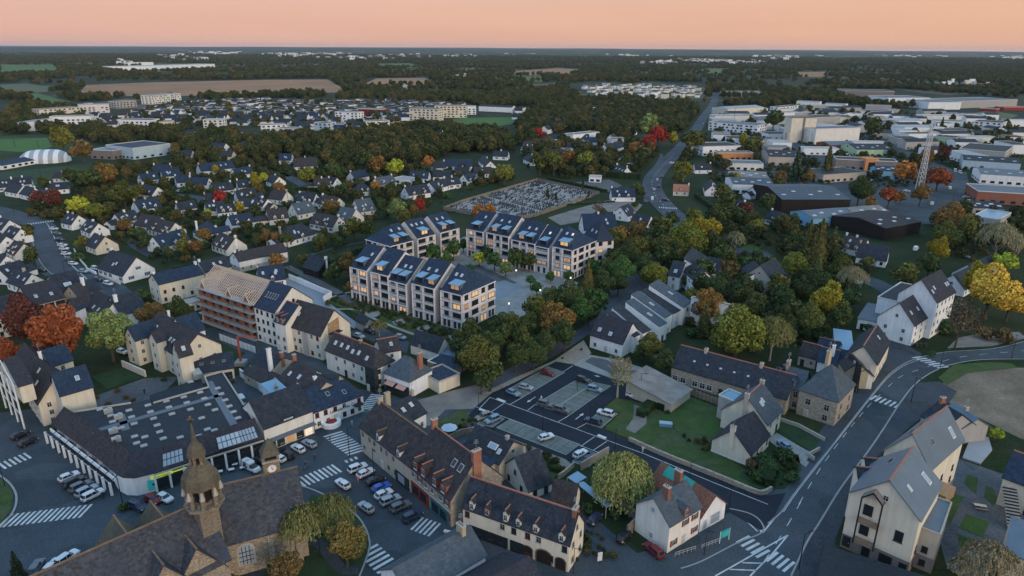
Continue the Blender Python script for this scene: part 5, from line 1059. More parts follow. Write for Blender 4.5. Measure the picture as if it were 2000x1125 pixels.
    for i, (x, y, z) in enumerate(ring(w * 1.25, z0, 8, .39)):
        k = MB(); k.box((x, y, (z0 + z1) / 2), (.55, .55, z1 - z0 + .6), 'stone_brown', math.atan2(ux.y, ux.x) + i * .785); k.obj('belfry_post', rt, ro)
        k = MB(); x2, y2 = T.x + (x - T.x) * 1.12, T.y + (y - T.y) * 1.12; k.cyl((x2, y2, z1 - 1.6), (x2, y2, z1 + .3), .45, .06, 'stone_trim', 6); k.obj('pinnacle', rt, ro)
    k = MB(); k.quad8(ring(w * .7, z0, 8), ring(w * .7, z1, 8), 'dark_shed'); k.obj('bell_chamber', rt, ro)
    k = MB(); rr_ = [(w * 1.55, z1), (w * 1.42, z1 + (z2 - z1) * .45), (w * 1.05, z1 + (z2 - z1) * .8), (w * .55, z2 + .2)]
    for a_, b_ in zip(rr_, rr_[1:]): k.quad8(ring(a_[0], a_[1], 8, .39), ring(b_[0], b_[1], 8, .39), 'slate_moss')
    k.obj('belfry_roof', rt, ro)
    k = MB()
    for i, (x, y, z) in enumerate(ring(w * .5, z2, 6)): k.box((x, y, (z2 + z3) / 2), (.35, .35, z3 - z2 + .4), 'stone_brown')
    k.cyl((T.x, T.y, z2), (T.x, T.y, z3), .5, .5, 'dark_shed', 8); k.obj('lantern', rt, ro)
    k = MB(); k.quad8(ring(w * .78, z3, 8), ring(w * .6, z3 + (z4 - z3) * .6, 8), 'slate_moss'); k.quad8(ring(w * .6, z3 + (z4 - z3) * .6, 8), ring(w * .28, z4, 8), 'slate_moss'); k.obj('lantern_roof', rt, ro)
    k = MB(); k.cyl((T.x, T.y, z4), (T.x, T.y, z4 + (z5 - z4) * .72), .5, .10, 'slate_moss', 8); k.cyl((T.x, T.y, z4 + (z5 - z4) * .7), (T.x, T.y, z5), .07, .04, 'metal_dark', 6)
    zc = z4 + (z5 - z4) * .86; k.beam((T.x - .55, T.y, zc), (T.x + .55, T.y, zc), .1, 'ridge_gold'); k.cyl((T.x, T.y, z5 - .5), (T.x, T.y, z5 - .1), .2, .2, 'ridge_gold', 6); k.obj('spire', rt, ro)
    # stone stair block in front of the tower
    c = P(398, 1030, 11); f3 = frame_px((400, 1029), (455, 1003), (380, 1000), 10.5); f3['b'] = 6.5
    build_vol(rt, ro, f3, 'h', 3.6, 'stone_church', 'slate_church', win={'F': (2, 1, 't')}, wsz=(1.0, 3.2), ov=.35, hipk=.9)
    # clock turret on the east gable
    T = P(530, 915, 15); T = Vector((T.x, T.y, 0)); z1_, z2_, z3_ = hz(897), hz(884), hz(856)
    a2 = math.atan2(u2.y, u2.x)
    rg = lambda r, z: [(T.x + r * math.cos(a2 + math.pi / 4 + i * math.pi / 2), T.y + r * math.sin(a2 + math.pi / 4 + i * math.pi / 2), z) for i in range(4)]
    k = MB(); k.quad8(rg(2.0, 8), rg(2.0, z1_ + .2), 'stone_brown'); k.quad8(rg(2.15, z1_ + .2), rg(2.15, z1_ + .45), 'stone_trim')
    for i, (x, y, z) in enumerate(rg(1.7, z1_)): k.box((x, y, (z1_ + z2_) / 2 + .3), (.4, .4, z2_ - z1_), 'stone_brown', a2)
    k.obj('clock_turret', rt, ro)
    k = MB(); k.quad8(rg(1.4, z1_ + .3), rg(1.4, z2_), 'dark_shed'); k.obj('bell_chamber', rt, ro)
    k = MB(); k.quad8(rg(2.3, z2_), rg(1.2, z2_ + (z3_ - z2_) * .5), 'slate_moss'); k.quad8(rg(1.2, z2_ + (z3_ - z2_) * .5), rg(.08, z3_), 'slate_moss'); k.obj('turret_roof', rt, ro)
    k = MB(); p = T - v2 * 1.42 + Vector((0, 0, z1_ - 1.1)); k.cyl(p, p - v2 * .12, .78, .78, 'frame', 20); k.cyl(p - v2 * .10, p - v2 * .14, .62, .62, 'white', 20)
    k.beam(p - v2 * .17, p - v2 * .17 + Vector((0, 0, .5)), .07, 'metal_dark'); k.beam(p - v2 * .17, p - v2 * .17 + u2 * .3 - Vector((0, 0, .12)), .08, 'metal_dark'); k.obj('clock_face', rt, ro)
    # buttresses of the choir wall
    for t in (.12, .62, .9):
        k = MB(); X = f2['X']; k.quad8([X(ch_['a'] * t - .5, -1.1, 0), X(ch_['a'] * t + .5, -1.1, 0), X(ch_['a'] * t + .5, 0, 0), X(ch_['a'] * t - .5, 0, 0)], [X(ch_['a'] * t - .5, -.3, 5.5), X(ch_['a'] * t + .5, -.3, 5.5), X(ch_['a'] * t + .5, 0, 6.5), X(ch_['a'] * t - .5, 0, 6.5)], 'stone_church'); k.obj('buttress', rt, ro)
church()
# the row along the square
rt, fs = B('row_house', 'cream stone-and-render row house on the corner above the parked cars', 'row house', [
    ('g', (801, 911), (703, 833), 10.5, 963, 4.6, 'beige', 'slate_brown', dict(rc='ridge_gold', dm=[(0, .42, 'g', 1.4, 'white'), (0, .80, 'g', 1.4, 'white')] if False else [(0, .22, 'g', 1.3, 'white'), (0, .62, 'g', 1.3, 'white')], win={'F': (8, 2, 't')}, ch=[(.97, .5, 1.2, 1.2, 'ochre'), (1.03, .75, 1.2, 1.0, 'ochre')]))])
k = MB(); X = fs[0]['X']; k.beam(X(.6, -.15, 1.6), X(fs[0]['a'] * .28, -.15, 1.6), .2, 'dark_front', 2.6); k.obj('shop_front', rt, rt.location); k = MB(); k.beam(X(2.2, -.3, 1.8), X(fs[0]['a'] * .22, -.3, 1.8), .06, 'glass_pale', 1.8); k.obj('shop_window', rt, rt.location)
rt, fs = B('row_house', 'tall brick-trimmed row house with four dormers, red shop and teal shop', 'row house', [
    ('g', (880, 976), (801, 909), 12.5, 1030, 6.8, 'stone', 'slate_brown', dict(rc='ridge_red', dm=[(0, .18, 'g', 1.7, 'brick_dark', 2.2, 'R'), (0, .38, 'g', 1.7, 'brick_dark', 2.2, 'R'), (0, .66, 'g', 1.7, 'brick_dark', 2.2, 'R'), (0, .86, 'g', 1.7, 'brick_dark', 2.2, 'R')],
     win={'F': (6, 2, 'wR')}, ch=[(0.0, .5, 1.9, 1.6, 'brick'), (1.0, .5, 1.3, 1.8, 'brick')], sk=[(0, .28, .62, 'd', (1.2, 1.7)), (0, .13, .62, 'd', (1.2, 1.7))]))])
X = fs[0]['X']; a_ = fs[0]['a']
for t0, t1, m_, gl in ((.54, .97, 'red_front', 'glass'), (.05, .47, 'teal_front', 'glass')):
    k = MB(); k.beam(X(a_ * t0, -.15, 1.65), X(a_ * t1, -.15, 1.65), .22, m_, 3.1); k.obj('shop_front', rt, rt.location)
    for i in range(2): k = MB(); u = t0 + (t1 - t0) * (.1 + .46 * i); k.beam(X(a_ * u, -.3, 1.6), X(a_ * (u + (t1 - t0) * .34), -.3, 1.6), .08, gl, 1.9); k.obj('shop_window', rt, rt.location)
k = MB(); k.beam(X(0, -.12, fs[0]['he'] - .3), X(a_, -.12, fs[0]['he'] - .3), .25, 'brick', .35)
for z in (3.4,): k.beam(X(0, -.1, z), X(a_, -.1, z), .2, 'stone_trim', .3)
k.obj('cornice', rt, rt.location)
k = MB(); b_ = fs[0]['b']; k.quad8([X(-.12, b_ * .44, 0), X(0, b_ * .44, 0), X(0, b_ * .56, 0), X(-.12, b_ * .56, 0)], [X(-.12, b_ * .46, fs[0]['hr']), X(0, b_ * .46, fs[0]['hr']), X(0, b_ * .54, fs[0]['hr']), X(-.12, b_ * .54, fs[0]['hr'])], 'brick_dark'); k.obj('chimney_stack_band', rt, rt.location)
B('house', 'slate-roofed white house with four skylights behind the corner row', 'house', [('g', (782, 833), (832, 806), 9.5, 862, 3.2, 'white', 'slate', dict(ch=[(1.0, .5, .9, 1.2, 'ochre')], sk=[(0, .08, .4), (0, .2, .45), (0, .42, .55), (0, .75, .6)], win={'F': (3, 1)}))])
B('old_house', 'dark-roofed back house with blue skylight behind the brick chimney', 'house', [('g', (975, 906), (905, 872), 9, 5.0, 3.2, 'beige', 'slate', dict(sk=[(0, .35, .5, 'b', (2.4, 1.4)), (0, .15, .4)], ch=[(.15, .5, .7, .8, 'grey_wall')])), ('m', (935, 930), (890, 905), 6, 4.0, 1.2, 'grey_wall', 'slate_blue', dict(win={}))])
B('house', 'white house with steep blue slate roof and small brick dormer', 'house', [('g', (1033, 959), (1078, 941), (997, 905), 978, 5.2, 'warm_white', 'slate', dict(win={'F': (2, 1, 'p'), 'G': (2, 1, 'p')}))])
B('outbuilding', 'mossy dark-roofed outbuilding beside the turquoise canopy', 'outbuilding', [('g', (1120, 990), (1076, 980), (1150, 964), 3.0, 3.6, 'warm_white', 'slate_brown', dict(win={'F': (1, 1)}))])
q = MB()
for pts in ([(1108, 932), (1128, 920), (1146, 932), (1126, 944)], [(1126, 944), (1140, 940), (1197, 986), (1184, 990)]):
    p = [P(x, y, 2.8) for x, y in pts]; q.quad8([v - Vector((0, 0, .15)) for v in p], p, 'zinc_light')
    for v in p: q.beam((v.x, v.y, 0), (v.x, v.y, 2.7), .12, 'metal_light')
tag(q.obj('canopy'), 'pale turquoise canopy roof running beside the weeping willow', 'canopy')
rt, fs = B('arcade_house', 'pale yellow long house with six small dormers and three round arches', 'house', [
    ('g', (1112, 1063), (904, 989), (1146, 1022), 1118, 4.4, 'cream', 'slate', dict(rc='ridge_red', dm=[(0, .07, 'g', 1.2, 'cream', 1.6), (0, .30, 'g', 1.2, 'cream', 1.5), (0, .46, 'g', 1.1, 'cream', 1.4), (0, .58, 'g', 1.1, 'cream', 1.9), (0, .76, 'g', 1.2, 'brick_dark', 1.5), (0, .91, 'g', 1.1, 'cream', 1.7)], win={'F': (9, 2, 'trp'), 'G': (2, 2, 't')}, ch=[(.02, .5, 1.5, .8, 'brick_dark')]))])
X = fs[0]['X']; a_ = fs[0]['a']
for t, w_ in ((.07, .95), (.22, 1.45), (.37, .95)):
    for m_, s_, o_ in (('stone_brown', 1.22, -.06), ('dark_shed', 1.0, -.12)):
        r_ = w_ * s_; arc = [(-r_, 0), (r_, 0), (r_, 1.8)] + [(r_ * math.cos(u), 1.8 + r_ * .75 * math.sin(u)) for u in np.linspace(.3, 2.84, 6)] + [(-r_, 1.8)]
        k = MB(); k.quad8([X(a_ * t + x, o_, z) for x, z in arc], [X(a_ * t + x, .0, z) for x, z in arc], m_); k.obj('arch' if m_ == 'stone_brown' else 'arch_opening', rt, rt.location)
for t in (.47, .62, .74, .87): k = MB(); k.beam(X(a_ * t - 1.4, -.08, 1.35), X(a_ * t + 1.4, -.08, 1.35), .12, 'glass', 2.4); k.obj('shop_window', rt, rt.location)
rt, fs = B('foreground_house', 'dark slate roof with square stone chimney at the bottom of the picture', 'house', [
    ('g', (948, 1084), (800, 1172), (853, 1054), 5.5, 3.2, 'white', 'slate_grey', dict(win={'F': (4, 1)}, ch=[(.12, .5, 1.8, 1.4, 'ochre')]))])
rt2 = B('foreground_house', 'purple slate roof at the bottom edge beside the curving street', 'house', [('g', (1085, 1175), (950, 1260), 14, 4, 4, 'white', 'slate_violet', dict(win={}))])
# house with tiled annex at the parking exit
rt, fs = B('house', 'white house with red window surrounds, brick chimney and slate roof', 'house', [
    ('g', (1308, 1027), (1369, 990), (1226, 993), 1081, 3.6, 'warm_white', 'slate_grey', dict(wt='r', win={'F': (3, 2, 'R'), 'G': (1, 1, 'n')}, dm=[(0, .52, 'g', 1.3, 'brick', 1.7, 'R')], ch=[(.30, .42, 1.3, 1.7, 'brick_dark'), (.88, .62, 1.5, 2.2, 'brick_dark')]))])
rt, fs = B('workshop', 'white-gabled workshop with orange tiled roof and green tarpaulin', 'workshop', [
    ('g', (1369, 1010), (1268, 942), (1416, 982), 1040, 3.4, 'white', 'tiles', dict(win={'x': [('G', .6, 1.5, 'n', (3.0, 2.4)), ('G', .2, 1.3, 'w', (.9, 2.1), 'door', DM)]}))])
X = fs[0]['X']; f = fs[0]; S_ = lambda t, u: X(f['a'] * t, f['b'] * u / 2, f['he'] + (f['hr'] - f['he']) * u + .26)
for t0, t1 in ((.36, .56), (.64, .88)): k = MB(); p = [S_(t0, .55), S_(t1, .5), S_(t1, .98), S_(t0, .98)]; k.quad8(p, [v + Vector((0, 0, .05)) for v in p], 'green_tarp'); k.obj('tarpaulin', rt, rt.location)
# right side
rt, fs = B('stone_villa', 'rubble stone villa with steep slate roofs beside the main road', 'villa', [
    ('h', (1637, 784), (1562, 760), (1664, 748), 833, 6.2, 'stone', 'slate_grey', dict(win={'F': (2, 2, 't'), 'G': (2, 2, 't')}, wsz=(1.3, 2.2), ch=[(.75, .9, 2.4, 1.5, 'ochre')], rc=None)),
    ('g', (1565, 764), (1526, 753), 8, 803, 4.0, 'stone', 'slate_grey', dict(win={'F': (2, 2, 't')}, wsz=(1.2, 1.9), ch=[(1.0, .5, 1.6, 1.6, 'stone')], dm=[(0, .5, 'g', 1.6, 'stone', 2.0, 't')]))])
B('white_house', 'cream-gabled house with grey-blue slate roof behind the lower house', 'house', [
    ('g', (1499, 830), (1527, 801), (1411, 799), 866, 5.4, 'cream', 'slate_grey', dict(rc='ridge_red', sk=[(0, .35, .55, 'p', (1.2, 1.4)), (0, .48, .6, 'p')], ch=[(0, .5, 1, .8, 'beige'), (1, .5, 1, .8, 'beige')], win={'F': (2, 2)})),
    ('f', (1446, 790), (1466, 778), 6, 6.2, 0, 'grey_wall', 'zinc_light', dict(win={}))])
B('white_house', 'lower cream-gabled house with dark slate roof facing the stone wall', 'house', [
    ('g', (1465, 888), (1503, 850), (1389, 861), 911, 4.4, 'cream', 'slate', dict(ch=[(0, .5, 1.1, 1.0, 'cream')], win={'F': (4, 1, 'w')}, wsz=(1.0, 1.8), band=('warm_white', .5)))])
B('old_school', 'long low stone school with many white windows under dark slates', 'school', [
    ('g', (1536, 780), (1312, 716), 12, 4.6, 4.2, 'stone', 'slate', dict(win={'F': (12, 1, 'w')}, wsz=(1.6, 2.3), rc='ridge_red', ch=[(.28, .5, 1.2, 1.0, 'beige'), (.77, .5, 1.2, 1.0, 'beige')], sk=[(0, .35, .45, 'p', (.6, .5)), (0, .47, .45, 'p', (.6, .5)), (0, .59, .45, 'p', (.6, .5)), (0, .71, .45, 'p', (.6, .5)), (0, .83, .45, 'p', (.6, .5))]))])
B('corrugated_shed', 'open shed with patched corrugated mono-pitch roof beside the bare tree', 'shed', [('m', (1311, 789), (1349, 761), 13.5, 2.6, 2.2, 'beige', 'corrugated', dict(win={}, ov=.5)), ])
rt, fs = B('white_block', 'tall white three-storey building with dark roof above the road bend', 'building', [
    ('g', (1786, 636), (1827, 609), (1715, 617), 676, 6.0, 'white', 'slate_violet', dict(win={'F': (4, 3), 'G': (2, 2)}, sk=[(0, .15, .45), (0, .45, .45), (0, .8, .45, 'p', (1.6, 1.8))])),
    ('g', (1830, 591), (1866, 570), (1752, 574), 12.5, 6.2, 'white', 'slate_violet', dict(win={'F': (5, 4)}, sk=[(0, .1, .4), (0, .25, .5), (0, .8, .4), (0, .9, .4)])),
    ('f', (1752, 590), (1795, 560), 6, 9.5, 0, 'white', 'flat_roof', dict(win={'F': (2, 1)})),
    ('m', (1714, 630), (1676, 622), 16, 3.6, .6, 'white', 'flat_roof_light', dict(win={'F': (2, 1, 'n')}))])
B('inn', 'narrow inn with zinc-blue roof and a rough brown stone gable', 'inn', [
    ('g', (1713, 712), (1738, 668), (1655, 690), 5.6, 4.4, 'cream', 'slate', dict(rc='ridge_red', sk=[(0, .7, .6)], win={'F': (4, 1, 'w')})),
    ('g', (1697, 727), (1684, 710), 6, 5.2, 2.6, 'ochre', 'slate_brown', dict(win={})),
    ('g', (1679, 729), (1656, 706), (1652, 701), 6.0, 2.2, 'beige', 'slate_brown', dict(win={}, sk=[(0, .5, .5)])),
    ('g', (1706, 735), (1680, 700), 5, 4.0, 1.8, 'warm_white', 'slate_brown', dict(win={}, sk=[(0, .3, .5, 'p', (.8, 2.2))]))])
B('shed', 'wide flat pale blue metal roof behind the inn', 'shed', [('m', (1666, 686), (1632, 681), 15, 3.0, .5, 'pale_blue_wall', 'zinc_light', dict(win={'F': (1, 1)}))])
B('old_cottage', 'low cottages with dark red-ridged roofs behind the stone villa', 'cottage', [
    ('g', (1594, 702), (1560, 693), 7.5, 3.2, 2.8, 'beige', 'slate_brown', dict(rc='ridge_red', win={'F': (2, 1)})), ('g', (1632, 713), (1597, 705), 8, 3.4, 2.8, 'white', 'slate_blue', dict(rc='ridge_red', ch=[(.3, .3, 1.0, 2.0, 'white')], win={})),
    ('g', (1652, 709), (1628, 704), 7, 3.6, 2.4, 'ochre', 'slate_blue', dict(win={})), ('g', (1634, 687), (1596, 678), 6, 3.0, 2.0, 'beige', 'slate_blue', dict(rc='ridge_red', win={}))])
rt, fs = B('new_residence', 'modern yellow-rendered residence with grey roofs, red ridge and wooden balcony bay', 'building', [
    ('g', (1797, 1016), (1838, 945), (1661, 962), 12.0, 5.2, 'cream', 'zinc', dict(rc='ridge_red', band=('taupe', 3.0), win={'F': (3, 2, 'p'), 'G': (0, 1), 'x': [('G', .22, 7.2, 'p', (1.4, 2.2)), ('G', .33, 1.5, 'p', (2.2, 1.9)), ('G', .08, 1.6, 'p', (1.3, 1.4)), ('G', .92, 1.6, 'd', (1.4, 2.2), 'door', DM), ('G', .62, 1.5, 'p', (1.4, 2.4))]}, sk=[(0, .25, .55), (0, .75, .35, 'b', (1.4, 2.4)), (1, .7, .6, 'd', (2.2, 1.0))])),
    ('g', (1817, 916), (1882, 858), (1708, 894), 12.6, 5.6, 'cream', 'zinc', dict(rc='ridge_red', band=('taupe', 3.0), win={'F': (3, 3, 'p')}, sk=[(0, .8, .35, 'b', (1.4, 2.4)), (1, .3, .6, 'd', (2.2, 1.0)), (1, .5, .7, 'd', (2.0, .9)), (1, .15, .8, 'd', (2.0, .9)), (0, .3, .5, 'd')])),
    ('f', (1836, 1046), (1858, 983), (1795, 1030), 8.2, 0, 'beige', 'zinc', dict(win={'G': (1, 2, 'p')}, band=('taupe', 3.0))),
    ('m', (1668, 958), (1680, 918), 3.5, 11.6, 1.4, 'cream', 'zinc', dict(win={}, z0=3, rc='ridge_red')) if False else ('g', (1678, 934), (1712, 938), 3.6, 11.2, 1.2, 'cream', 'slate', dict(win={}, rc='ridge_red')),
    ('g', (1694, 916), (1730, 920), 3.6, 11.2, 1.2, 'cream', 'slate', dict(win={}, rc='ridge_red'))])
f = fs[0]; X = f['X']; b_ = f['b']; y0, y1 = b_ * .50, b_ * .80; ym = (y0 + y1) / 2; zt = f['he'] + .8
k = MB(); o_ = 1.5
for y in (y0, y1): k.beam(X(-o_, y, 3), X(-o_, y, zt), .2, 'metal_dark'); k.beam(X(0, y, zt), X(-o_, y, zt), .2, 'metal_dark')
k.beam(X(-o_, y0, zt), X(-o_, ym, zt + 1.7), .22, 'metal_dark'); k.beam(X(-o_, y1, zt), X(-o_, ym, zt + 1.7), .22, 'metal_dark'); k.obj('bay_frame', rt, rt.location)
k = MB()
for s_, y in ((0, y0), (1, y1)): p = [X(-o_, y, zt + .1), X(0, y, zt + .1), X(0, ym, zt + 1.8), X(-o_, ym, zt + 1.8)]; k.quad8(p, [v + Vector((0, 0, .12)) for v in p], 'corrugated')
k.obj('bay_roof', rt, rt.location)
for z in (3.4, 7.6): k = MB(); k.beam(X(-o_ + .05, y0, z + .65), X(-o_ + .05, y1, z + .65), .12, 'fence_wood', 1.3); k.beam(X(-o_ / 2, y0, z), X(-o_ / 2, y1, z), o_, 'concrete', .2); k.obj('balcony', rt, rt.location)
for z in (5.6, 9.8): k = MB(); k.beam(X(-.05, y0 + (y1 - y0) * .45, z), X(-.05, y1 - .3, z), .12, 'glass', 2.2); k.obj('balcony_window', rt, rt.location)
k = MB(); X2 = fs[1]['X']; k.beam(X2(2, -1.6, 6), X2(7, -1.6, 6), 3, 'wood', 2.2); k.obj('wooden_balcony', rt, rt.location)
B('foreground_hall', 'flat dark roof with overgrown edge at the bottom right', 'building', [('f', (1590, 1150), (1606, 1062), (1860, 1195), 4.2, 0, 'flat_roof', 'flat_roof', dict(win={}, parapet=0))])
B('yellow_house', 'pale yellow house with blue-grey roof at the right picture edge', 'house', [('g', (1960, 932), (2040, 962), 11, 6.5, 3.6, 'cream', 'slate_blue', dict(rc='ridge_red', win={'F': (2, 1)})), ('g', (1965, 1078), (2060, 1112), 12, 6.5, 3.0, 'cream', 'zinc', dict(win={}))])
B('old_house', 'dark-roofed outbuildings with brick chimney behind the modern residence', 'outbuilding', [('g', (1842, 838), (1800, 812), 9, 5, 3.2, 'grey_wall', 'slate', dict(ch=[(.9, .5, 1.2, 1.5, 'brick')], win={})), ('g', (1880, 836), (1835, 806), 7, 4.4, 2.2, 'grey_wall', 'zinc', dict(win={}, ch=[(.5, .5, .8, 1, 'grey_wall')]))])
# white terrace with party walls
B('cream_cottage', 'white house with brown mansard-like roof at the foot of the white terrace', 'house', [('g', (1216, 672), (1153, 653), 10.5, 698, 5.2, 'white', 'slate_violet', dict(win={'F': (3, 1, 'w')}, sk=[(0, .8, .3, 'b', (1.1, 1.3)), (0, .45, .25, 'b', (1.1, 1.3))]))])
B('terrace_row', 'stepped modern terrace with slanting white party walls and slate roofs', 'terrace', [
    ('m', (1238, 659), (1250, 654), 11, 5.2, 4.4, 'white', 'slate', dict(win={'F': (1, 1, 'p')}, ov=.05)), ('m', (1256, 652), (1272, 645), 12.5, 5.6, 5, 'white', 'slate', dict(win={'F': (1, 1, 'p')}, ov=.05)),
    ('m', (1288, 639), (1303, 631), 13, 5.6, 5, 'white', 'slate_grey', dict(win={'F': (1, 1, 'p')}, sk=[(0, .5, .4, 'b', (1.1, 1.8))], ov=.05)), ('m', (1299, 622), (1313, 614), 13, 6.0, 5, 'white', 'slate_grey', dict(win={'F': (1, 1, 'p')}, sk=[(0, .5, .5, 'b', (1.1, 1.8))], ov=.05)),
    ('m', (1315, 614), (1330, 606), 13, 5.2, 5, 'white', 'slate', dict(win={'F': (1, 1, 'p')}, ov=.05)), ('m', (1335, 602), (1352, 590), 13, 6.2, 5.4, 'white', 'slate_grey', dict(win={'F': (1, 2, 'p')}, sk=[(0, .5, .5, 'b', (1.1, 1.8))], ov=.05)),
    ('f', (1242, 612), (1268, 595), 4, 5.2, 0, 'white', 'flat_roof', dict(win={})), ('f', (1276, 586), (1310, 565), 4, 6.2, 0, 'white', 'flat_roof', dict(win={})), ('f', (1350, 583), (1354, 580), -14, 9, 0, 'white', 'flat_roof', dict(win={}))])
B('white_villa_group', 'white angular houses with grey roofs half hidden behind the brown tree', 'house', [
    ('g', (1327, 541), (1305, 537), 11, 5.4, 4.4, 'white', 'slate', dict(sk=[(0, .5, .3, 'b', (1.2, 1.6))])), ('g', (1356, 548), (1330, 525), 8, 6.5, 3.4, 'white', 'slate', dict()), ('m', (1371, 527), (1385, 505), 7, 7.5, 3.5, 'white', 'slate', dict(win={})), ('g', (1402, 534), (1376, 529), 10, 6, 4.4, 'white', 'slate', dict(sk=[(0, .5, .5, 'b')]))])
B('white_villa', 'three-storey white house with hipped grey roof among tall conifers', 'house', [
    ('g', (1494, 553), (1468, 533), 8, 577, 3.6, 'white', 'slate', dict(win={'G': (1, 2), 'F': (2, 2)})), ('g', (1505, 545), (1530, 532), 9, 7.5, 4.4, 'grey_wall', 'slate', dict()), ('g', (1456, 545), (1440, 530), 12, 6, 4, 'white', 'slate', dict())])
HAZE = 2.0e-5
# ------------------------------------------------------------------ suburbs: houses from their ridges
HSTY = {'a': ('slate_blue', 'white', 'deep blue slate roof'), 'b': ('slate', 'white', 'dark slate roof'), 'c': ('slate_brown', 'warm_white', 'brown slate roof'), 'd': ('slate_violet', 'cream', 'violet grey roof'), 'e': ('slate_grey', 'warm_white', 'pale grey roof'), 'f': ('slate', 'dark_shed', 'dark slates and black timber walls'), 'g': ('tiles_orange', 'cream', 'faded red roof')}
WN = dict(white='white', warm_white='off-white', cream='cream', dark_shed='black', ochre='ochre', rose_white='pinkish white', beige='beige')
def house(x1, y1, x2, y2, w=8.0, sty=None, he=3.0, rise=None, typ='g', full=False, shut=False):
    sty = sty or R.choice('aaabbbbccdde'); roof, wal, rw = HSTY[sty]; w *= 1.08; rise = rise or w * .47
    f = frame_ridge((x1, y1), (x2, y2), he + rise, w, he); f['c'] = f['c']; a = max(9.5, f['a']); f['c'] -= f['ux'] * (a - f['a']) / 2; f['a'] = a
    ro = f['c'] + f['ux'] * a / 2 + f['uy'] * w / 2; dist = ro.length; near = dist < 480
    nch = R.choice((1, 1, 1, 2, 0)); ch = [((0.02, .98, .5)[R.randrange(3)], .5, R.choice((.7, .9)), R.uniform(.7, 1.2), 'white' if R.random() < .75 else 'beige') for _ in range(nch)]
    sk = [(0, R.uniform(.15, .85), R.uniform(.35, .6)) for _ in range(R.choice((0, 1, 2, 2, 3)))] if near or R.random() < .5 else []
    dm = [(0, t, 'g', 1.3) for t in R.choice(((), (), (.3, .7), (.5,), (.25, .75)))] if rise > 2.9 and near else []
    bits = []
    if typ[0] == 'h': bits.append('hipped')
    feat = ('two dormers' if len(dm) == 2 else 'one dormer' if dm else f"{['no', 'one', 'two', 'three'][len(sk)]} skylight{'s' if len(sk) != 1 else ''}")
    lab = f"{WN[wal]} house, {'hipped ' if typ[0] == 'h' else ''}{rw}"
    rt = root('house', ro, lab, 'house', None, ('house',))
    wt = 'b' if shut else R.choice(('w', 'w', 'wn', 'b', 'wp'))
    win = None if dist < 620 else {}
    build_vol(rt, ro, f, typ, rise, wal, roof, ch=ch if dist < 1000 else [], sk=sk, dm=dm, win=win, wt=wt, full=False, spacing=3.0 if near else 4.2, wsz=(1.1, 1.3))
    if near and R.random() < .35:
        f2 = dict(f); f2['a'] = 4.5; f2['b'] = w * .7; f2['c'] = f['c'] + (f['ux'] * a if R.random() < .5 else -f['ux'] * 4.5) + f['uy'] * w * .2; f2['he'] = 2.4
        build_vol(rt, ro, f2, 'g', 1.8, wal, roof, win={})
    PLACED.append((ro.x, ro.y, a / 2 + 3)); return rt
PLACED = []
HL = """386 321 452 314 9 a|454 330 488 325 8 a|271 340 304 336 8 a|314 332 348 329 8 a|345 343 368 341 8 a|370 346 408 347 8 a|413 360 450 355 8 b|462 352 498 349 8 b|398 379 440 375 8 b|459 372 497 368 8 b|400 396 435 392 8 b|470 387 498 386 8 b|445 422 488 415 8 a|382 436 425 429 10 a h|261 392 304 385 9 a|278 360 308 365 9 b|224 418 260 410 8 b|277 418 315 424 9 c|304 425 342 435 9 c|298 462 355 447 9 a|430 454 460 464 9 c|172 428 192 436 8 b|185 455 205 462 9 d|133 416 152 420 8 b|217 488 266 503 12 b|0 425 18 430 8 b|-8 450 12 462 8 b|20 358 45 362 8 b|50 363 68 367 8 b|77 368 92 372 8 d|-5 352 15 350 8 b|28 347 58 345 8 b|112 336 130 336 7 c|108 357 122 356 7 b|300 322 333 321 8 a|0 520 32 510 8 b|32 525 62 535 8 b|-10 490 12 500 8 b|547 300 570 300 9 a|573 309 618 307 11 c|684 336 712 331 8 a|802 334 838 335 8 a|846 316 865 315 8 b|871 311 922 311 9 a|890 325 917 326 8 b|926 326 958 326 8 c|846 332 882 332 8 b|872 347 892 345 8 b|905 341 925 337 8 a|945 303 958 315 8 b|965 294 993 295 8 b|790 365 832 359 9 b|838 356 868 348 8 b|695 356 720 354 10 b h|613 348 643 347 8 c|530 340 545 345 8 b|533 370 560 373 9 c|585 376 617 378 8 b|630 381 662 386 8 c|570 398 605 392 10 e|520 409 558 405 9 c|617 415 662 423 9 c|667 404 695 408 11 e|697 390 718 387 11 e|545 447 603 432 10 b h|503 522 550 516 9 a|606 498 637 506 8 f|1213 306 1230 305 8 b|1205 322 1225 327 8 b|1194 367 1239 367 9 a|1212 404 1228 398 9 b|1248 418 1262 420 8 b|1137 418 1200 417 13 a|1435 387 1455 395 9 a|1388 350 1392 362 8 b|1320 360 1342 361 7 g|1356 319 1388 319 8 b|1508 410 1535 417 8 b|1680 474 1738 482 10 b|1658 460 1690 466 9 c|430 400 450 398 7 b|350 395 372 392 7 b|505 385 520 388 7 b|732 348 765 342 8 e|1032 300 1046 306 8 b|1020 285 1040 284 8 b|1120 262 1150 262 9 b|1140 268 1165 268 8 a|1180 282 1210 276 9 b|1075 292 1100 291 8 a|1005 210 1020 210 8 b|1000 222 1022 222 8 b|1100 232 1115 232 8 b|1145 212 1160 212 8 b|1215 235 1230 233 8 b|1222 252 1238 249 8 b|830 257 865 257 9 b|795 262 812 262 8 b|905 250 935 250 8 b|640 345 655 347 7 b|30 470 45 476 8 c|20 440 40 447 8 b|1890 517 1935 498 9 b|1862 537 1905 515 9 b|1470 365 1490 362 8 b"""
for it in HL.split('|'):
    q = it.split(); house(*[float(v) for v in q[:4]], w=float(q[4]), sty=q[5], typ=q[6] if len(q) > 6 else 'g')
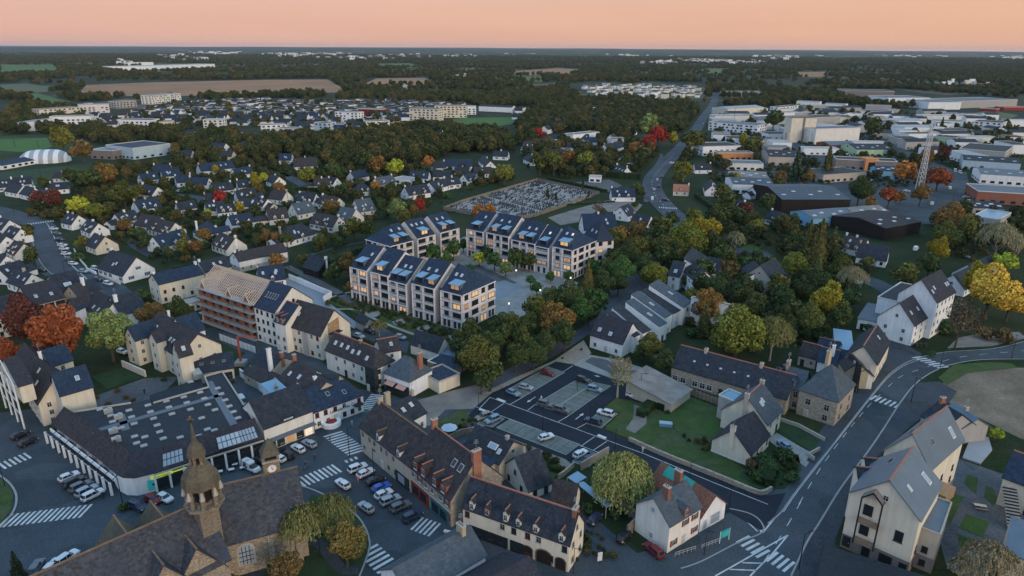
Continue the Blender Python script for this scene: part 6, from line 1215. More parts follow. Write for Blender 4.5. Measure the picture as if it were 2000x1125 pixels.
# flat buildings, halls and blocks from their front foot line (xl, yl, xr, yr, depth, height, wall, roof, kind, label)
NB = 0
def flat(xl, yl, xr, yr, dep, h, wal, roof, kind='f', lab=None, cat='hall', win=0, rise=2.5, auto='building', swap=False, nm_='commercial_hall', band=None, sk=0):
    a, b_ = P(xl, yl), P(xr, yr); ux = b_ - a; L_ = ux.length; ux /= L_; uy = Vector((-ux.y, ux.x, 0)); uy = -uy if uy.y < 0 else uy
    f = dict(c=a, ux=ux, uy=uy, a=L_, b=dep, he=h)
    if swap: f = dict(c=a, ux=uy, uy=ux, a=dep, b=L_, he=h)
    ro = a + ux * L_ / 2 + uy * dep / 2; rt = root(nm_, ro, lab or f"{WN.get(wal, wal.replace('_', ' '))} flat-roofed building", cat, None, None if lab and auto is None else (auto,))
    w_ = {} if not win else {('G' if swap else 'F'): (max(2, int(L_ / 5)), win, 'p'), 'H': (max(1, int(dep / 6)), win, 'p'), ('F' if swap else 'G'): (max(1, int(dep / 6)), win, 'p')}
    s_ = [(0, (i + .5) / sk, .35 + .25 * (i % 2), 'p', (2.2, 1.4)) for i in range(sk)] if kind != 'f' else []
    build_vol(rt, ro, f, kind, rise, wal, roof, win=w_, wsz=(2.6, 1.5), full=False, band=band, parapet=.5, sk=s_, ov=.1)
    PLACED.append((ro.x, ro.y, max(L_, dep) / 2)); return rt, f, ro
IND = [
 # right: industrial estate
 (1541, 279, 1589, 279, 16, 24, 'cream', 'flat_roof', 'f', 'twin cream concrete silo tower of the feed mill', 'silo tower'),
 (1590, 283, 1676, 280, 22, 15, 'warm_white', 'flat_roof_light', 'f', 'long white mill hall behind the silo tower', 'hall'),
 (1500, 247, 1640, 243, 30, 9, 'grey_wall', 'flat_roof', 'f', 'wide grey warehouse behind the mill', 'warehouse'),
 (1500, 323, 1563, 325, 38, 7, 'beige', 'slate_violet', 'g', 'brown-roofed hall left of the dark conifer by the silo', 'hall'),
 (1620, 297, 1672, 296, 22, 6, 'rust_red', 'flat_roof_light', 'g', 'small red hall with pale roof at the foot of the mill', 'hall'),
 (1672, 306, 1744, 306, 34, 6, 'pale_green', 'slate', 'g', 'dark roofed hall with pale green walls', 'hall'),
 (1630, 330, 1750, 336, 16, 7.5, 'taupe', 'flat_roof', 'f', 'long dark workshop with an orange entrance block', 'workshop'),
 (1606, 358, 1690, 352, 24, 5.5, 'beige', 'flat_roof', 'f', 'low pale workshop with dark flat roof below the orange entrance', 'workshop'),
 (1710, 350, 1758, 352, 18, 6, 'blue_clad', 'slate_blue', 'g', 'blue-roofed workshop beside the lattice mast', 'workshop'),
 (1820, 278, 1865, 282, 20, 6, 'pale_green', 'flat_roof', 'f', 'green-fronted dark hall right of the lattice mast', 'hall'),
 (1870, 306, 1960, 314, 50, 7, 'grey_wall', 'flat_roof', 'f', 'black-roofed hall with rows of roof domes', 'hall'),
 (1878, 330, 1990, 338, 30, 7, 'pale_blue_wall', 'slate', 'g', 'grey-blue gabled hall at the right edge', 'hall'),
 (1912, 358, 2030, 366, 30, 6.5, 'white', 'flat_roof_light', 'g', 'white hall with long ridge light at the right edge', 'hall'),
 (1905, 396, 2030, 404, 26, 7, 'brick_dark', 'flat_roof_light', 'f', 'brick-red warehouse with bright parapet at the right edge', 'warehouse'),
 (1898, 418, 1960, 420, 18, 3.5, 'grey_wall', 'slate', 'g', 'low dark hall in front of the brick-red warehouse', 'hall'),
 (1524, 417, 1657, 417, 46, 8, 'dark_shed', 'slate_grey', 'g', 'large black timber barn hall with grey roof', 'barn hall'),
 (1586, 446, 1680, 438, 18, 5, 'blue_clad', 'flat_roof_light', 'g', 'low grey depot with a pale blue timber gable', 'depot'),
 (1675, 440, 1738, 433, 18, 5, 'grey_wall', 'corrugated', 'g', 'second half of the low grey depot with roof lights', 'depot'),
 (1725, 470, 1795, 456, 30, 6, 'dark_shed', 'slate_brown', 'g', 'black barn with brown roof behind the cream house', 'barn'),
 (1896, 440, 1945, 448, 24, 5, 'grey_wall', 'zinc_light', 'f', 'pale metal-roofed shed among the right-hand trees', 'shed'),
 (1432, 360, 1500, 362, 24, 5, 'white', 'corrugated', 'g', 'upper of two white gabled workshops by the north road', 'workshop'),
 (1430, 378, 1510, 380, 26, 6, 'white', 'slate_grey', 'g', 'lower of two white gabled workshops by the north road', 'workshop'),
 (1420, 332, 1490, 334, 18, 5, 'warm_white', 'flat_roof_light', 'f', 'low flat workshop with pale roof north of the gabled pair', 'workshop'),
 (1372, 305, 1445, 303, 26, 8, 'white', 'flat_roof', 'f', 'white cube building with big framed window by the road', 'office'),
 (1400, 313, 1470, 313, 10, 6, 'orange_clad', 'flat_roof', 'f', 'showroom with orange-brown fascia beside the white cube', 'showroom'),
 (1392, 275, 1426, 276, 24, 6, 'white', 'corrugated', 'g', 'small white hall with red skirting by the north road', 'hall'),
 (1383, 254, 1478, 262, 26, 9, 'white', 'flat_roof_light', 'f', 'long white stepped building with round windows', 'office'),
 (1396, 238, 1462, 238, 22, 7, 'warm_white', 'zinc', 'f', 'white hall with blue-grey roof behind the stepped building', 'hall'),
 (1420, 226, 1490, 222, 30, 9, 'cream', 'flat_roof_white', 'g', 'cream round-gabled hall among the northern workshops', 'hall'),
 (1420, 190, 1490, 190, 40, 8, 'beige', 'corrugated', 'g', 'farthest brown-roofed hall beside the north road', 'hall'),
 (1645, 192, 1745, 194, 60, 14, 'taupe', 'flat_roof', 'f', 'big brown-clad factory before the woods', 'factory'),
 (1732, 203, 1815, 203, 60, 10, 'white', 'flat_roof_light', 'f', 'long white factory right of the brown factory', 'factory'),
 (1812, 214, 1875, 214, 60, 11, 'white', 'flat_roof_light', 'f', 'middle section of the long white factory row', 'factory'),
 (1868, 212, 1985, 208, 60, 11, 'grey_wall', 'flat_roof_light', 'f', 'grey-fronted end of the long factory row', 'factory'),
 (1912, 217, 1945, 219, 18, 4, 'red_front', 'red_front', 'f', 'low red store canopy before the factories', 'shop'),
 (1960, 216, 2010, 216, 20, 5, 'red_front', 'red_front', 'f', 'red-fronted store at the right edge', 'shop'),
 (1520, 218, 1560, 214, 14, 6, 'white', 'flat_roof', 'f', 'small white office with stepped roofs behind the warehouses', 'office'),
 (1598, 240, 1668, 240, 26, 7, 'cream', 'flat_roof', 'f', 'cream panelled hall with dark roof edge', 'hall'),
 (1680, 225, 1740, 228, 24, 6, 'warm_white', 'flat_roof', 'f', 'white hall behind the round oak of the estate', 'hall'),
 (1740, 246, 1800, 246, 26, 6, 'white', 'flat_roof_white', 'g', 'white round-roofed store in the middle of the estate', 'shop'),
 (1765, 262, 1842, 262, 26, 7, 'white', 'flat_roof_white', 'f', 'white store with black lettering band', 'shop'),
 (1800, 236, 1880, 236, 22, 6, 'warm_white', 'flat_roof_white', 'f', 'pale store behind the lettered store', 'shop'),
 (1825, 246, 1880, 248, 22, 6, 'white', 'flat_roof_light', 'f', 'pale hall beside the lone estate conifer', 'hall'),
 (1898, 252, 1955, 256, 26, 9, 'white', 'flat_roof', 'f', 'white office with regular dark window grid', 'office'),
 (1840, 266, 1900, 266, 24, 6, 'dark_shed', 'flat_roof', 'f', 'black hall between the lettered store and white office', 'hall'),
 (1700, 270, 1740, 272, 26, 6, 'grey_wall', 'slate', 'g', 'grey hall with white solar vents', 'hall'),
 (1555, 205, 1600, 207, 20, 6, 'white', 'flat_roof_light', 'f', 'small pale building with yellow tree behind', 'building'),
 (1610, 210, 1650, 212, 20, 6, 'white', 'flat_roof_light', 'f', 'small white workshop pair before the brown factory', 'workshop'),
 (1690, 214, 1740, 216, 24, 6, 'grey_wall', 'flat_roof_light', 'f', 'grey hall under the factory hedge', 'hall'),
 # left: school and sports buildings, blocks of flats
 (210, 305, 262, 312, 34, 9, 'pale_blue_wall', 'slate_blue', 'f', 'sports hall with jagged blue roof edge', 'sports hall'),
 (222, 312, 285, 300, 22, 7, 'taupe', 'zinc', 'f', 'brown and zinc sports hall wing', 'sports hall'),
 (5, 332, 83, 318, 8, 3, 'white', 'slate_blue', 'm', 'low clubhouse strip in front of the white air dome', 'clubhouse'),
 (24, 256, 66, 248, 24, 8, 'white', 'zinc', 'm', 'white hall with tilted blue roof at the left edge', 'hall'),
 (80, 234, 160, 228, 18, 12, 'cream', 'flat_roof_light', 'f', 'cream and orange block of flats at the town edge', 'block of flats'),
 (100, 248, 180, 246, 16, 11, 'white', 'flat_roof_light', 'f', 'white terraced block of flats below the orange block', 'block of flats'),
 (155, 222, 215, 220, 16, 11, 'rose_white', 'flat_roof_light', 'f', 'pinkish block of flats behind the cream block', 'block of flats'),
 (230, 246, 298, 247, 16, 7, 'white', 'flat_roof', 'f', 'low white curved school building', 'school'),
 (298, 204, 355, 198, 20, 13, 'warm_white', 'flat_roof_light', 'f', 'tall pale block of flats beside the brown field', 'block of flats'),
 (228, 212, 268, 209, 18, 9, 'grey_wall', 'flat_roof', 'f', 'grey block near the left town edge', 'block of flats'),
 (398, 250, 436, 250, 14, 9, 'warm_white', 'zinc', 'f', 'white small office block with rows of windows', 'office'),
 (306, 250, 332, 250, 14, 7, 'cream', 'flat_roof_light', 'f', 'cream low block before the tree row', 'block of flats'),
 (512, 262, 560, 260, 14, 9, 'white', 'slate_grey', 'f', 'white block of flats with stacked balconies', 'block of flats'),
 (540, 266, 600, 268, 14, 8, 'warm_white', 'flat_roof_light', 'f', 'curved white block of flats before the park trees', 'block of flats'),
 (615, 262, 640, 264, 14, 12, 'pale_blue_wall', 'slate_blue', 'f', 'pale green balconied block at the park edge', 'block of flats'),
 (640, 262, 672, 262, 14, 10, 'navy', 'slate_blue', 'f', 'dark blue end of the balconied block', 'block of flats'),
 (655, 238, 700, 240, 14, 12, 'white', 'flat_roof_light', 'f', 'white block of flats with red neighbour', 'block of flats'),
 (700, 226, 745, 228, 14, 9, 'red_front', 'flat_roof_light', 'f', 'white and red block of flats in the town', 'block of flats'),
 (716, 254, 762, 252, 14, 9, 'warm_white', 'slate_blue', 'f', 'white building with red chimney block and blue roof', 'block of flats'),
 (800, 236, 856, 238, 18, 15, 'cream', 'flat_roof_light', 'f', 'front one of two cream blocks of flats by the green', 'block of flats'),
 (850, 230, 912, 230, 18, 15, 'cream', 'flat_roof_light', 'f', 'rear one of two cream blocks of flats by the green', 'block of flats'),
 (913, 224, 930, 224, 14, 11, 'white', 'flat_roof_light', 'f', 'slim white block right of the cream blocks', 'block of flats'),
 (935, 217, 1000, 220, 12, 7, 'white', 'slate', 'g', 'long row of tiny white terrace houses by the green', 'terrace'),
 (1118, 280, 1170, 274, 12, 8, 'white', 'flat_roof_light', 'f', 'white modern villa among dark trees', 'villa'),
 (1196, 287, 1225, 286, 12, 7, 'warm_white', 'slate', 'f', 'cream modern house beside the red trees', 'house'),
 (1150, 356, 1173, 357, 8, 3.5, 'white', 'flat_roof_white', 'f', 'small white cabin on the yard above the cemetery', 'cabin'),
 (770, 358, 800, 362, 9, 3.5, 'white', 'flat_roof_white', 'f', 'flat white bungalow wing beside the orange bush', 'bungalow'),
]
for it in IND:
    big = it[4] >= 12 and it[1] > 240
    flat(*it[:9], lab=it[9], cat=it[10], auto=None, win=(max(1, int(it[5] / 3)) if it[10] in ('block of flats', 'office', 'school') else (1 if it[1] > 280 and it[6] != 'dark_shed' else 0)), rise=3.0 if it[4] > 30 else 2.2, swap=(it[9].startswith('brown-roofed hall left') is None), sk=5 if it[8] == 'g' and it[1] > 300 else 0)
o = [o for o, _ in THINGS if str(o.get('label', '')).startswith('long dark workshop')][0]
k = MB(); p = P(1698, 333); k.box((p.x, p.y + 4, 4.6), (10, 12, 9.2), 'orange_clad'); k.box((p.x, p.y - 2.2, 3.6), (5, .4, 6), 'glass'); k.obj('entrance_block', o, o.location)
o = [o for o, _ in THINGS if str(o.get('label', '')).startswith('twin cream')][0]
k = MB(); p = P(1565, 279); k.box((p.x, p.y - .3, 12), (1.6, 1.0, 26), 'taupe'); k.box((p.x + 9, p.y - 6, 7), (12, 9, 14), 'warm_white'); k.cyl((p.x - 16, p.y - 3, 0), (p.x - 16, p.y - 3, 10), 2.2, 2.2, 'metal_light', 10); k.obj('lift_shaft', o, o.location)
# scattered town houses, one object each up to the limit, the smallest ones joined
def inpoly(x, y, q):
    c = False; j = len(q) - 1
    for i in range(len(q)):
        if (q[i][1] > y) != (q[j][1] > y) and x < (q[j][0] - q[i][0]) * (y - q[i][1]) / (q[j][1] - q[i][1]) + q[i][0]: c = not c
        j = i
    return c
def scatter(q, sp, rnd, seed, avoid=True, zz=0):
    w = [P(x, y) for x, y in q]; W_ = [(p.x, p.y) for p in w]; x0, x1 = min(p[0] for p in W_), max(p[0] for p in W_); y0, y1 = min(p[1] for p in W_), max(p[1] for p in W_)
    out = []; y = y0
    while y < y1:
        x = x0 + rnd.uniform(0, sp)
        while x < x1:
            px, py = x + rnd.uniform(-.36, .36) * sp, y + rnd.uniform(-.36, .36) * sp
            if inpoly(px, py, W_) and not (avoid and any((px - a) ** 2 + (py - b) ** 2 < (c + avoid) ** 2 for a, b, c in PLACED)): out.append((px, py))
            x += sp
        y += sp * .9
    return out
TOWN = [([(205, 235), (330, 205), (480, 196), (620, 200), (760, 200), (900, 205), (905, 222), (800, 235), (700, 250), (610, 256), (520, 248), (400, 240), (300, 245), (210, 250)], 20), ([(1130, 172), (1180, 166), (1260, 168), (1372, 172), (1372, 190), (1250, 196), (1160, 190)], 34),
        ([(430, 262), (520, 268), (505, 280), (430, 275)], 30), ([(640, 212), (760, 205), (860, 212), (860, 225), (700, 232)], 26), ([(560, 252), (700, 246), (790, 250), (770, 262), (680, 268), (600, 272), (520, 268)], 26), ([(1010, 285), (1060, 270), (1200, 268), (1240, 280), (1200, 300), (1100, 305), (1030, 318)], 26), ([(330, 258), (560, 272), (560, 300), (430, 318), (340, 330)], 32), ([(1010, 215), (1250, 205), (1250, 258), (1030, 262)], 52), ([(60, 215), (200, 205), (230, 250), (180, 262), (100, 262)], 34)]
r2 = random.Random(21); nh = 0; far_pts = []
r6 = random.Random(4); nsh = 0
for (x, y) in scatter([(1395, 222), (1560, 212), (1990, 235), (2000, 330), (1880, 330), (1760, 290), (1640, 320), (1400, 300)], 40, r6, 1, 14):
    L_, dp, h = r6.uniform(16, 34), r6.uniform(12, 22), r6.uniform(5, 8); ang = r6.choice((.0, .12, -.1, 1.5)); ux = Vector((math.cos(ang), math.sin(ang), 0)); uy = Vector((-ux.y, ux.x, 0)); c = Vector((x, y, 0)); wl = r6.choice(('white', 'warm_white', 'grey_wall', 'beige', 'white')); gk = r6.random() < .4
    rt = root('commercial_hall', c, f"small {WN.get(wl, 'grey')} workshop with {'dark gabled' if gk else 'flat pale'} roof", 'workshop', None, ('building',)); build_vol(rt, c, dict(c=c - ux * L_ / 2 - uy * dp / 2, ux=ux, uy=uy, a=L_, b=dp, he=h), 'g' if gk else 'f', 2.2, wl, 'slate' if gk else r6.choice(('flat_roof', 'flat_roof_light', 'flat_roof_white')), win={'F': (int(L_ / 5), 1, 'p'), 'B': (int(L_ / 5), 1, 'p')} if y < 900 else {}, wsz=(2.2, 1.2), full=False, ov=.1); PLACED.append((x, y, max(L_, dp) / 2))
for q, sp in TOWN:
    for (x, y) in scatter(q, sp, r2, 3, 3): far_pts.append((x, y, q is TOWN[1][0]))
far_pts.sort(key=lambda p: p[1]); n_single = 195
for i, (x, y, blk) in enumerate(far_pts[:n_single]):
    a = r2.uniform(8, 14); w = r2.uniform(7.5, 9.5); ang = r2.choice((.15, .3, 1.2, -.2, .0, 1.5)) + r2.uniform(-.2, .2); ux = Vector((math.cos(ang), math.sin(ang), 0)); uy = Vector((-ux.y, ux.x, 0)); he = r2.choice((3, 3, 4.5)); sty = r2.choice('aabbbcd')
    roof, wal, rw = HSTY[sty]; c = Vector((x, y, 0)); f = dict(c=c - ux * a / 2 - uy * w / 2, ux=ux, uy=uy, a=a, b=w, he=he)
    flat_ = r2.random() < .2
    rt = root('house', c, f"small far {WN[wal]} house, {'flat pale roof' if flat_ else rw}", 'house', None, ('house',)); build_vol(rt, c, f, 'f' if flat_ else 'g', w * .42, wal, 'flat_roof_light' if flat_ else roof, win={}, parapet=0)
    PLACED.append((x, y, 8))
# cluster of white flats on the horizon ridge of the town, plus distant hamlets: joined specks
k = MB(); r3 = random.Random(5)
for (x, y, blk) in far_pts[n_single:]:
    w, d, h = r3.uniform(9, 16), r3.uniform(8, 12), r3.uniform(4, 9 if blk else 6); ang = r3.uniform(0, 3); k.box((x, y, h / 2), (w, d, h), r3.choice(('white', 'cream', 'warm_white')), ang)
    k.box((x, y, h + .6), (w * .96, d * .9, 1.2), r3.choice(('slate', 'slate', 'flat_roof_light', 'slate_violet')), ang); PLACED.append((x, y, 9))
o = k.obj('distant_houses'); o['kind'] = 'stuff'; o['label'] = 'far small white houses packed together at the back of the town'
k = MB()
for (cx, cy, sx, n) in ((60, 97, 60, 14), (215, 97, 30, 10), (330, 96, 50, 12), (380, 99, 25, 10), (420, 104, 60, 30), (375, 113, 30, 10), (330, 110, 20, 8), (560, 107, 60, 26), (640, 105, 60, 20), (700, 112, 60, 20), (780, 108, 60, 16), (880, 108, 50, 12), (1000, 104, 60, 14), (1020, 100, 30, 12), (1250, 108, 50, 14), (1290, 122, 40, 26), (1370, 119, 60, 40), (1420, 103, 40, 16), (1500, 110, 40, 12), (1530, 113, 30, 14), (1600, 108, 60, 16), (1690, 106, 60, 12), (1780, 110, 60, 14), (1900, 100, 60, 12), (1945, 107, 40, 26), (1990, 112, 30, 20), (1460, 121, 40, 20), (240, 119, 20, 8), (900, 150, 20, 4), (790, 170, 8, 4), (1870, 160, 60, 12)):
    for i in range(n):
        x, y = cx + r3.gauss(0, sx * .5), cy + r3.gauss(0, 1.6); p = P(x, y, 10); 
        if y < 95.5: continue
        s_ = min(p.y / 420, 26); k.box((p.x, p.y, 8 + s_ * .2), (s_ * r3.uniform(1.0, 3.2), s_, s_ * r3.uniform(.5, .9) + 6), r3.choice(('white', 'white', 'cream', 'flat_roof_white')), 0)
o = k.obj('distant_hamlets'); o['kind'] = 'stuff'; o['label'] = 'pale specks of villages and farms out in the countryside'
for (xl, yl, xr, yr, dep, h, lab) in ((207, 138, 285, 137, 90, 14, 'front wing of the huge white factory beyond the brown field'), (280, 136, 420, 131, 90, 13, 'long rear wing of the huge white factory beyond the brown field'), (250, 128, 300, 127, 60, 13, 'left back block of the huge white factory')): flat(xl, yl, xr, yr, dep, h, 'white', 'flat_roof_white', 'f', lab, 'factory', 0, auto=None, nm_='factory')
# air dome
def dome():
    a, b_ = P(18, 322), P(122, 318); c = (a + b_) / 2; c.y += 12; ux = (b_ - a).normalized(); uy = Vector((-ux.y, ux.x, 0)); L_ = (b_ - a).length / 2; k = MB(); n, m = 22, 10; pts = []
    for i in range(n + 1):
        t = -1 + 2 * i / n; r = (1 - abs(t) ** 3.2) ** .5
        pts.append([c + ux * L_ * t + uy * 13 * r * math.cos(math.pi * j / m) + Vector((0, 0, 9.5 * r * math.sin(math.pi * j / m))) for j in range(m + 1)])
    for i in range(n):
        for j in range(m): k.poly([pts[i][j], pts[i + 1][j], pts[i + 1][j + 1], pts[i][j + 1]], 'flat_roof_white' if (i // 2) % 2 else 'canvas')
    tag(k.obj('air_dome'), 'large white inflated air dome over tennis courts', 'air dome')
dome()
# cemetery
CEM = [(866, 410), (905, 395), (1050, 353), (1170, 379), (1135, 392), (1040, 425), (985, 430), (930, 422)]
G('cemetery_ground', CEM, 'paving_pale', .1)
gm = []
for m_ in ('grave_dark', 'grave_pale', 'grave_dark', 'slate_grey'):
    b_ = MB(); b_.box((0, 0, .22), (1.0, 2.0, .4), m_); b_.box((0, .95, .65), (.9, .2, 1.1), m_); gm.append(b_.mesh('grave'))
gp = []
w = [P(*q) for q in CEM]; Wc = [(p.x, p.y) for p in w]; gx = (w[3] - w[2]).normalized(); gy = Vector((-gx.y, gx.x, 0)); o0 = w[2]; r4 = random.Random(8)
for i in range(-10, 90):
    for j in range(-60, 12):
        if i % 11 == 0 or j % 9 == 0 or j % 3 == 2: continue
        p = o0 + gx * (i * 1.75 + r4.uniform(-.25, .25)) + gy * (j * 2.3)
        if inpoly(p.x, p.y, Wc) and r4.random() < .9: gp.append((p.x, p.y))
gp.sort(key=lambda p: p[1]); ga = math.atan2(gx.y, gx.x)
for x, y in gp[:280]: o = link('gravestone', r4.choice(gm), None, (x, y, .1), ga + r4.uniform(-.05, .05)); o['label'] = 'low granite grave in the crowded walled cemetery'; o['category'] = 'grave'; o['group'] = 'graves in the cemetery'
k = MB()
for x, y in gp[280:]: m_ = r4.choice(('grave_dark', 'grave_pale', 'grave_dark')); k.box((x, y, .32), (1.0, 2.0, .4), m_, ga); k.box((x - gx.y * .95, y + gx.x * .95, .7), (.9, .2, 1.1), m_, ga)
o = k.obj('distant_graves'); o['kind'] = 'stuff'; o['label'] = 'dense further rows of graves'
wall_line('cemetery_wall', CEM + [CEM[0]], 1.8, .4, 'stone_brown', 'old wall all the way round the cemetery')
# hedges and walls
def hedge(pts, h, w_, lab, col=(.030, .050, .018)):
    q = [P(x, y) for x, y in pts]; k = MB(); r = random.Random(len(THINGS)); 
    for i in range(len(q) - 1):
        n = max(1, int((q[i + 1] - q[i]).length / 1.6))
        for j in range(n):
            a, b_ = q[i].lerp(q[i + 1], j / n), q[i].lerp(q[i + 1], (j + 1) / n); hh = h * r.uniform(.9, 1.1); ww = w_ * r.uniform(.85, 1.15); k.beam(a + Vector((0, 0, hh / 2)), b_ + Vector((0, 0, hh / 2)), ww, 'foliage', hh)
            for s_ in range(5): c = a.lerp(b_, r.random()); k.box((c.x + r.uniform(-ww, ww) * .5, c.y + r.uniform(-ww, ww) * .5, hh * r.uniform(.5, 1.05)), (.5, .5, .4), 'foliage', r.random() * 3)
    o = k.obj('hedge'); o.color = (*col, 1); tag(o, lab, 'hedge')
for a in (([(890, 352), (880, 368), (850, 362)], 3, 3, 'tall dark hedge left of the cemetery'), ([(905, 362), (950, 358), (1000, 352)], 2.4, 2, 'clipped hedge behind the cemetery wall corner'), ([(1070, 352), (1185, 376)], 2, 1.6, 'straight hedge along the back of the cemetery'), ([(1100, 340), (1180, 345), (1250, 350)], 4, 4, 'thick dark hedge above the cemetery yard'), ([(1060, 405), (1200, 395)], .8, .8, 'low hedge by the gravel court'),
          ([(580, 372), (640, 376), (680, 382)], 2.5, 2.5, 'hedge in front of the suburb bungalows'), ([(640, 520), (690, 498), (740, 478)], 2.6, 3, 'yellowing bamboo hedge behind the far left apartment block', ), ([(10, 445), (60, 452)], 2, 3, 'dark clipped hedge at the top of the west avenue'), ([(340, 530), (400, 518)], 2, 2, 'hedge above the café'), ([(1360, 385), (1420, 430), (1480, 455)], 2.6, 3, 'long hedge beside the north road'), ([(1410, 440), (1500, 470)], 1.6, 1.4, 'thin hedge by the roundabout lawns'),
          ([(478, 465), (500, 463), (560, 462)], 1.8, 1.6, 'hedge between the white villas'), ([(320, 398), (345, 395), (355, 388)], 1.6, 1.6, 'round hedge of the cul-de-sac'), ([(372, 412), (395, 425), (420, 428)], 1.5, 1.3, 'hedge of the blue-shuttered house'), ([(1250, 815), (1275, 790), (1300, 800)], 1.6, 2.5, 'ragged hedge beside the corrugated shed'), ([(1480, 905), (1500, 925), (1495, 950)], 1.8, 3, 'thick hedge at the corner garden')): hedge(*a)
wall_line('stone_wall', smooth([(1228, 861), (1300, 893), (1400, 933), (1470, 962), (1490, 966), (1506, 958)]), 1.1, .5, 'stone', 'long pale stone wall between the lawn and the dark road')
wall_line('white_wall', [(1135, 918), (1188, 887)], 2.0, .35, 'stone', 'pale garden wall between parked cars and the willow')
wall_line('garden_wall', [(1090, 936), (1102, 928), (1120, 912)], 1.2, .4, 'stone', 'short rubble wall below the gravel garden')
wall_line('garden_wall', [(1198, 985), (1250, 1020), (1225, 1045)], 2.2, .4, 'stone_brown', 'brown rubble wall behind the gravel drive')
wall_line('garden_wall', [(1522, 822), (1560, 835), (1610, 862)], 1.0, .3, 'beige', 'low wall in front of the stone villa garden')
wall_line('garden_wall', [(1600, 880), (1578, 892), (1590, 900)], 1.0, .3, 'beige', 'low gate wall beside the concrete drive')
wall_line('white_wall', [(565, 545), (600, 560), (648, 580), (632, 590)], 2.2, .3, 'white', 'white boundary wall behind the building site')
wall_line('white_wall', [(240, 716), (285, 736)], 2.0, .4, 'cream', 'cream ramp wall beside the plaza lawn')
wall_line('white_wall', [(470, 735), (520, 772)], 2.4, .3, 'white', 'pale yard wall beside the parked white van')
wall_line('parking_wall', [(170, 528), (188, 536)], 1.2, .4, 'white', 'white low wall at the avenue parking'); wall_line('parking_wall', [(196, 538), (235, 556)], 1.0, .4, 'cream', 'low scalloped wall before the long white house'); wall_line('parking_wall', [(145, 490), (155, 508), (170, 525)], 1.2, .3, 'cream', 'curving wall of the small avenue lawn')
wall_line('garden_wall', [(860, 870), (900, 850), (945, 842)], 1.6, .4, 'stone_brown', 'old rough wall left of the garage pad')
# wood panel fence: every panel its own part
def panels(pts, h, lab, n, mat='fence_wood', nm_='fence'):
    q = [P(x, y) for x, y in pts]; ro = q[0]; rt = root(nm_, ro, lab, 'fence'); 
    for i in range(len(q) - 1):
        for j in range(n):
            a, b_ = q[i].lerp(q[i + 1], (j + .03) / n), q[i].lerp(q[i + 1], (j + .97) / n); k = MB(); k.beam(a + Vector((0, 0, h / 2)), b_ + Vector((0, 0, h / 2)), .07, mat, h); k.obj('panel', rt, ro); k = MB(); k.beam(q[i].lerp(q[i + 1], j / n), q[i].lerp(q[i + 1], j / n) + Vector((0, 0, h + .1)), .14, 'concrete'); k.obj('post', rt, ro)
panels([(1345, 770), (1420, 797)], 1.9, 'brown wooden panel fence between garden and old school', 10); panels([(1410, 645), (1470, 660)], 1.6, 'low board fence under the big orange tree', 6); panels([(430, 664), (500, 690)], 2.2, 'pale hoarding panels of the building site', 9, 'white', 'hoarding')
# notice board, railings
def board():
    a, b_ = P(1405, 1062), P(1423, 1054); ro = (a + b_) / 2; rt = root('notice_board', ro, 'green and teal notice board on two white posts', 'notice board')
    k = MB(); k.beam(a + Vector((0, 0, 1.9)), b_ + Vector((0, 0, 1.9)), .12, 'green_tarp', 1.6); k.obj('panel', rt, ro); k = MB(); k.beam(a + Vector((.2, -.1, 1.9)), b_ + Vector((-.1, -.1, 1.9)), .05, 'sign_teal', 1.2); k.obj('map_sheet', rt, ro)
    for p in (a, b_): k = MB(); k.beam(p, p + Vector((0, 0, 2.7)), .14, 'frame'); k.obj('post', rt, ro)
board()
def rail(pts, lab):
    q = [P(x, y) for x, y in pts]; ro = q[0]; rt = root('railing', ro, lab, 'railing')
    for z in (.55, 1.0): k = MB(); [k.beam(q[i] + Vector((0, 0, z)), q[i + 1] + Vector((0, 0, z)), .08, 'metal_light') for i in range(len(q) - 1)]; k.obj('rail', rt, ro)
    n = 5
    for j in range(n + 1): p = q[0].lerp(q[-1], j / n); k = MB(); k.beam(p, p + Vector((0, 0, 1.05)), .09, 'metal_light'); k.obj('post', rt, ro)
rail([(1318, 1088), (1358, 1075)], 'metal railing beside the curved street light near the white house'); rail([(1370, 1073), (1404, 1060)], 'metal railing touching the green notice board')
def small(nm_, label, cat, x, y, parts, group=None):
    p = P(x, y); rt = root(nm_, p, label, cat, group)
    for pn, fn in parts: k = MB(); fn(k, p); k.obj(pn, rt, p)
    return rt
small('picnic_table', 'orange wooden picnic table in the residence court', 'picnic table', 1913, 993, [('table_top', lambda k, p: k.box((p.x, p.y, .8), (2.2, .8, .08), 'timber', -.3)), ('bench', lambda k, p: k.box((p.x + .2, p.y + .8, .45), (2.2, .3, .07), 'wood', -.3)), ('bench', lambda k, p: k.box((p.x - .2, p.y - .8, .45), (2.2, .3, .07), 'wood', -.3)), ('leg', lambda k, p: k.box((p.x, p.y, .4), (.2, 1.2, .8), 'wood', -.3))])
small('parasol', 'pale round parasol in the small back garden', 'parasol', 878, 850, [('canopy', lambda k, p: k.cyl((p.x, p.y, 2.1), (p.x, p.y, 2.8), 2.0, .1, 'parasol', 8)), ('pole', lambda k, p: k.cyl((p.x, p.y, 0), (p.x, p.y, 2.2), .05, .05, 'metal_dark', 6))])
small('parasol', 'pale parasol beside the first white terrace house', 'parasol', 1240, 682, [('canopy', lambda k, p: k.cyl((p.x, p.y, 2.1), (p.x, p.y, 2.6), 1.8, .1, 'parasol', 8)), ('pole', lambda k, p: k.cyl((p.x, p.y, 0), (p.x, p.y, 2.2), .05, .05, 'metal_dark', 6))])
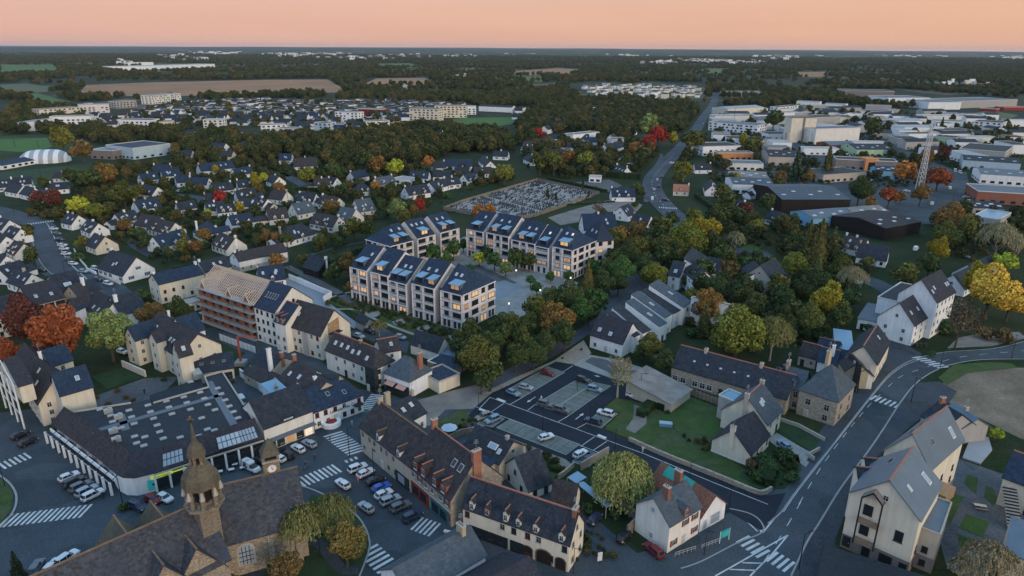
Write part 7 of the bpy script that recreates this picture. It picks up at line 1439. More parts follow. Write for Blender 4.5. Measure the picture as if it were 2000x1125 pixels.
small('crane_base', 'red crane stub with concrete foot beside the street hoarding', 'crane base', 471, 712, [('mast', lambda k, p: k.beam((p.x, p.y, 0), (p.x, p.y, 9), .5, 'metal_red')), ('jib', lambda k, p: k.beam((p.x, p.y, 9), (p.x + 5, p.y + 1, 8.4), .3, 'metal_red')), ('foot', lambda k, p: k.box((p.x, p.y, .6), (3, 3, 1.2), 'concrete'))])
small('greenhouse', 'small glass cold frame on the lawn by the gravel patch', 'cold frame', 1300, 832, [('frame', lambda k, p: k.box((p.x, p.y, .5), (3.2, 1.6, .8), 'zinc_light', -.2)), ('pane', lambda k, p: k.box((p.x, p.y, .95), (3.0, 1.4, .1), 'glass_pale', -.2))])
small('outdoor_stair', 'long grey outdoor stair with dark treads at the yellow house', 'stair', 1968, 1010, [('stringer', lambda k, p: k.beam((p.x - 2, p.y - 5, .2), (p.x + 1, p.y + 2.6, 4.6), 2.4, 'concrete', .2))] + [('tread', (lambda t: lambda k, p: k.box((p.x - 2 + 3 * t, p.y - 5 + 7.6 * t, .5 + 4.4 * t), (2.4, .35, .12), 'metal_dark', -.35))(t / 13)) for t in range(14)])
small('cafe_terrace', 'café terrace furniture with open parasol arm before the shopping hall', 'terrace furniture', 447, 925, [('table', (lambda i: lambda k, p: (k.box((p.x + (i % 4) * 2.2 - 4, p.y + (i // 4) * 2.0 + (i % 4) * .8 - 1, .75), (1.2, .8, .08), 'canvas', .4), k.box((p.x + (i % 4) * 2.2 - 4, p.y + (i // 4) * 2.0 + (i % 4) * .8 - 1, .4), (.2, .2, .7), 'metal_dark')))(i)) for i in range(8)])
small('wheelie_bins', 'dark wheelie bins beside the tall white building', 'bins', 1790, 678, [('bin', (lambda i: lambda k, p: (k.box((p.x + i * 1.3, p.y, .65), (.9, .9, 1.1), 'plastic_dark'), k.box((p.x + i * 1.3, p.y, 1.24), (1, 1, .1), 'metal_dark')))(i)) for i in range(3)])
small('information_signs', 'pair of small white and blue signs on the dark lawn', 'sign', 1171, 1100, [('panel', (lambda i: lambda k, p: k.box((p.x + .2 * i, p.y + i * 1.1, 1.0), (.9, .1, .9), 'frame', .3))(i)) for i in range(2)] + [('post', lambda k, p: k.box((p.x, p.y, .4), (.1, .1, .9), 'metal_dark'))])
small('bench', 'white stone bench ring on the pavement near the teal shop', 'bench', 884, 1045, [('seat', lambda k, p: k.beam((p.x - 1.7, p.y + .6, .5), (p.x + 1.8, p.y - .5, .5), .6, 'frame', .3)), ('base', lambda k, p: k.beam((p.x - 1.4, p.y + .5, .2), (p.x + 1.5, p.y - .4, .2), .4, 'concrete', .36))])
# lattice mast
def mast():
    base = P(1795, 372); ro = base; rt = root('lattice_mast', base, 'tall pale lattice telecom mast with antennas', 'mast'); hh = 42; k = MB()
    c = [(1, 1), (-1, 1), (-1, -1), (1, -1)]
    def at(i, z): r = 1.2 * (1 - z / hh) + .6; return Vector((base.x + c[i][0] * r, base.y + c[i][1] * r, z))
    for i in range(4): k = MB(); k.beam(at(i, 0), at(i, hh), .22, 'frame'); k.obj('leg', rt, ro)
    k = MB(); zs = np.linspace(0, hh, 15)
    for a, b_ in zip(zs, zs[1:]):
        for i in range(4): j = (i + 1) % 4; k.beam(at(i, a), at(j, b_), .13, 'frame'); k.beam(at(i, b_), at(j, b_), .13, 'frame')
    k.obj('lattice', rt, ro)
    k = MB()
    for z in (hh, hh - 6, hh - 9):
        for i in range(6): a = i * 1.05; k.box((base.x + 1.6 * math.cos(a), base.y + 1.6 * math.sin(a), z), (.5, .5, 2.2), 'frame', a)
    k.obj('antennas', rt, ro)
mast()
# lamps
def make_lamp():
    r = link('street_lamp', None, None, (0, 0, 0)); k = MB(); k.cyl((0, 0, 0), (0, 0, 7), .10, .06, 'metal_dark', 6); k.obj('pole', r, (0, 0, 0)); k = MB(); k.beam((0, 0, 6.8), (0, -1.2, 7.2), .07, 'metal_dark'); k.obj('arm', r, (0, 0, 0)); k = MB(); k.box((0, -1.3, 7.15), (.35, .8, .14), 'metal_dark'); k.box((0, -1.3, 7.06), (.25, .6, .06), 'canvas'); k.obj('lamp_head', r, (0, 0, 0)); return r
def make_glow():
    r = link('garden_lamp', None, None, (0, 0, 0)); k = MB(); k.cyl((0, 0, 0), (0, 0, 3.4), .07, .05, 'metal_dark', 6); k.obj('pole', r, (0, 0, 0)); k = MB(); k.cyl((0, 0, 3.4), (0, 0, 3.9), .22, .3, 'lamp_glow', 8); k.obj('lamp_glass', r, (0, 0, 0)); return r
LP, GP = make_lamp(), make_glow(); fl = [True, True]
for (x, y, t, s_, rz) in ((1779, 787, 0, 1.1, 0), (1560, 1112, 0, 1.1, 2), (1975, 700, 0, 1, 2.6), (1835, 722, 0, 1, .5), (1250, 772, 0, .95, 1), (1127, 762, 0, .9, .4), (1060, 843, 0, 1.0, .3), (1152, 832, 0, .9, .2), (935, 810, 0, .9, 2), (1201, 877, 0, .8, 0), (1345, 952, 0, .9, 2), (1424, 990, 0, .7, 1), (683, 893, 0, 1.1, 2), (731, 935, 0, 1.1, .5), (626, 1090, 0, .8, 1), (240, 985, 0, 1.0, 1.5), (10, 950, 0, .9, 2), (127, 535, 0, .9, 1), (28, 422, 0, .9, 0), (565, 525, 0, 1.1, 1), (683, 520, 0, 1.1, 0), (1384, 650, 0, .8, 0), (1290, 420, 0, 1.0, 1), (1285, 403, 0, 1.0, 2), (888, 345, 0, 1.1, 0), (1470, 500, 0, .9, 0), (1745, 440, 0, 1.1, 1), (1600, 790 - 100, 0, .8, 1), (501, 690, 0, .9, 1), (640, 655, 0, .8, 0), (722, 690, 0, .8, 0), (1375, 1085, 0, .8, 1), (1860, 395, 0, 1.1, 1), (1120, 1120, 0, .8, 1), (395, 290, 0, 1.6, 0), (278, 278, 0, 1.7, 0), (30, 288, 0, 2.0, 0), (78, 300, 0, 1.6, 0), (80, 345, 0, 1.3, 0), (1433, 240, 0, 2.6, 0), (1476, 247, 0, 2.6, 0),
                          (1055, 585, 1, 1, 0), (958, 507, 1, 1, 0), (1066, 530, 1, 1, 0), (994, 612, 1, 1, 0), (1114, 560, 1, 1, 0), (1008, 570 - 25, 1, 1, 0)):
    src = (LP, GP)[t]; p = P(x, y)
    if fl[t]: src.location = p; src.rotation_euler = (0, 0, rz); src.scale = (s_,) * 3; fl[t] = False; o = src
    else: o = copy_tree(src, p, rz, (s_,) * 3)
    tag(o, 'dark pole street lamp with flat head' if t == 0 else 'small glowing garden lamp on a thin pole', 'street lamp' if t == 0 else 'garden lamp', None, ('lamp',))
# people, one skinned body shared
def person_mesh():
    vs = [(0, 0, .95), (0, 0, 1.2), (0, .01, 1.42), (0, .01, 1.52), (0, .02, 1.66), (-.10, 0, .9), (-.11, -.12, .5), (-.11, -.02, .06), (-.11, -.16, .03), (.10, 0, .9), (.11, .10, .5), (.11, .16, .06), (.11, .03, .03), (-.2, 0, 1.40), (-.25, .06, 1.14), (-.24, -.08, .92), (.2, 0, 1.40), (.25, -.06, 1.14), (.24, -.16, .95)]
    es = [(0, 1), (1, 2), (2, 3), (3, 4), (0, 5), (5, 6), (6, 7), (7, 8), (0, 9), (9, 10), (10, 11), (11, 12), (2, 13), (13, 14), (14, 15), (2, 16), (16, 17), (17, 18)]
    rd = [.15, .15, .15, .06, .12, .1, .07, .05, .04, .1, .07, .05, .04, .07, .05, .035, .07, .05, .035]
    me = bpy.data.meshes.new('body'); me.from_pydata(vs, es, []); o = link('body', me); m = o.modifiers.new('s', 'SKIN'); s2 = o.modifiers.new('u', 'SUBSURF'); s2.levels = 1
    for i, r in enumerate(rd): me.skin_vertices[0].data[i].radius = (r, r)
    me.skin_vertices[0].data[0].use_root = True
    dg = bpy.context.evaluated_depsgraph_get(); out = bpy.data.meshes.new_from_object(o.evaluated_get(dg)); bpy.data.objects.remove(o); return out
PM = person_mesh()
for m_ in ('cloth_dark', 'cloth_pink', 'cloth_pale'):
    c = PM.copy(); c.materials.clear(); c.materials.append(M(m_)); c.materials.append(M('skin')); c.materials.append(M('hair'))
    for f in c.polygons:
        z = f.center.z; f.material_index = 2 if z > 1.66 else (1 if z > 1.5 or (z < 1.0 and abs(f.center.x) > .2) else 0)
    CARP['p' + m_] = c
for (x, y, m_, rz, lab) in ((700, 944, 'cloth_pink', 1, 'person in a bright pink top walking behind the parked cars'), (645, 862, 'cloth_dark', 2, 'person in dark clothes waiting at the wide zebra crossing'), (615, 900, 'cloth_dark', 0, 'person in dark clothes walking across the square'), (283, 770, 'cloth_dark', 1, 'person in black on the plaza paving'), (735, 757, 'cloth_dark', 2, 'person in dark coat at the green corner shop'), (1255, 884, 'cloth_pale', 0, 'person in pale clothes walking along the parking road'), (1057, 790 - 6, 'cloth_pale', 1, 'person standing beside the small no-entry sign'), (688, 832, 'cloth_pale', 1, 'person in white near the restaurant corner'), (202, 974, 'cloth_dark', 1, 'person in black standing by the arcade columns')):
    p = P(x, y); o = link('person', CARP['p' + m_], None, (p.x, p.y, .05), rz); tag(o, lab, 'person')
# cyclist on the square
p = P(598, 916); rt = root('bicycle', (p.x, p.y, .05), 'bicycle with a rider crossing the open square', 'bicycle', rz=1.1)
for x in (-.52, .52):
    k = MB(); 
    for i in range(14): a, b_ = 2 * math.pi * i / 14, 2 * math.pi * (i + 1) / 14; k.beam((x + .34 * math.cos(a), 0, .36 + .34 * math.sin(a)), (x + .34 * math.cos(b_), 0, .36 + .34 * math.sin(b_)), .05, 'rubber')
    k.obj('wheel', rt, (0, 0, 0))
k = MB(); [k.beam(a, b_, .05, 'metal_light') for a, b_ in (((-.52, 0, .36), (-.1, 0, .36)), ((-.1, 0, .36), (.35, 0, .85)), ((-.2, 0, .85), (.35, 0, .85)), ((-.1, 0, .36), (-.22, 0, .95)), ((.52, 0, .36), (.35, 0, 1.0)))]; k.obj('frame', rt, (0, 0, 0)); k = MB(); k.box((-.22, 0, .98), (.25, .14, .06), 'plastic_dark'); k.obj('saddle', rt, (0, 0, 0))
o = link('person', CARP['pcloth_dark'], None, (p.x, p.y, .35), 2.6); tag(o, 'rider in dark clothes on the bicycle in the square', 'person')

# ------------------------------------------------------------------ vehicles
CT = """684 920 712 909 w s front-left in the angled row|700 931 727 918 w h second in the angled row|720 944 746 934 k h beside the blue car|728 959 760 946 b h in the angled row|733 973 765 958 w h next below the blue car|744 985 780 970 s s in the middle of the angled row|763 998 800 982 g s in the angled row|787 1018 822 1000 n s alone at the end of the angled row|683 955 657 937 w h driving on the open square|731 1003 700 981 s h driving past the churchyard trees|573 896 549 881 k s in the row behind the clock turret|595 884 570 869 w h in the row behind the clock turret|617 873 592 861 s h nearest the wide zebra crossing|557 901 530 890 w h half hidden by the clock turret|478 907 503 920 w v beside the café terrace|500 897 522 905 k h behind the white van
119 938 150 925 w h first in the row by the arcade|125 951 163 933 k s second in the row by the arcade|137 960 178 941 g s third in the row by the arcade|150 969 188 950 s s with pale roof in the arcade row|160 978 202 957 w s last in the row by the arcade|23 857 55 843 k h upper one by the left picture edge|36 872 72 856 k h lower one by the left picture edge|310 967 334 979 w h behind the church chapels|287 970 310 982 r h with red tail lights behind the chapels|255 984 282 994 n s next to the yellow green bush|65 1118 76 1100 g h half hidden at the bottom left|95 1114 108 1100 w h half hidden behind the church roof|120 1098 140 1084 w s near the church roof edge
1058 726 1082 732 r h on the top parking bay|1016 754 1038 759 s h alone mid-way along the parking strip|989 762 1015 773 l h by the raised planter|1126 739 1151 746 k s at the top of the middle bays|1146 757 1176 764 l s upper right of the middle bays|1051 786 1079 793 g s beside the no-entry sign|1083 797 1111 804 g s lower end of the middle bays|1198 811 1168 803 w s beside the round lawn|1173 827 1145 819 n s under the parking lamp|1053 858 1079 850 w h alone on the long lower bays|1121 894 1145 880 w h beside the willow wall|1140 903 1163 889 n h against the willow wall|956 810 933 818 t s on the paved pad|974 815 950 825 l s on the paved pad|1226 770 1248 774 w h beside the corrugated shed
691 653 712 660 s h behind the brown roofed street house|712 645 732 651 k s near the small garage|772 655 793 662 s h behind the long barn|1153 1023 1168 1006 n h upper one on the gravel drive|1208 1060 1228 1038 k h middle one on the gravel drive|1292 1088 1262 1063 r s at the foot of the rendered gable|1542 878 1521 861 l h on the concrete drive|467 778 480 795 w v in the yard by the shopping hall|230 684 248 690 w h under the pale green tree|1539 716 1520 722 k h behind the old school
97 447 113 447 w h first in the avenue row|103 457 119 457 g h second in the avenue row|108 469 124 469 k h third in the avenue row|114 479 130 479 w h fourth in the avenue row|117 486 133 486 w h fifth in the avenue row|121 496 137 496 w h sixth in the avenue row|128 506 144 506 g h seventh in the avenue row|134 514 152 516 w h eighth in the avenue row|155 529 171 531 s h driving down the avenue|54 418 70 418 w h at the avenue junction|179 523 194 526 w s in the walled bay|203 552 219 556 w s below the scalloped wall|202 535 218 538 s h before the long white house|184 545 198 547 n h by the dark slate roof|75 527 90 529 k h left of the avenue
1282 355 1285 347 w h on the north road|1290 350 1293 343 k h on the north road oncoming|1285 368 1288 361 k h further down the north road|1276 375 1279 366 w h trailing on the north road|1272 397 1276 381 w v blue and white van at the north junction|1292 390 1308 392 k s turning at the north junction|1473 500 1488 504 n s by the roundabout hedge|1480 512 1500 514 w v by the violet roofs|1308 318 1316 318 w h at the far bend|1372 243 1375 240 w h far up the north road|1320 375 1328 375 s h at the small red roof|322 372 332 376 w h in the cul-de-sac|345 373 356 374 w h in the cul-de-sac end|420 400 432 402 k h on the suburb lane
1572 421 1592 421 w v in front of the black timber barn|1588 366 1600 368 w v among the estate parking|1540 367 1552 368 w h among the estate parking|1528 366 1538 368 w h on the estate lane|1560 360 1568 358 g h on the estate kerb|1572 362 1580 362 r h on the estate kerb|1605 374 1618 375 w h estate parking end|1852 374 1858 364 w v on the east estate road|1815 405 1825 393 w v on the bend by the mast|1863 330 1868 338 w v parked by the grey halls|1870 335 1880 340 w v parked by the grey halls too|1880 385 1893 385 w h at the brick warehouse|1888 392 1900 394 w h at the brick warehouse front|1885 378 1898 380 w h at the brick warehouse row|1880 500 1890 502 l h under the olive trees|1785 490 1792 484 w v beside the cream house|1663 552 1680 552 w v on the east side street|1650 585 1665 588 w h behind the yellow tree|1700 355 1706 350 w h at the blue workshop|1762 372 1780 374 w h beside the white marquee|1540 340 1550 342 s h near the conifers|1645 298 1652 300 w h by the green hall|1654 296 1662 298 l h by the green hall side|1648 303 1660 304 w v at the green hall|1690 302 1700 302 w h estate road|1738 268 1745 268 w h estate road upper|1750 282 1760 284 w h estate road bend|1765 274 1775 276 w h before the lettered store|1778 290 1788 292 w v near the mast top|1790 300 1800 302 w h under the mast"""
for ln in CT.split('\n'):
    for it in ln.split('|'):
        q = it.split(' ', 6); car(*[float(v) for v in q[:4]], q[4], q[5], q[6], z=.1)

# ------------------------------------------------------------------ trees
TT = """40 628 46 d|118 655 54 R|212 655 43 L|8 695 32 R|298 618 27 N|352 608 26 g|590 1035 46 W|648 1012 46 W|675 1060 45 Q|562 1112 40 N|35 1118 34 c|572 925 14 N|482 905 10 N
930 695 42 o|985 645 36 g|1008 695 28 g|1030 630 33 g|1085 622 40 n|1112 585 30 g|1148 558 36 C|1078 585 28 g|1135 608 28 G|1178 548 26 g|1062 665 28 g|1103 655 28 g|1022 668 26 o|962 725 24 g|903 705 20 g|895 680 20 g|1213 525 28 G|1165 590 24 G|1200 500 22 g|1190 525 22 o|1045 600 24 o|918 655 27 g|958 668 32 g|1042 692 26 g|1195 470 22 o|1225 492 26 g|1258 512 26 g|1208 548 25 g|1292 440 24 o|1312 425 18 g|1356 428 20 b|1000 640 28 o|1130 578 26 o|1150 610 24 g|940 745 22 g|1160 520 16 G|1330 500 26 o|1360 475 30 b|1300 500 24 g|1260 480 26 o|1410 500 24 g|1370 530 24 g|1330 600 16 g|1250 690 14 g|1460 520 20 g|1480 590 26 g|1400 560 26 g|1560 560 26 k|1590 540 30 g|1640 520 26 o|1700 640 14 s|1520 630 26 g|1480 640 20 g
845 492 19 G|886 488 18 G|872 505 13 G|905 478 12 G|936 502 15 l|932 478 13 G|966 508 17 G|988 522 15 L|1010 505 19 g|1032 510 16 g|1036 545 12 G|1075 540 11 G|1108 540 11 G|1048 562 13 G|912 524 16 G|1003 490 14 g|950 492 14 g|1085 570 9 s|640 592 8 s|765 610 9 s
1277 532 29 b|1340 462 37 b|1378 452 34 y|1320 492 28 g|1298 482 30 o|1212 458 24 n|1248 455 24 N|1238 486 26 o|1437 470 20 B|1395 482 28 k|1360 500 24 k|1270 465 22 g|1425 530 24 N|1442 585 36 k|1470 610 30 k|1382 600 32 n|1440 652 52 b|1510 655 42 W|1535 572 24 C|1275 672 30 o|1300 705 25 g|1208 735 36 t|1553 512 30 b|1600 488 40 C|1630 468 24 C|1580 470 28 C|1618 585 38 y|1665 545 28 B|1770 540 24 o|1560 645 20 s|1598 655 18 s|1545 610 24 k|1640 620 22 g|1860 428 34 n|1848 462 26 o|1830 488 25 y|1815 520 22 g|1890 450 24 o|1952 462 38 B|1985 478 30 B|1962 512 24 l|1935 572 42 Y|1975 585 36 Y|1905 548 34 y|1878 625 46 T|1850 640 22 s|1960 655 22 S|1925 650 20 S|1820 690 10 s|1935 1100 52 B|1880 1112 24 B|1945 848 14 l|1500 905 26 s|1535 885 22 s|1480 930 20 s|1545 930 18 s|1465 905 14 S|1388 870 10 s|1218 925 52 w|1148 988 13 s|1203 1002 15 s|1300 1070 6 s|1500 730 20 s|1370 745 15 s|1345 740 12 s|1260 905 0.5 s
770 330 17 l|835 318 13 O|600 338 21 b|652 330 20 g|735 322 20 n|712 312 18 g|776 408 20 L|790 425 16 o|820 403 14 r|808 412 11 N|735 362 12 O|745 350 9 N|935 415 17 O|955 410 13 O|985 335 21 b|690 440 24 o|715 448 18 g|683 512 28 n|690 555 20 n|652 528 22 g|645 402 14 n|538 462 15 n|542 508 16 n|590 505 14 o|620 470 12 o|1055 312 24 o|1082 318 20 o|1110 308 16 n|1145 308 20 b|1052 258 13 r|1286 265 17 r|1267 276 16 r|1315 268 15 y|1350 272 22 o|1335 330 20 b|1452 275 14 y|1470 280 18 o|1240 288 20 n|1255 300 16 g|1225 310 14 g|1268 245 20 L|1150 380 7 p|1138 363 8 p|1070 378 10 p|1086 383 8 p|1170 408 17 T|1178 412 10 g|1557 322 24 c|1618 318 22 C|1768 335 21 O|1835 342 24 R|1800 378 20 n|1680 370 26 g|1738 382 18 R|1760 385 12 n|1845 300 14 d|1810 310 18 n|1705 250 20 g|1512 235 18 g|1840 243 10 c|1525 345 14 n|1580 345 12 n|1560 205 6 l|185 407 18 b|150 398 21 l|240 375 27 o|268 370 16 o|212 340 22 n|170 345 24 g|140 342 20 g|85 355 14 g|120 270 24 b|160 292 22 N|75 385 16 d|105 390 18 d|60 500 16 g|40 480 14 g|50 455 14 o|160 470 15 o|150 500 14 s|240 440 16 N|270 455 18 s|285 470 16 g|330 430 12 p|312 424 12 p|420 330 10 y|430 385 14 r|415 390 8 y|405 415 9 l|467 405 13 y|395 455 17 n|360 470 16 C|380 480 14 n|470 485 12 s|230 520 9 s|275 575 20 s|560 465 14 g|240 540 12 s|120 590 10 s|1400 620 18 s|1350 650 14 s|1700 400 14 n|1480 440 16 b|1500 395 18 g|1420 400 24 g|1400 420 22 g|1440 420 16 g|1460 405 18 d|1410 375 16 o|1240 400 9 s|1245 370 12 o|1250 375 10 g|1430 345 12 o|1440 350 10 y|1325 345 16 o|515 345 12 l|545 365 12 n|500 355 14 y|370 360 10 g|890 455 0.6 s|740 640 15 W|725 670 6 s|430 620 6 s|420 700 5 s|455 745 5 s|245 730 5 s|190 775 6 S|210 790 7 S|230 762 7 S|245 775 7 S|258 780 6 S|390 850 0.5 s|1280 940 0.5 s|320 740 8 s|105 835 13 s|240 990 13 s|1130 1070 7 s|1150 1000 12 s"""
for ln in TT.split('\n'):
    for it in ln.split('|'):
        q = it.split()
        if float(q[2]) > 3: tree(float(q[0]), float(q[1]), float(q[2]), q[3])
r5 = random.Random(77)
def free(x, y, c=2.0): return not any((x - a) ** 2 + (y - b) ** 2 < (r + c) ** 2 for a, b, r in PLACED)
# woods, nearest trunks as single trees, the rest instanced as one mass
WOODS = [([(340, 330), (350, 285), (420, 262), (500, 278), (560, 270), (640, 268), (700, 262), (760, 258), (830, 250), (900, 256), (960, 262), (1005, 275), (1000, 300), (950, 300), (880, 300), (830, 318), (760, 318), (700, 330), (640, 322), (560, 300), (500, 315), (430, 312), (380, 318)], 9.5, 5.6, 'gogoknb'),
         ([(1010, 245), (1040, 215), (1110, 200), (1180, 195), (1260, 200), (1340, 205), (1370, 215), (1355, 250), (1320, 262), (1250, 262), (1215, 275), (1120, 258), (1060, 262), (1040, 285), (1012, 285)], 11, 5.2, 'gokgn'),
         ([(0, 240), (30, 208), (80, 205), (150, 215), (185, 250), (230, 262), (330, 258), (460, 265), (400, 280), (270, 282), (200, 282), (120, 262), (60, 262), (0, 262)], 11, 5.2, 'goknb'),
         ([(700, 195), (860, 188), (1000, 185), (1110, 180), (1140, 196), (1040, 208), (940, 212), (900, 200), (800, 202)], 13, 6, 'gok'),
         ([(1410, 205), (1500, 195), (1640, 190), (1700, 205), (1800, 212), (1700, 212), (1560, 202), (1480, 212), (1440, 215)], 13, 6, 'gno'),
         ([(1880, 268), (1960, 268), (2000, 285), (1960, 292), (1900, 280)], 12, 5.5, 'goN'), ([(1300, 295), (1380, 270), (1370, 300), (1330, 330), (1310, 345), (1296, 330)], 9, 4.2, 'gob')]
cand = []
for q, sp, rm, ks in WOODS:
    for (x, y) in scatter(q, sp, r5, 1, 1.0): cand.append((math.hypot(x, y), x, y, rm * r5.uniform(.75, 1.25), r5.choice(ks)))
# garden trees between the houses
GARD = [([(0, 470), (60, 440), (60, 410), (130, 395), (180, 330), (340, 320), (450, 300), (560, 310), (720, 330), (860, 330), (960, 330), (1010, 350), (880, 380), (860, 400), (700, 440), (650, 500), (560, 480), (420, 500), (330, 520), (230, 480), (150, 430), (60, 480), (0, 520)], 10, 3.1, 'gsogsNgk'), ([(1300, 430), (1400, 440), (1530, 430), (1600, 450), (1660, 500), (1700, 530), (1640, 640), (1560, 680), (1420, 700), (1330, 640), (1340, 520)], 11, 4.0, 'gskgCo'),
        ([(200, 250), (330, 205), (620, 200), (900, 205), (905, 225), (700, 250), (520, 250)], 26, 4.4, 'gokg'), ([(1400, 220), (1560, 215), (1800, 225), (1990, 240), (1990, 330), (1850, 350), (1700, 380), (1500, 380), (1400, 400), (1380, 330)], 28, 4.2, 'gonk'), ([(1020, 290), (1200, 270), (1300, 300), (1250, 345), (1100, 350), (1030, 330)], 12, 4.6, 'gokgN'), ([(1800, 400), (1900, 420), (2000, 420), (2000, 500), (1900, 520), (1850, 500)], 14, 4, 'goN')]
for q, sp, rm, ks in GARD:
    for (x, y) in scatter(q, sp, r5, 1, 1.6):
        u, v = proj((x, y, 0)); cand.append((math.hypot(x, y), x, y, rm * r5.uniform(.6, 1.3), r5.choice(ks)))
def onroad(x, y):
    u, v = proj((x, y, 0))
    for pts, w_ in ROADS:
        for a, b_ in zip(pts, pts[1:]):
            d = b_ - a; t = max(0, min(1, ((x - a.x) * d.x + (y - a.y) * d.y) / d.length_squared)); e_ = a + d * t
            if (e_.x - x) ** 2 + (e_.y - y) ** 2 < w_ * w_: return True
    return any(inpoly(u, v, q) for q in NOTREE)
ROADS = [([P(x, y) for x, y in q], w_) for q, w_ in ((NR, 12), ([(560, 345), (545, 338), (575, 352), (600, 370), (585, 385)], 6), ([(1645, 390), (1690, 405), (1740, 415), (1800, 420), (1850, 400), (1870, 360), (1868, 335)], 10), ([(1350, 470), (1385, 490), (1430, 490), (1480, 492), (1510, 520), (1520, 535)], 8), ([(1660, 540), (1700, 548), (1750, 575), (1790, 600)], 8), ([(340, 380), (385, 385), (400, 395), (450, 400)], 5), ([(1490, 230), (1505, 260), (1560, 290), (1640, 330), (1660, 360)], 8), ([(1730, 255), (1745, 285), (1790, 310), (1850, 335)], 8))]
NOTREE = [CEM, [(640, 592), (690, 573), (905, 650), (880, 674), (680, 605)], [(870, 232), (1018, 227), (1015, 242), (895, 253)], [(1070, 425), (1135, 405), (1255, 398), (1245, 415), (1140, 435)], [(684, 450), (900, 420), (1190, 440), (1190, 540), (965, 650), (684, 585)], [(60, 430), (110, 430), (270, 590), (130, 590)], [(1520, 360), (1660, 360), (1660, 425), (1520, 420)]]
cand = [c for c in cand if free(c[1], c[2], 1.0) and not onroad(c[1], c[2])]; cand.sort()
nsing = max(0, 296 - sum(1 for t in TREES if t['category'] == 'tree')); ns2 = 0; rest = []
for d, x, y, r, kk in cand:
    if TK[kk][0] == 'shrub' and ns2 < 120 and d < 520: tree(0, 0, 0, kk, wpos=(x, y), rm=r); ns2 += 1
    elif TK[kk][0] != 'shrub' and nsing > 0: tree(0, 0, 0, kk, wpos=(x, y), rm=r, jit=.12); nsing -= 1
    else: rest.append((x, y, r))
gsh = []
for q, sp, rm, ks in GARD[:2] + GARD[3:]:
    for (x, y) in scatter(q, 6.0, r5, 1, .2):
        if not onroad(x, y): gsh.append((x, y, r5.uniform(.7, 1.9)))
for (x, y) in scatter(GARD[2][0], 21, r5, 1, -5):
    rest.append((x, y, r5.uniform(2.6, 5.2)))
# countryside trees
FIELDS = [[(x, y) for x, y in q] for q in ([(150, 190), (168, 163), (290, 158), (640, 153), (680, 182), (500, 186), (330, 192)], [(0, 127), (105, 127), (122, 143), (0, 147)], [(20, 180), (60, 177), (140, 198), (110, 208)], [(1000, 139), (1090, 132), (1147, 136), (1110, 147), (1010, 148)], [(735, 153), (830, 151), (850, 162), (700, 171)], [(1360, 136), (1440, 133), (1400, 146)], [(1560, 140), (1615, 139), (1610, 151), (1550, 151)], [(1030, 165), (1110, 160), (1115, 168), (1050, 177)], [(960, 150), (1060, 148), (1060, 160)], [(735, 125), (800, 124), (830, 132), (740, 133)], [(205, 140), (300, 125), (425, 124), (420, 136), (290, 140)], [(0, 164), (50, 162), (120, 172), (90, 181), (0, 185)], [(1640, 175), (1760, 175), (2000, 195), (2000, 222), (1640, 200)])]
TP = [[(P(x, y).x, P(x, y).y) for x, y in q] for q in FIELDS + [t[0] for t in TOWN] + [q[0] for q in WOODS[:0]]]
import mathutils
from mathutils import noise as mn
y = 1000.0
while y < 7800:
    sp = 13 + (y - 1000) * .0042; x = -y * .82
    while x < y * .82:
        px, py = x + r5.uniform(-.5, .5) * sp, y + r5.uniform(-.5, .5) * sp
        nv = mn.noise(Vector((px * .0022, py * .0016, 0))) + .6 * mn.noise(Vector((px * .007, py * .005, 3)))
        line = abs(mn.noise(Vector((px * .0035, py * .0035, 9)))) < .05
        if (nv > .10 or line or r5.random() < .05) and py > 1180 - abs(px) * .0 and not any(inpoly(px, py, q) for q in TP):
            u, v = proj((px, py, 0))
            if not (v > 200 and 380 < u < 1010) and not (v > 163 and u > 1110 and v < 195 and u < 1380) and not (v > 192 and u > 1400) and free(px, py, 0) and not onroad(px, py): rest.append((px, py, r5.uniform(4.5, 7.5) * (1 + (y - 1000) * .00008)))
        x += sp
    y += sp * .9
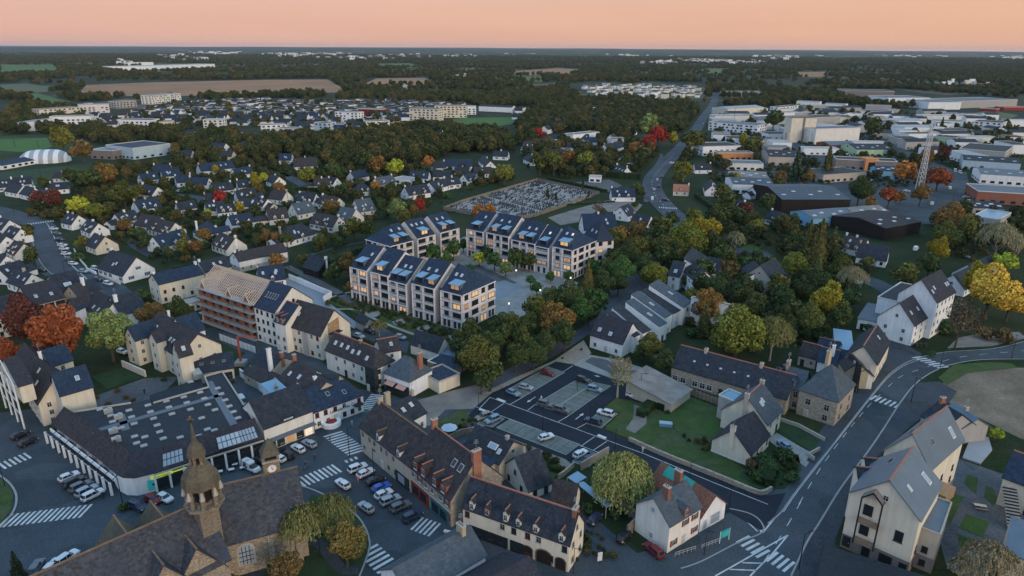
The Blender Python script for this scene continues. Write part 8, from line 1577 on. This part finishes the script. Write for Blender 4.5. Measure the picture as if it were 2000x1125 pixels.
def mass(name, pts, label, proto, mat='foliage_far'):
    me = bpy.data.meshes.new(name); me.from_pydata([(x, y, r * .95) for x, y, r in pts], [], []); n = len(pts)
    a = me.attributes.new('sc', 'FLOAT', 'POINT'); a.data.foreach_set('value', [p[2] for p in pts]); a = me.attributes.new('rz', 'FLOAT', 'POINT'); a.data.foreach_set('value', [r5.uniform(0, 6.28) for _ in pts])
    o = link(name, me); o['kind'] = 'stuff'; o['label'] = label
    g = bpy.data.node_groups.new(name, 'GeometryNodeTree'); g.interface.new_socket('Geometry', in_out='INPUT', socket_type='NodeSocketGeometry'); g.interface.new_socket('Geometry', in_out='OUTPUT', socket_type='NodeSocketGeometry'); N = g.nodes; L = g.links
    i = N.new('NodeGroupInput'); u = N.new('NodeGroupOutput'); ip = N.new('GeometryNodeInstanceOnPoints'); oi = N.new('GeometryNodeObjectInfo'); oi.inputs['Object'].default_value = proto; oi.transform_space = 'ORIGINAL'
    s1 = N.new('GeometryNodeInputNamedAttribute'); s1.data_type = 'FLOAT'; s1.inputs['Name'].default_value = 'sc'; s2 = N.new('GeometryNodeInputNamedAttribute'); s2.data_type = 'FLOAT'; s2.inputs['Name'].default_value = 'rz'
    cx = N.new('ShaderNodeCombineXYZ'); cs = N.new('ShaderNodeCombineXYZ'); sm = N.new('GeometryNodeSetMaterial'); sm.inputs['Material'].default_value = M(mat)
    L.new(i.outputs[0], ip.inputs['Points']); L.new(oi.outputs['Geometry'], sm.inputs['Geometry']); L.new(sm.outputs[0], ip.inputs['Instance']); L.new(s2.outputs['Attribute'], cx.inputs[2]); L.new(cx.outputs[0], ip.inputs['Rotation'])
    for k_ in range(3): L.new(s1.outputs['Attribute'], cs.inputs[k_])
    L.new(cs.outputs[0], ip.inputs['Scale']); L.new(ip.outputs[0], u.inputs[0]); m = o.modifiers.new('scatter', 'NODES'); m.node_group = g
protos = [next(c for t in TREES for c in t.children if c.name.startswith('crown') and c.data in CR['round'][0][i:i + 1]) for i in range(3)]
tall_ = [c for t in TREES for c in t.children if c.name.startswith('crown') and c.data in CR['tall'][0]][:1]
protos += tall_
print('rest trees', len(rest))
for i, p_ in enumerate(protos): mass('distant_woods', rest[i::len(protos)], 'far-off woods, hedgerows and tree masses behind the town', p_)
mass('garden_shrubs', gsh, 'small shrubs and hedges filling the gardens between the houses', protos[0])
# flower beds of the new apartment garden
pts = []
for _ in range(420):
    x, y = r5.uniform(640, 905), r5.uniform(575, 672)
    if inpoly(x, y, [(645, 590), (690, 576), (900, 652), (905, 660), (878, 672), (790, 643), (680, 603)]) : p = P(x, y); pts.append((p.x, p.y, r5.uniform(.35, .9)))
mass('garden_planting', pts, 'low shrubs and perennials in the lit apartment garden', protos[0])
pts = []
for q, n in (([(430, 1160), (470, 1088), (560, 1045), (600, 1000), (560, 1080), (480, 1120)], 60), ([(905, 862), (965, 843), (1105, 897), (1118, 908), (1092, 928), (1000, 892)], 110), ([(1445, 930), (1495, 885), (1558, 892), (1562, 918), (1530, 950), (1492, 952)], 70), ([(1270, 800), (1300, 790), (1330, 840), (1400, 870), (1390, 890), (1300, 850)], 60), ([(935, 772), (1000, 740), (1082, 704), (1140, 664), (1155, 690), (1086, 706), (985, 757)], 60), ([(868, 818), (932, 815), (925, 832), (880, 860)], 30), ([(1040, 885), (1075, 895), (1105, 915), (1080, 933)], 40), ([(1130, 1040), (1160, 1030), (1210, 1090), (1120, 1100)], 30), ([(940, 740), (1100, 655), (1160, 615), (1150, 600), (1000, 690), (900, 735)], 120)):
    xs, ys = [a for a, _ in q], [b for _, b in q]; c_ = 0
    while c_ < n:
        x, y = r5.uniform(min(xs), max(xs)), r5.uniform(min(ys), max(ys)); c_ += 1
        if inpoly(x, y, q): p = P(x, y); pts.append((p.x, p.y, r5.uniform(.25, .8)))
mass('undergrowth', pts, 'loose low undergrowth on verges and banks', protos[1])

# ------------------------------------------------------------------ labels that single each thing out
LM = {'the church belfry': (392, 985), 'the clock turret': (530, 940), 'the shopping hall': (330, 870), 'the restaurant': (665, 800), 'the red crane stub': (471, 712), 'the brick building site': (450, 640), 'the café': (350, 592), 'the long white house': (240, 530), 'the west avenue': (90, 500), 'the avenue junction': (80, 435), 'the white air dome': (70, 322), 'the jagged sports hall': (235, 310),
      'the cemetery': (1000, 400), 'the yard above the cemetery': (1160, 358), 'the sawtooth apartment block': (800, 620), 'the court basin': (985, 568), 'the far left apartment block': (800, 510), 'the stepped apartment block': (1050, 530), 'the parking bays': (1110, 780), 'the willow': (1218, 985), 'the green notice board': (1413, 1062), 'the stone villa': (1590, 820), 'the old school': (1400, 770), 'the white terrace': (1290, 640), 'the tall white building': (1790, 670),
      'the bare field': (1920, 780), 'the modern residence': (1740, 1060), 'the north junction': (1290, 400), 'the far bend of the north road': (1320, 300), 'the silo tower': (1565, 280), 'the lattice mast': (1795, 372), 'the black timber barn': (1590, 417), 'the cream house by the black barn': (1700, 510), 'the roundabout': (1440, 490), 'the white cube office': (1405, 305), 'the brown factory': (1695, 194), 'the green playing field': (950, 240), 'the cream blocks of flats': (860, 236),
      'the cream and orange flats': (120, 234), 'the big brown field': (420, 172), 'the balconied park block': (640, 262), 'the long row of tiny terraces': (968, 220), 'the white flats before the woods': (1300, 180), 'the cul-de-sac': (340, 380), 'the black timber house': (622, 520), 'the lime green tree': (770, 345), 'the bright red trees': (1280, 290), 'the yellow trees by the bend': (1950, 610), 'the traffic island': (10, 990), 'the arcade row': (155, 960), 'the inn': (1690, 730), 'the orange entrance': (1698, 333), 'the white store': (1800, 262), 'the red bush': (430, 400), 'the blue-shuttered house': (430, 415), 'the bungalow by the orange bush': (785, 362), 'the bamboo hedge': (690, 500), 'the small white cabin': (1160, 357), 'the weeping branches by the old school': (1510, 700), 'the zebra crossing in the bend': (1815, 708)}
LMW = {k: P(x, y) for k, (x, y) in LM.items()}
ORD = ['', 'second ', 'third ', 'fourth ', 'fifth ', 'sixth ', 'seventh ', 'eighth ', 'ninth ', 'tenth ', 'eleventh ', 'twelfth ']
def ordn(i): return ORD[i] if i < len(ORD) else f"{i + 1}{'th' if 10 <= (i + 1) % 100 <= 20 else {1: 'st', 2: 'nd', 3: 'rd'}.get((i + 1) % 10, 'th')} "
pools = {}
for o, a in THINGS:
    if a: pools.setdefault(a[0], []).append(o)
for noun, lst in pools.items():
    if noun == 'car': continue
    rank = {}
    for k_, w_ in LMW.items():
        for i, o in enumerate(sorted(lst, key=lambda o: (o.location.x - w_.x) ** 2 + (o.location.y - w_.y) ** 2)): rank[(k_, o.name)] = i
    for o in lst:
        best = min(LMW, key=lambda k_: (rank[(k_, o.name)], (o.location - LMW[k_]).length))
        o['label'] = f"{o['label']}, {ordn(rank[(best, o.name)])}nearest {noun} to {best}"
        o['group'] = {'house': 'houses of the town', 'tree': 'trees in and round the town', 'shrub': 'garden shrubs', 'lamp': 'lamps along the streets', 'building': 'buildings of the town'}[noun]
for o in pools.get('car', []): o['group'] = 'vehicles in the streets and car parks'
seen = {}
for o, a in THINGS:
    l = ' '.join(str(o['label']).split()); ws = l.split()
    o['label'] = ' '.join(ws[:16]) if len(ws) > 16 else l; seen.setdefault(o['label'], []).append(o)
print('dups', {k_: len(v) for k_, v in seen.items() if len(v) > 1})
# ------------------------------------------------------------------ air
k = MB(); z0, z1, s_ = -1.2, 175.0, 29000
k.quad8([(-s_, -600, z0), (s_, -600, z0), (s_, s_, z0), (-s_, s_, z0)], [(-s_, -600, z1), (s_, -600, z1), (s_, s_, z1), (-s_, s_, z1)], 'paint')
h = k.obj('haze'); h['kind'] = 'stuff'; h['label'] = 'thin evening haze over the countryside'; m = bpy.data.materials.new('haze'); m.use_nodes = True; N = m.node_tree.nodes; N.clear(); ou = N.new('ShaderNodeOutputMaterial'); pv = N.new('ShaderNodeVolumePrincipled'); pv.inputs['Color'].default_value = (.80, .86, .95, 1); pv.inputs['Density'].default_value = HAZE; pv.inputs['Anisotropy'].default_value = .2
m.node_tree.links.new(pv.outputs[0], ou.inputs['Volume']); h.data.materials.clear(); h.data.materials.append(m)
